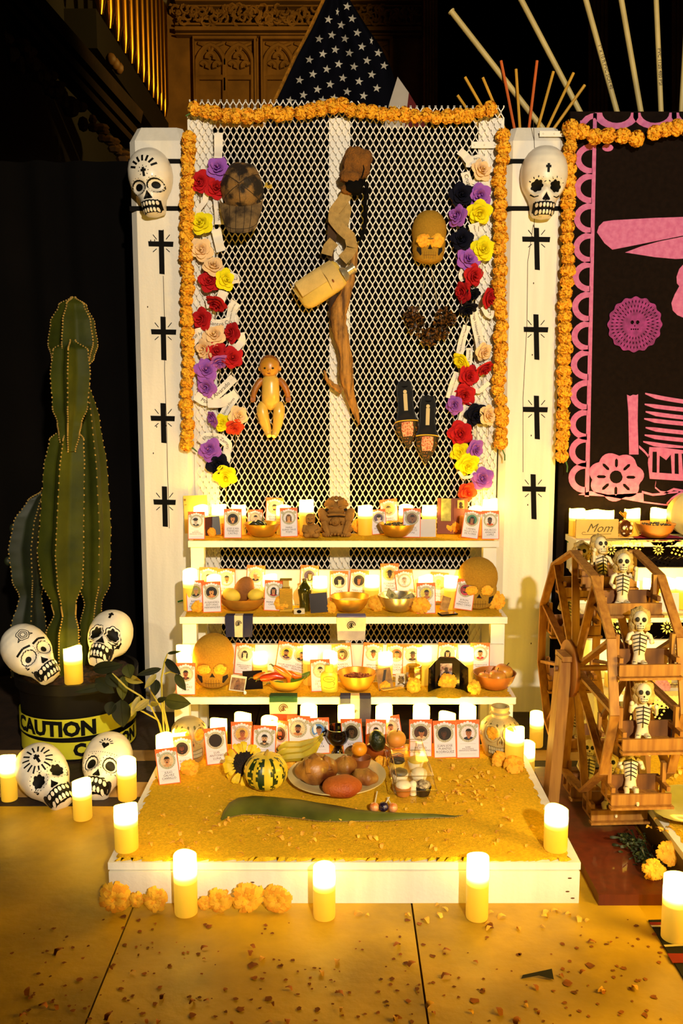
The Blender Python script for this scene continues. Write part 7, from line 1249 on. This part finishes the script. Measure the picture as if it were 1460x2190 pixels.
for i, yc in enumerate([340, 403, 467, 530, 592, 656, 719, 780, 845, 908, 966, 1022]):
    xr = 1267 - .0205 * (yc - 300); n = 12; pk('border_scallop', [(xr, yc - 33)] + [(xr - 37 * sin(pi * k / n), yc - 33 * cos(pi * k / n)) for k in range(1, n)] + [(xr, yc + 33), (xr, yc + 20)] + [(xr - 24 * sin(pi * k / n), yc + 20 * cos(pi * k / n)) for k in range(1, n)] + [(xr, yc - 20)])
pk('border_scallop', [(1240, 266), (1240, 258)] + [(1272 - 33 * cos(t_), 272 - 30 * sin(t_)) for t_ in (.5, .9, 1.3, 1.57)] + [(1272, 252), (1262, 256), (1252, 266)])
for xc in (1318, 1400, 1482, 1564): pk('border_scallop', [(xc - 46, 241), (xc - 31, 241)] + [(xc - 31 * cos(pi * k / 10), 241 + 22 * sin(pi * k / 10)) for k in range(1, 10)] + [(xc + 31, 241), (xc + 46, 241)] + [(xc + 48 * cos(pi * k / 12), 243 + 33 * sin(pi * k / 12)) for k in range(1, 12)])
pk('pink_dot', [(1299 + 12 * cos(t_ * .5), 316 + 8 * sin(t_ * .5)) for t_ in range(13)])
pk('hat_brim', [(1276, 497), (1280, 484), (1290, 474), (1310, 471), (1400, 466), (1460, 464), (1560, 462), (1560, 490), (1460, 504), (1400, 516), (1350, 526), (1309, 534), (1292, 520)]); pk('hat_underside', [(1336, 540), (1370, 527), (1410, 516), (1460, 506), (1560, 497), (1560, 548), (1444, 554), (1400, 550)])
pk('face_outline', [(1470, 555), (1452, 575), (1446, 592), (1447, 606), (1452, 612), (1442, 630), (1435, 648), (1438, 664), (1448, 674), (1462, 680), (1560, 700), (1560, 555)])
pk('column_shape', [(1340, 844), (1347, 847), (1353, 844), (1360, 845), (1364, 843), (1363, 900), (1365, 972), (1345, 972), (1343, 880)])
for (x0, y0, x1, y1) in [(1379, 841, 1462, 859), (1378, 864, 1462, 876), (1380, 880, 1462, 893), (1377, 895, 1462, 906), (1380, 914, 1462, 925), (1378, 930, 1462, 941), (1375, 944, 1462, 958)]:
    up = [(x0 + (x1 + 90 - x0) * k / 8, y0 + (y1 - y0) * min(1, (k / 4)) ** .7 - 4 + (0 if k else 3)) for k in range(9)]; pk('rib_stroke', up + [(x, y + (9 if i else 3)) for i, (x, y) in reversed(list(enumerate(up)))])
fc = (1317, 1020); fo = []
for k in range(48): a = 2 * pi * k / 48; r = 51 + 9 * abs(cos(3.5 * a + .4)); fo.append((fc[0] + r * cos(a), fc[1] + r * .88 * sin(a)))
fh = [[(fc[0] + 14 * cos(t_ * .5), fc[1] + 14 * sin(t_ * .5)) for t_ in range(12)]]
for k in range(8): a = pi / 4 * k + .02; d, n_ = (cos(a), sin(a)), (-sin(a), cos(a)); fh.append([(fc[0] + d[0] * r + n_[0] * s, fc[1] + d[1] * r * .95 + n_[1] * s) for r, s in ((21, 0), (25, 3.2), (38, 3.2), (42, 0), (38, -3.2), (25, -3.2))])
pk('flower_shape', fo, fh[1:]); cut('flower_centre', w(fh[0]), [], BNK, bt, .0009); pk('base_sweep', [(1236, 1058), (1262, 1050), (1300, 1058), (1375, 1054), (1376, 1072), (1420, 1078), (1460, 1079), (1560, 1075), (1560, 1083), (1440, 1083), (1380, 1076), (1300, 1062), (1262, 1060)], [[(1300 + 3 * cos(t_), 1052.5 + 3 * sin(t_)) for t_ in range(6)]][:0])
pk('bodice_frame', [(1388, 956), (1560, 962), (1560, 1030), (1452, 1028), (1389, 1024), (1385, 990)], [[(1395, 966), (1404, 966), (1404, 1011), (1394, 1010)], [(1410, 974), (1424, 984), (1434, 972), (1436, 1013), (1409, 1011)], [(1442, 970), (1450, 970), (1451, 1014), (1442, 1013)], [(1457, 970), (1552, 974), (1552, 1016), (1460, 1014)]])
def swoosh(pts, wd): pk('pink_swoosh', [(x, y - wd / 2) for x, y in pts] + [(x, y + wd / 2) for x, y in reversed(pts)])
swoosh([(1372, 1052), (1395, 1058), (1420, 1056), (1440, 1046), (1462, 1050), (1520, 1046)], 5); swoosh([(1402, 1030), (1400, 1042), (1412, 1052), (1430, 1054), (1450, 1052)], 4); swoosh([(1425, 1078), (1436, 1066), (1452, 1056), (1470, 1050)], 5); swoosh([(1366, 955), (1378, 966), (1388, 978)], 6)
# magenta doily on the banner
def doily(t, cx, cz, rx, rz, mat, nm, seed, fn=None, rings=4, face=False):
    rn = random.Random(seed); n = 96; outer = [(cx + rx * (1 + .035 * cos(16 * 2 * pi * k / n)) * cos(2 * pi * k / n), cz + rz * (1 + .035 * cos(16 * 2 * pi * k / n)) * sin(2 * pi * k / n)) for k in range(n)]; hs = []
    for j in range(1, rings + 1):
        rr = j / (rings + .9); c_ = 7 + j * 7
        for k in range(c_):
            a = 2 * pi * (k + .5 * (j % 2)) / c_
            if face and rr < .42: continue
            l, wd = .5 / (rings + 1), 1.7 * rr / c_; hs.append([(cx + rx * (rr * cos(a) + u * l * cos(a) - v * wd * sin(a)), cz + rz * (rr * sin(a) + u * l * sin(a) + v * wd * cos(a))) for u, v in ((-.9, 0), (0, .62), (.9, 0), (0, -.62))])
    if face:
        for ex in (-.1, .1): hs.append([(cx + rx * (ex + .07 * cos(k)), cz + rz * (.08 + .08 * sin(k))) for k in range(6)])
        hs.append([(cx, cz + rz * .0), (cx + rx * .03, cz - rz * .07), (cx - rx * .03, cz - rz * .07)]); hs += [[(cx + rx * (x - .025), cz - rz * .2), (cx + rx * (x + .025), cz - rz * .2), (cx + rx * (x + .025), cz - rz * .15), (cx + rx * (x - .025), cz - rz * .15)] for x in (-.12, -.04, .04, .12)]
    return cut(nm, outer, hs, mat, t, .0006, fn)
MAG = M('7a1466', .7, var=.2, vs=40, name='magenta_crochet', h2='9a2a84'); c = U(1357, 694, YN - .006); t = thing('purple_doily', 'round purple crocheted doily with a small skull face, pinned on the banner', 'doily', c); q = S(694, YN); doily(t, 0, 0, 57 * q, 57 * q, MAG, 'doily_lace', 3, None, 5, True)
# ================================================================ right altar: shelves, runners, candles
R3 = dict(z=.652, f=-.15, b=0.0); R2 = dict(z=.437, f=-.33, b=-.16); R1 = dict(z=.235, f=-.5, b=-.34); RX0, RX1 = .79, 1.75
ra = thing('side_altar_shelves', 'second white stepped altar behind the ferris wheel, at the right', 'altar', (1.2, -.25, 0))
def rbox(nm, x, y, z, mt=WHITE2): m = MB(); m.box(((x[0] + x[1]) / 2 - 1.2, (y[0] + y[1]) / 2 + .25, (z[0] + z[1]) / 2), (x[1] - x[0], y[1] - y[0], z[1] - z[0])); m.build(nm, mt, ra)
for i, s in enumerate((R3, R2, R1)):
    x0 = (.79, .775, .765)[i]; s['x0'] = x0; rbox('shelf_board', (x0, RX1), (s['f'], s['b']), (s['z'] - .02, s['z'])); rbox('shelf_leg', (x0 + .006, x0 + .05), (s['f'] + .012, s['f'] + .05), (0, s['z'] - .02)); rbox('side_board', (x0 + .006, x0 + .024), (s['f'] + .05, s['b'] - .004), (s['z'] - .12, s['z'] - .02))
rbox('riser_board', (.78, RX1), (-.156, -.14), (.437, .56)); rbox('riser_board', (.775, RX1), (-.336, -.32), (.235, .36))
CLO = M('d8c674', .85, var=.06, vs=30, name='cream_cut_paper')
def runner(s, x0, x1, hgt, lab, seed):
    t = thing('paper_runner', lab, 'cloth', (x0, s['f'] - .004, s['z'] + .004), 'cut paper runners on the side altar'); Wd = x1 - x0; outer = [(0, .03), (Wd, .03)]; n = int(Wd / .022)
    for k in range(n): a = Wd - Wd * k / n; outer += [(a, -hgt + .004), (a - Wd / n * .5, -hgt - .004)]
    outer += [(0, -hgt + .004)]; hs = []
    for k in range(int(Wd / .012)): hs.append([(.006 + k * .012 + .0013 * cos(j * 1.6), -.006 + .0013 * sin(j * 1.6)) for j in range(4)])
    rn = random.Random(seed); cx = .03; kk = 0
    while cx < Wd - .03:
        cz = -hgt * .53; R = hgt * .34
        if kk % 2 == 0:
            for j in range(11): a = 2 * pi * j / 11; hs.append([(cx + R * (r * cos(a) - s_ * sin(a)), cz + R * (r * sin(a) + s_ * cos(a))) for r, s_ in ((.34, 0), (.6, .12), (.95, 0), (.6, -.12))])
            hs.append([(cx + R * .2 * cos(j), cz + R * .2 * sin(j)) for j in range(6)]); cx += .075
        else:
            for i in range(4):
                for j in range(4): a, b = cx + (i - 1.5) * .0135 + (j - 1.5) * .006, cz + (j - 1.5) * .0115 - (i - 1.5) * .004; hs.append([(a - .0045, b), (a, b + .004), (a + .0045, b), (a, b - .004)])
            for j in range(9): a = pi * .1 + pi * .8 * j / 8; hs.append([(cx + .036 * cos(a + d_) * f, cz + .034 * sin(a + d_) * f) for d_, f in ((-.12, 1), (0, 1.1), (.12, 1), (0, .95))])
            cx += .085
        kk += 1
    def fold(x, y, z): return (x, y + (.03 * 0 if z < 0 else z), min(z, 0) + (0 if z < 0 else 0)) if z >= 0 else (x, y - .003 * sin(x * 40) * (-z / hgt), z)
    cut('runner_paper', outer, hs, CLO, t, .0005, fold)
runner(R3, .875, 1.5, .062, 'cream cut paper runner on the top shelf edge of the side altar', 1); runner(R2, .85, 1.5, .072, 'cream cut paper runner on the middle shelf edge of the side altar', 2); runner(R1, .85, 1.5, .10, 'cream cut paper runner on the low shelf edge of the side altar', 3)
for i, (px, tp, Y, s, lb) in enumerate([(1234, 1087, -.05, R3, 'leftmost candle on the top shelf of the side altar'), (1267, 1090, -.05, R3, 'left of two touching candles behind the block reading Mom'), (1296, 1090, -.05, R3, 'right of two touching candles behind the block reading Mom'), (1352, 1087, -.05, R3, 'candle behind the cellophane wrapped chocolate skull'), (1408, 1087, -.05, R3, 'candle behind the wooden bowl on the side altar'), (1392, 1237, -.23, R2, 'left candle in the middle row of the side altar'), (1427, 1234, -.23, R2, 'middle candle in the middle row of the side altar'), (1462, 1236, -.23, R2, 'right candle in the middle row of the side altar'), (1350, 1240, -.22, R2, 'candle behind the top gondola of the ferris wheel'), (1384, 1420, -.40, R1, 'left candle on the low shelf of the side altar'), (1422, 1422, -.41, R1, 'right candle on the low shelf of the side altar'), (1310, 1425, -.42, R1, 'candle seen through the spokes of the ferris wheel')]): candle(px, tp, s, Y, lb, 'candles on the side altar', 33)
c = on(1273, R3, -.105); q = S(1140, -.105); t = thing('mom_block', 'pale wooden block with the word Mom in curly letters, side altar', 'sign', c); m = MB(); m.box((0, 0, 20 * q), (90 * q, .012, 40 * q)); m.build('block_body', M('e8b860', .6, var=.06, vs=20, name='pale_wood'), t); textobj('Mom', .042, M('2a1608', .4, var=0, name='brown_foil'), t, (4 * q, -.0065, 21 * q), 'block_lettering', None, .45); m = MB(); m.tube([(-28 * q + 4 * q * cos(a), -.0065, 10 * q + 3 * q * sin(a)) for a in [.6 + i * .5 for i in range(10)]] + [(0, -.0065, 8 * q), (30 * q, -.0065, 9 * q)], .0008, 5); m.build('flourish', M('2a1608', .4, var=0, name='brown_foil'), t)
c = on(1334, R3, -.11); q = S(1140, -.11); t = thing('chocolate_skull', 'chocolate skull wrapped in crinkled cellophane beside the Mom block', 'candy', c); m = MB(); m.ell((0, 0, 20 * q), (15 * q, 15 * q, 20 * q), 18, 12, None, lambda v: 1 - .12 * max(0, -v.z)); m.build('skull_candy', M('6a3a1a', .3, var=.2, vs=20, name='milk_chocolate', coat=.5), t); m = MB()
for s in (-1, 1): m.ell((s * 7 * q, -14 * q, 24 * q), (3.6 * q, 2 * q, 4.5 * q), 8, 6); m.ell((s * 7 * q, -13.5 * q, 12 * q), (3 * q, 2 * q, 2 * q), 8, 6)
stuff(m.build('icing_eyes', CRM, t)); m = MB()
for k in range(9): a = 2 * pi * k / 9; m.add([(0, 0, 40 * q), (9 * q * cos(a) - 6 * q, 5 * q * sin(a), (54 + 4 * (k % 2)) * q), (9 * q * cos(a + .7) - 6 * q, 5 * q * sin(a + .7), 55 * q)], [(0, 1, 2)])
m.build('cellophane_tuft', M('e0a83c', .25, .3, var=.2, name='gold_cellophane'), t); m = MB(); m.ell((0, 0, 20 * q), (17 * q, 17 * q, 22 * q), 14, 10, None, lambda v: 1 + .04 * sin(13 * v.x + 9 * v.z)); m.build('cellophane_wrap', clear_mat('cellophane', 'fff4e0', .06), t)
t, R, H = bowl(1400, 1134, 84, R3, -.1, BOWLW, 'wooden bowl of dark seeds on a magenta doily, side altar', 30); stuff(tag(heap(t, R, H, 80, lambda m, p_: m.ell(p_, (.003, .003, .0024), 6, 4), M('17120f', .4, var=.2, name='black_seed'), 'dark_seeds', .8), 'heap of dark seeds in the wooden bowl of the side altar', 'seeds'))
MG3 = M('9a1040', .7, var=.2, vs=40, name='crimson_crochet'); c = on(1405, R3, -.1); t = thing('magenta_doily', 'magenta doily under the wooden bowl, hanging over the shelf edge', 'doily', (c.x, -.1, R3['z'] + .0035)); doily(t, 0, 0, .082, .075, MG3, 'doily_lace', 5, lambda x, y, z: (x, max(z, -.052) - (.0025 if z < -.052 else 0), (-.0005 if z > -.052 else (z + .052) * .9) + y), 4)
c = on(1480, R3, -.07); q = S(1110, -.07); t = thing('pale_pumpkin', 'pale round pumpkin at the right end of the side altar top shelf', 'pumpkin', (c.x, -.066, c.z)); m = MB(); rr = 56 * q; m.ell((0, 0, 48 * q), (rr, .066, 48 * q), 40, 16, None, lambda v: 1 + .04 * cos(9 * math.atan2(v.y, v.x))); m.build('pumpkin_body', M('d8c884', .6, var=.1, vs=8, bump=.1, bs=30, name='pale_pumpkin_skin'), t); m = MB(); m.tube([(0, 0, 92 * q), (.004, 0, 106 * q)], [.012, .008], 7); m.build('pumpkin_stem', M('8a7430', .8, name='dry_stalk'), t)
print_(1430, 1272, 42, 41, R2, -.29, 0, M('dcd6d4', .6, var=.03, name='grey_white_card'), 'blank white square card in the middle row of the side altar', 'white_card', 'card', 6)
for i, (px, py, s, Y, mt, lb) in enumerate([(1400, 1303, R2, -.295, M('c84a4a', .8, var=.2, vs=30, name='pink_paper_petal', h2='e09a8a'), 'left of the blank white card'), (1418, 1462, R1, -.45, M('c85a5a', .8, var=.2, vs=30, name='pink_paper_petal2', h2='e8b0a0'), 'beside the silver frame')]): c = U(px, py, Y); t = thing('pink_paper_flower', f'crumpled pink paper flower {lb} on the side altar', 'flower', (c.x, Y, s['z'] + .018)); ob('flower_head', (lambda g: (g.materials.clear(), g.materials.append(mt), g)[2])(FLW[i].copy()), t, None, (.5, .2, 0), .026)
c = on(1466, R1, -.43); q = S(1430, -.43); t = thing('silver_frame', 'ornate silver photo frame at the right edge of the side altar', 'frame', c); SIL = M('b8a078', .25, .9, var=.3, vs=60, bump=.3, bs=120, name='embossed_silver'); m = MB(); ox, iz = 34 * q, 74 * q
for a, b in (((-ox, 0), (ox, 0)), ((-ox, iz), (ox, iz)), ((-ox, 0), (-ox, iz)), ((ox, 0), (ox, iz))): m.bar((a[0], 0, a[1] + .004), (b[0], 0, b[1] + .004), .016, .006, (0, 1, 0))
for k in range(5): m.tube([((-28 + 14 * k + 6 * cos(j * .6)) * q, -.001, iz + (8 + 6 * sin(j * .6)) * q) for j in range(10)], .0028, 6)
for k in range(30): m.ell((-ox + .007, -.004, .006 + iz * k / 30), (.005, .003, .0012), 6, 4); m.ell((-ox + 2 * ox * k / 30, -.004, iz - .004), (.0012, .003, .005), 6, 4); m.ell((-ox + 2 * ox * k / 30, -.004, .01), (.0012, .003, .005), 6, 4)
m.build('frame_border', SIL, t); m = MB(); m.box((0, .003, iz / 2), (ox * 2, .004, iz)); m.build('frame_photo', M('b8a888', .5, h2='5a4a34', vs=25, name='grey_photo'), t); textobj('DOCUMENTO', .0095, BLACK, t, (4 * q, -.0005, iz - .022), 'frame_lettering')
# right platform
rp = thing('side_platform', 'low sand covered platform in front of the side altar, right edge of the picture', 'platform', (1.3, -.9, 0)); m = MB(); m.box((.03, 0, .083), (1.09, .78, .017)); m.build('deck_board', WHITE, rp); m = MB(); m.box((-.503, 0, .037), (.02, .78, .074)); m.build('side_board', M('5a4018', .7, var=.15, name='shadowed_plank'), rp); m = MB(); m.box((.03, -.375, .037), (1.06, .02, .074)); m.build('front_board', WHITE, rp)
sand('sand', .80, 1.86, -1.27, -.53, .0915, .005, 'gold sand covering the platform at the right edge', 60, 50, .008)
petals(24, lambda: (random.uniform(1370, 1455), random.uniform(1640, 1790)), .0975, 'fallen marigold petal on the sand of the right hand platform', 'petals on the right platform', .010, .024, (0, 0, 1))
t = thing('green_platter', 'rim of a green leaf shaped platter at the right frame edge', 'platter', (G(1478, 1740, .1).x, G(1478, 1740, .1).y, .0985)); m = MB(); m.lathe([(.02, 0), (.07, .006), (.11, .024), (.113, .026), (.108, .026), (.06, .012), (.001, .01)], 30, wob=lambda a, i: 1 + .04 * cos(5 * a)); m.build('platter_body', M('a89a34', .4, var=.15, vs=10, name='olive_glaze', coat=.2), t)
candle(1470, 1538, dict(z=.0985), -.62, 'lit candle on the right platform at the frame edge', 'candles on the side altar', 34)
# ================================================================ ferris wheel
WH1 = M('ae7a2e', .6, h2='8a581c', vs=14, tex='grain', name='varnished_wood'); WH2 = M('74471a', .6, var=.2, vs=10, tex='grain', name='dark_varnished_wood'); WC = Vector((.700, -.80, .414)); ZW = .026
bb = thing('base_board', 'dark red brown wooden base board under the ferris wheel', 'board', (.668, -.9, 0)); RB_ = M('5a200c', .45, var=.2, vs=8, tex='grain', name='mahogany', coat=.1)
m = MB(); m.box((0, -.22, ZW / 2), (.185, .235, ZW)); m.build('board_plank', RB_, bb); m = MB(); m.box((0, .13, ZW / 2 - .001), (.185, .46, ZW)); m.build('board_plank', RB_, bb)
fw = thing('ferris_wheel', 'wooden toy ferris wheel carrying small skeletons, between the two altars', 'ferris wheel', WC, None, (0, 0, radians(3))); NG = 11; Rw = .312; hx = .083; ph = -.05
rp_ = lambda k, x, r=Rw: Vector((x, -r * cos(2 * pi * k / NG + ph), r * sin(2 * pi * k / NG + ph)))
for sx in (-1, 1):
    for k in range(NG):
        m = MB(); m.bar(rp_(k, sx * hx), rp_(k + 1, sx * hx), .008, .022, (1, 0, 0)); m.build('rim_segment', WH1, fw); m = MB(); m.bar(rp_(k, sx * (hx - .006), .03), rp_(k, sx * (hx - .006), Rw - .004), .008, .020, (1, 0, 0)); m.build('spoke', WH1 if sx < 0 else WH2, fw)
    m = MB(); m.lathe([(.076, -.005), (.076, .005)], 30); m.v = [(z + sx * (hx + .01), x, y) for x, y, z in m.v]; m.build('hub_disc', M('a8681f', .6, h2='8a4e14', vs=6, name='hub_wood'), fw)
    m = MB(); fx = sx * (hx + .026); m.bar((fx, 0, .03), (fx + (-.028 if sx < 0 else .004), -.01, ZW - WC.z), .05, .03, (1, 0, 0)); m.build('stand_leg', WH1, fw)
    m = MB(); m.box((fx, 0, .035), (.026, .07, .014)); m.build('leg_cap', WH1, fw)
m = MB(); m.tube([(-hx - .05, 0, 0), (hx + .05, 0, 0)], .008, 10); m.build('axle', WH2, fw)
BON = M('e0d0a8', .6, var=.08, vs=40, name='painted_bone'); BL2 = M('16100c', .7, var=0, name='bone_line'); HAIR = M('c0a058', .95, var=.25, vs=60, bump=.5, bs=200, name='straw_hair')
def skel_meshes(arm, leg):
    m = MB(); T = m.tube; m.ell((0, -.004, .108), (.0165, .016, .02), 14, 10, None, lambda v: 1 - .16 * max(0, -v.z - .2) * abs(v.x)); m.ell((0, -.010, .094), (.0105, .011, .011), 10, 7); T([(0, .002, .092), (0, .002, .078)], .0055, 7)
    T([(0, .001, .083), (0, 0, .07), (0, 0, .045), (0, .001, .03), (0, 0, .012)], [.006, .0165, .0155, .012, .0145], 12, True, 1, .7)
    for s in (-1, 1):
        a = arm[0 if s < 0 else 1]; T([(s * .013, 0, .077), (s * .022, -.002, .072), (s * .027, -.006 - .008 * a, .055 + .012 * a), (s * (.022 + .006 * a), -.02, .05 + .04 * a)], [.005, .0052, .0045, .004], 8); m.ell((s * (.021 + .006 * a), -.023, .05 + .044 * a), (.0052, .004, .006), 7, 5)
        T([(s * .008, 0, .012), (s * .011, -.022, .012), (s * (.012 + .004 * leg), -.034, .009), (s * .012, -.038, -.014), (s * .013, -.047, -.019)], [.0075, .0065, .006, .005, .003], 8)
    b = m.mesh('skeleton_body', BON, 60); m = MB()
    for s in (-1, 1): m.ell((s * .0068, -.0185, .110), (.0052, .003, .0056), 9, 6)
    m.ell((0, -.0215, .1015), (.0018, .0012, .0026), 6, 5); e = m.mesh('skull_sockets', BL2); m = MB()
    for k in range(5): z = .074 - k * .0085; m.tube([(-.0155 + .001 * k, -.006, z - .003), (-.006, -.0122, z + .001), (0, -.0128, z + .003), (.006, -.0122, z + .001), (.0155 - .001 * k, -.006, z - .003)], .0011, 5)
    m.tube([(0, -.0126, .08), (0, -.0128, .05), (0, -.0118, .03)], .001, 5)
    for r in (.0, .0052):
        for i in range(5): m.ell((-.006 + .003 * i, -.0205 + abs(i - 2) * .0008, .0905 + r), (.0009, .0009, .0017), 5, 4)
    for s in (-1, 1):
        for tt in (.3, .6): m.ell((s * .0115, -.016 - .018 * tt, .0165), (.004, .0015, .001), 5, 4)
    l = m.mesh('rib_lines', BL2); m = MB(); m.ell((.0, .006, .112), (.0235, .017, .024), 14, 10, None, lambda v: (1 + .1 * sin(11 * v.x + 7 * v.z)) * (.86 if v.y < -.1 else 1)); m.ell((-.012, .006, .092), (.012, .011, .016), 10, 7, None, lambda v: 1 + .12 * sin(9 * v.z)); m.ell((.013, .006, .094), (.011, .011, .015), 10, 7, None, lambda v: 1 + .12 * sin(9 * v.z)); h = m.mesh('straw_wig', HAIR, 80); return b, e, l, h
SKV = [skel_meshes((0, 1), 1), skel_meshes((.2, .3), -.5), skel_meshes((1, .1), 1), skel_meshes((.8, .7), 0)]
Rz = Matrix.Rotation(radians(3), 3, 'Z'); names = {}
for k in range(NG):
    p0_ = rp_(k + .5 if False else k, 0, Rw * .96); g = ob('gondola', None, fw, p0_ + Vector((0, -.004, -.073))); gw = .142
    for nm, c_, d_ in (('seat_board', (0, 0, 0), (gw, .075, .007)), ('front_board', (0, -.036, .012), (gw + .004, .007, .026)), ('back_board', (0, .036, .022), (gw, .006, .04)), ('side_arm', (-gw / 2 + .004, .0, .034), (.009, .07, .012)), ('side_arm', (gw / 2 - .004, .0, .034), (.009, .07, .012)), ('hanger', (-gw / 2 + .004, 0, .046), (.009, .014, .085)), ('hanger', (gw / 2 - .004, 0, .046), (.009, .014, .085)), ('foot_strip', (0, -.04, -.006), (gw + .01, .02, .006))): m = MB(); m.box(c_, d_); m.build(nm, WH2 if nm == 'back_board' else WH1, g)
LB = {10: 'skeleton figurine tilted back with dark brows, fourth from the top on the wheel front', 0: 'skeleton figurine raising both hands, third from the top on the front of the ferris wheel', 1: 'skeleton figurine holding its chin, second from the top on the front of the ferris wheel', 2: 'skeleton figurine with one arm out, top front gondola of the ferris wheel', 3: 'skeleton figurine leaning back at the very top of the ferris wheel', 4: 'skeleton figurine at the back top of the ferris wheel', 9: 'skeleton figurine in the lowest front gondola of the ferris wheel', 8: 'skeleton figurine seen low behind the near rim of the ferris wheel', 7: 'skeleton figurine in shade low at the back of the ferris wheel', 5: 'skeleton figurine in shade halfway up the back of the ferris wheel'}
for k, lb in LB.items():
    p0_ = WC + Rz @ (rp_(k, 0, Rw * .96) + Vector((-.008 if k != 3 else .004, .006 if k != 3 else .016, -.0685 if k != 3 else -.088))); v = SKV[{0: 3, 1: 1, 2: 0, 3: 2, 10: 1, 9: 0}.get(k, k % 4)]; t = thing('skeleton_figurine', lb, 'figurine', p0_, 'skeletons riding the ferris wheel', ({3: -.2, 10: -.32, 9: -.5}.get(k, -.08), 0, radians(-14 if k != 3 else 12)), 1.06)
    for me in v: ob(me.name, me, t)
# greens, marigolds, rug, foreground candle on the right
t = thing('leafy_bunch', 'dark green bunch of marigold leaves lying on the base board', 'foliage', G(1366, 1830, ZW)); m = MB(); o = t.location.copy(); rn = random.Random(9)
for i in range(90):
    b = Vector((rn.uniform(-.035, .03), rn.uniform(-.05, .07), rn.uniform(.0, .025))); d = Vector((rn.uniform(-1, 1), rn.uniform(-1, .6), rn.uniform(-.1, .7))).normalized(); petal(m, b, d, Vector((-d.y, d.x, .6)).normalized(), rn.uniform(.012, .026), rn.uniform(.004, .008), .6, rn)
m.mi = [0] * len(m.mi); stuff(m.build('leaflets', M('121c08', .6, h2='24300f', vs=30, name='marigold_leaf'), t, 80)); m = MB()
for i in range(5): m.tube([(-.02 + i * .006, .1, .006), (-.01 + i * .008, .03, .012), (.01 * i - .02, -.04, .006)], .0024, 6)
m.build('leafy_stems', M('1a2a0c', .6, var=.2, name='dark_stem'), t)
bloom(1432, 1836, 27, dict(z=ZW), 'upper marigold resting beside the leafy bunch at the lower right', Y=-1.12, k=1, up=.7, z=ZW + .012); bloom(1398, 1874, 24, dict(z=ZW), 'lower marigold resting beside the leafy bunch at the lower right', Y=-1.17, k=2, up=.7, z=ZW)
rg = [G(1386, 1968, .003), G(1470, 1966, .003), G(1700, 1966, .003), G(1700, 2190, .003), G(1490, 2140, .003)]; m = MB(); m.add([(p_.x, p_.y, .004) for p_ in rg], [(4, 3, 2, 1, 0)]); m.add([(p_.x, p_.y, .0006) for p_ in rg], [(0, 1, 2, 3, 4)]); n = 5; m.add([(p_.x, p_.y, z) for z in (.0006, .004) for p_ in rg], [(i, i + 5, (i + 1) % 5 + 5, (i + 1) % 5) for i in range(5)]); t = thing('woven_rug', 'dark woven rug with red and white bands at the lower right corner', 'rug', (0, 0, 0)); m.build('rug_weave', M('140a08', .95, var=.3, vs=80, name='black_wool'), t)
for i, (a, b, w_, mt) in enumerate([((1392, 1980), (1420, 1980), .007, M('e0d0c0', .9, var=.1, name='white_wool')), ((1390, 1976), (1424, 1976), .010, M('8a1a10', .9, var=.1, name='red_wool')), ((1432, 2050), (1500, 2050), .03, M('8a1a10', .9, var=.1, name='red_wool')), ((1420, 2024), (1500, 2020), .006, M('d0b890', .9, var=.1, name='white_wool2'))]): A, Bq = G(*a, .0045), G(*b, .0045); m = MB(); m.bar((A.x, A.y, .0045 + .0004 * i), (Bq.x, Bq.y, .0045 + .0004 * i), w_, .001, (0, 0, 1)); m.build('rug_band', mt, t)
for i, (a, b) in enumerate([((380, 1287), (391, 1284)), ((1213, 1160), (1222, 1140))]): A, Bq = U(*a, -.02), U(*b, -.02); m = MB(); m.tube([A, Bq], .003, 6); tag(m.build('green_wire_end', M('0c7a2a', .5, var=0, name='green_tape')), ['short green wire end beside the left middle shelf', 'short green wire end beside the right post at the side altar'][i], 'wire')
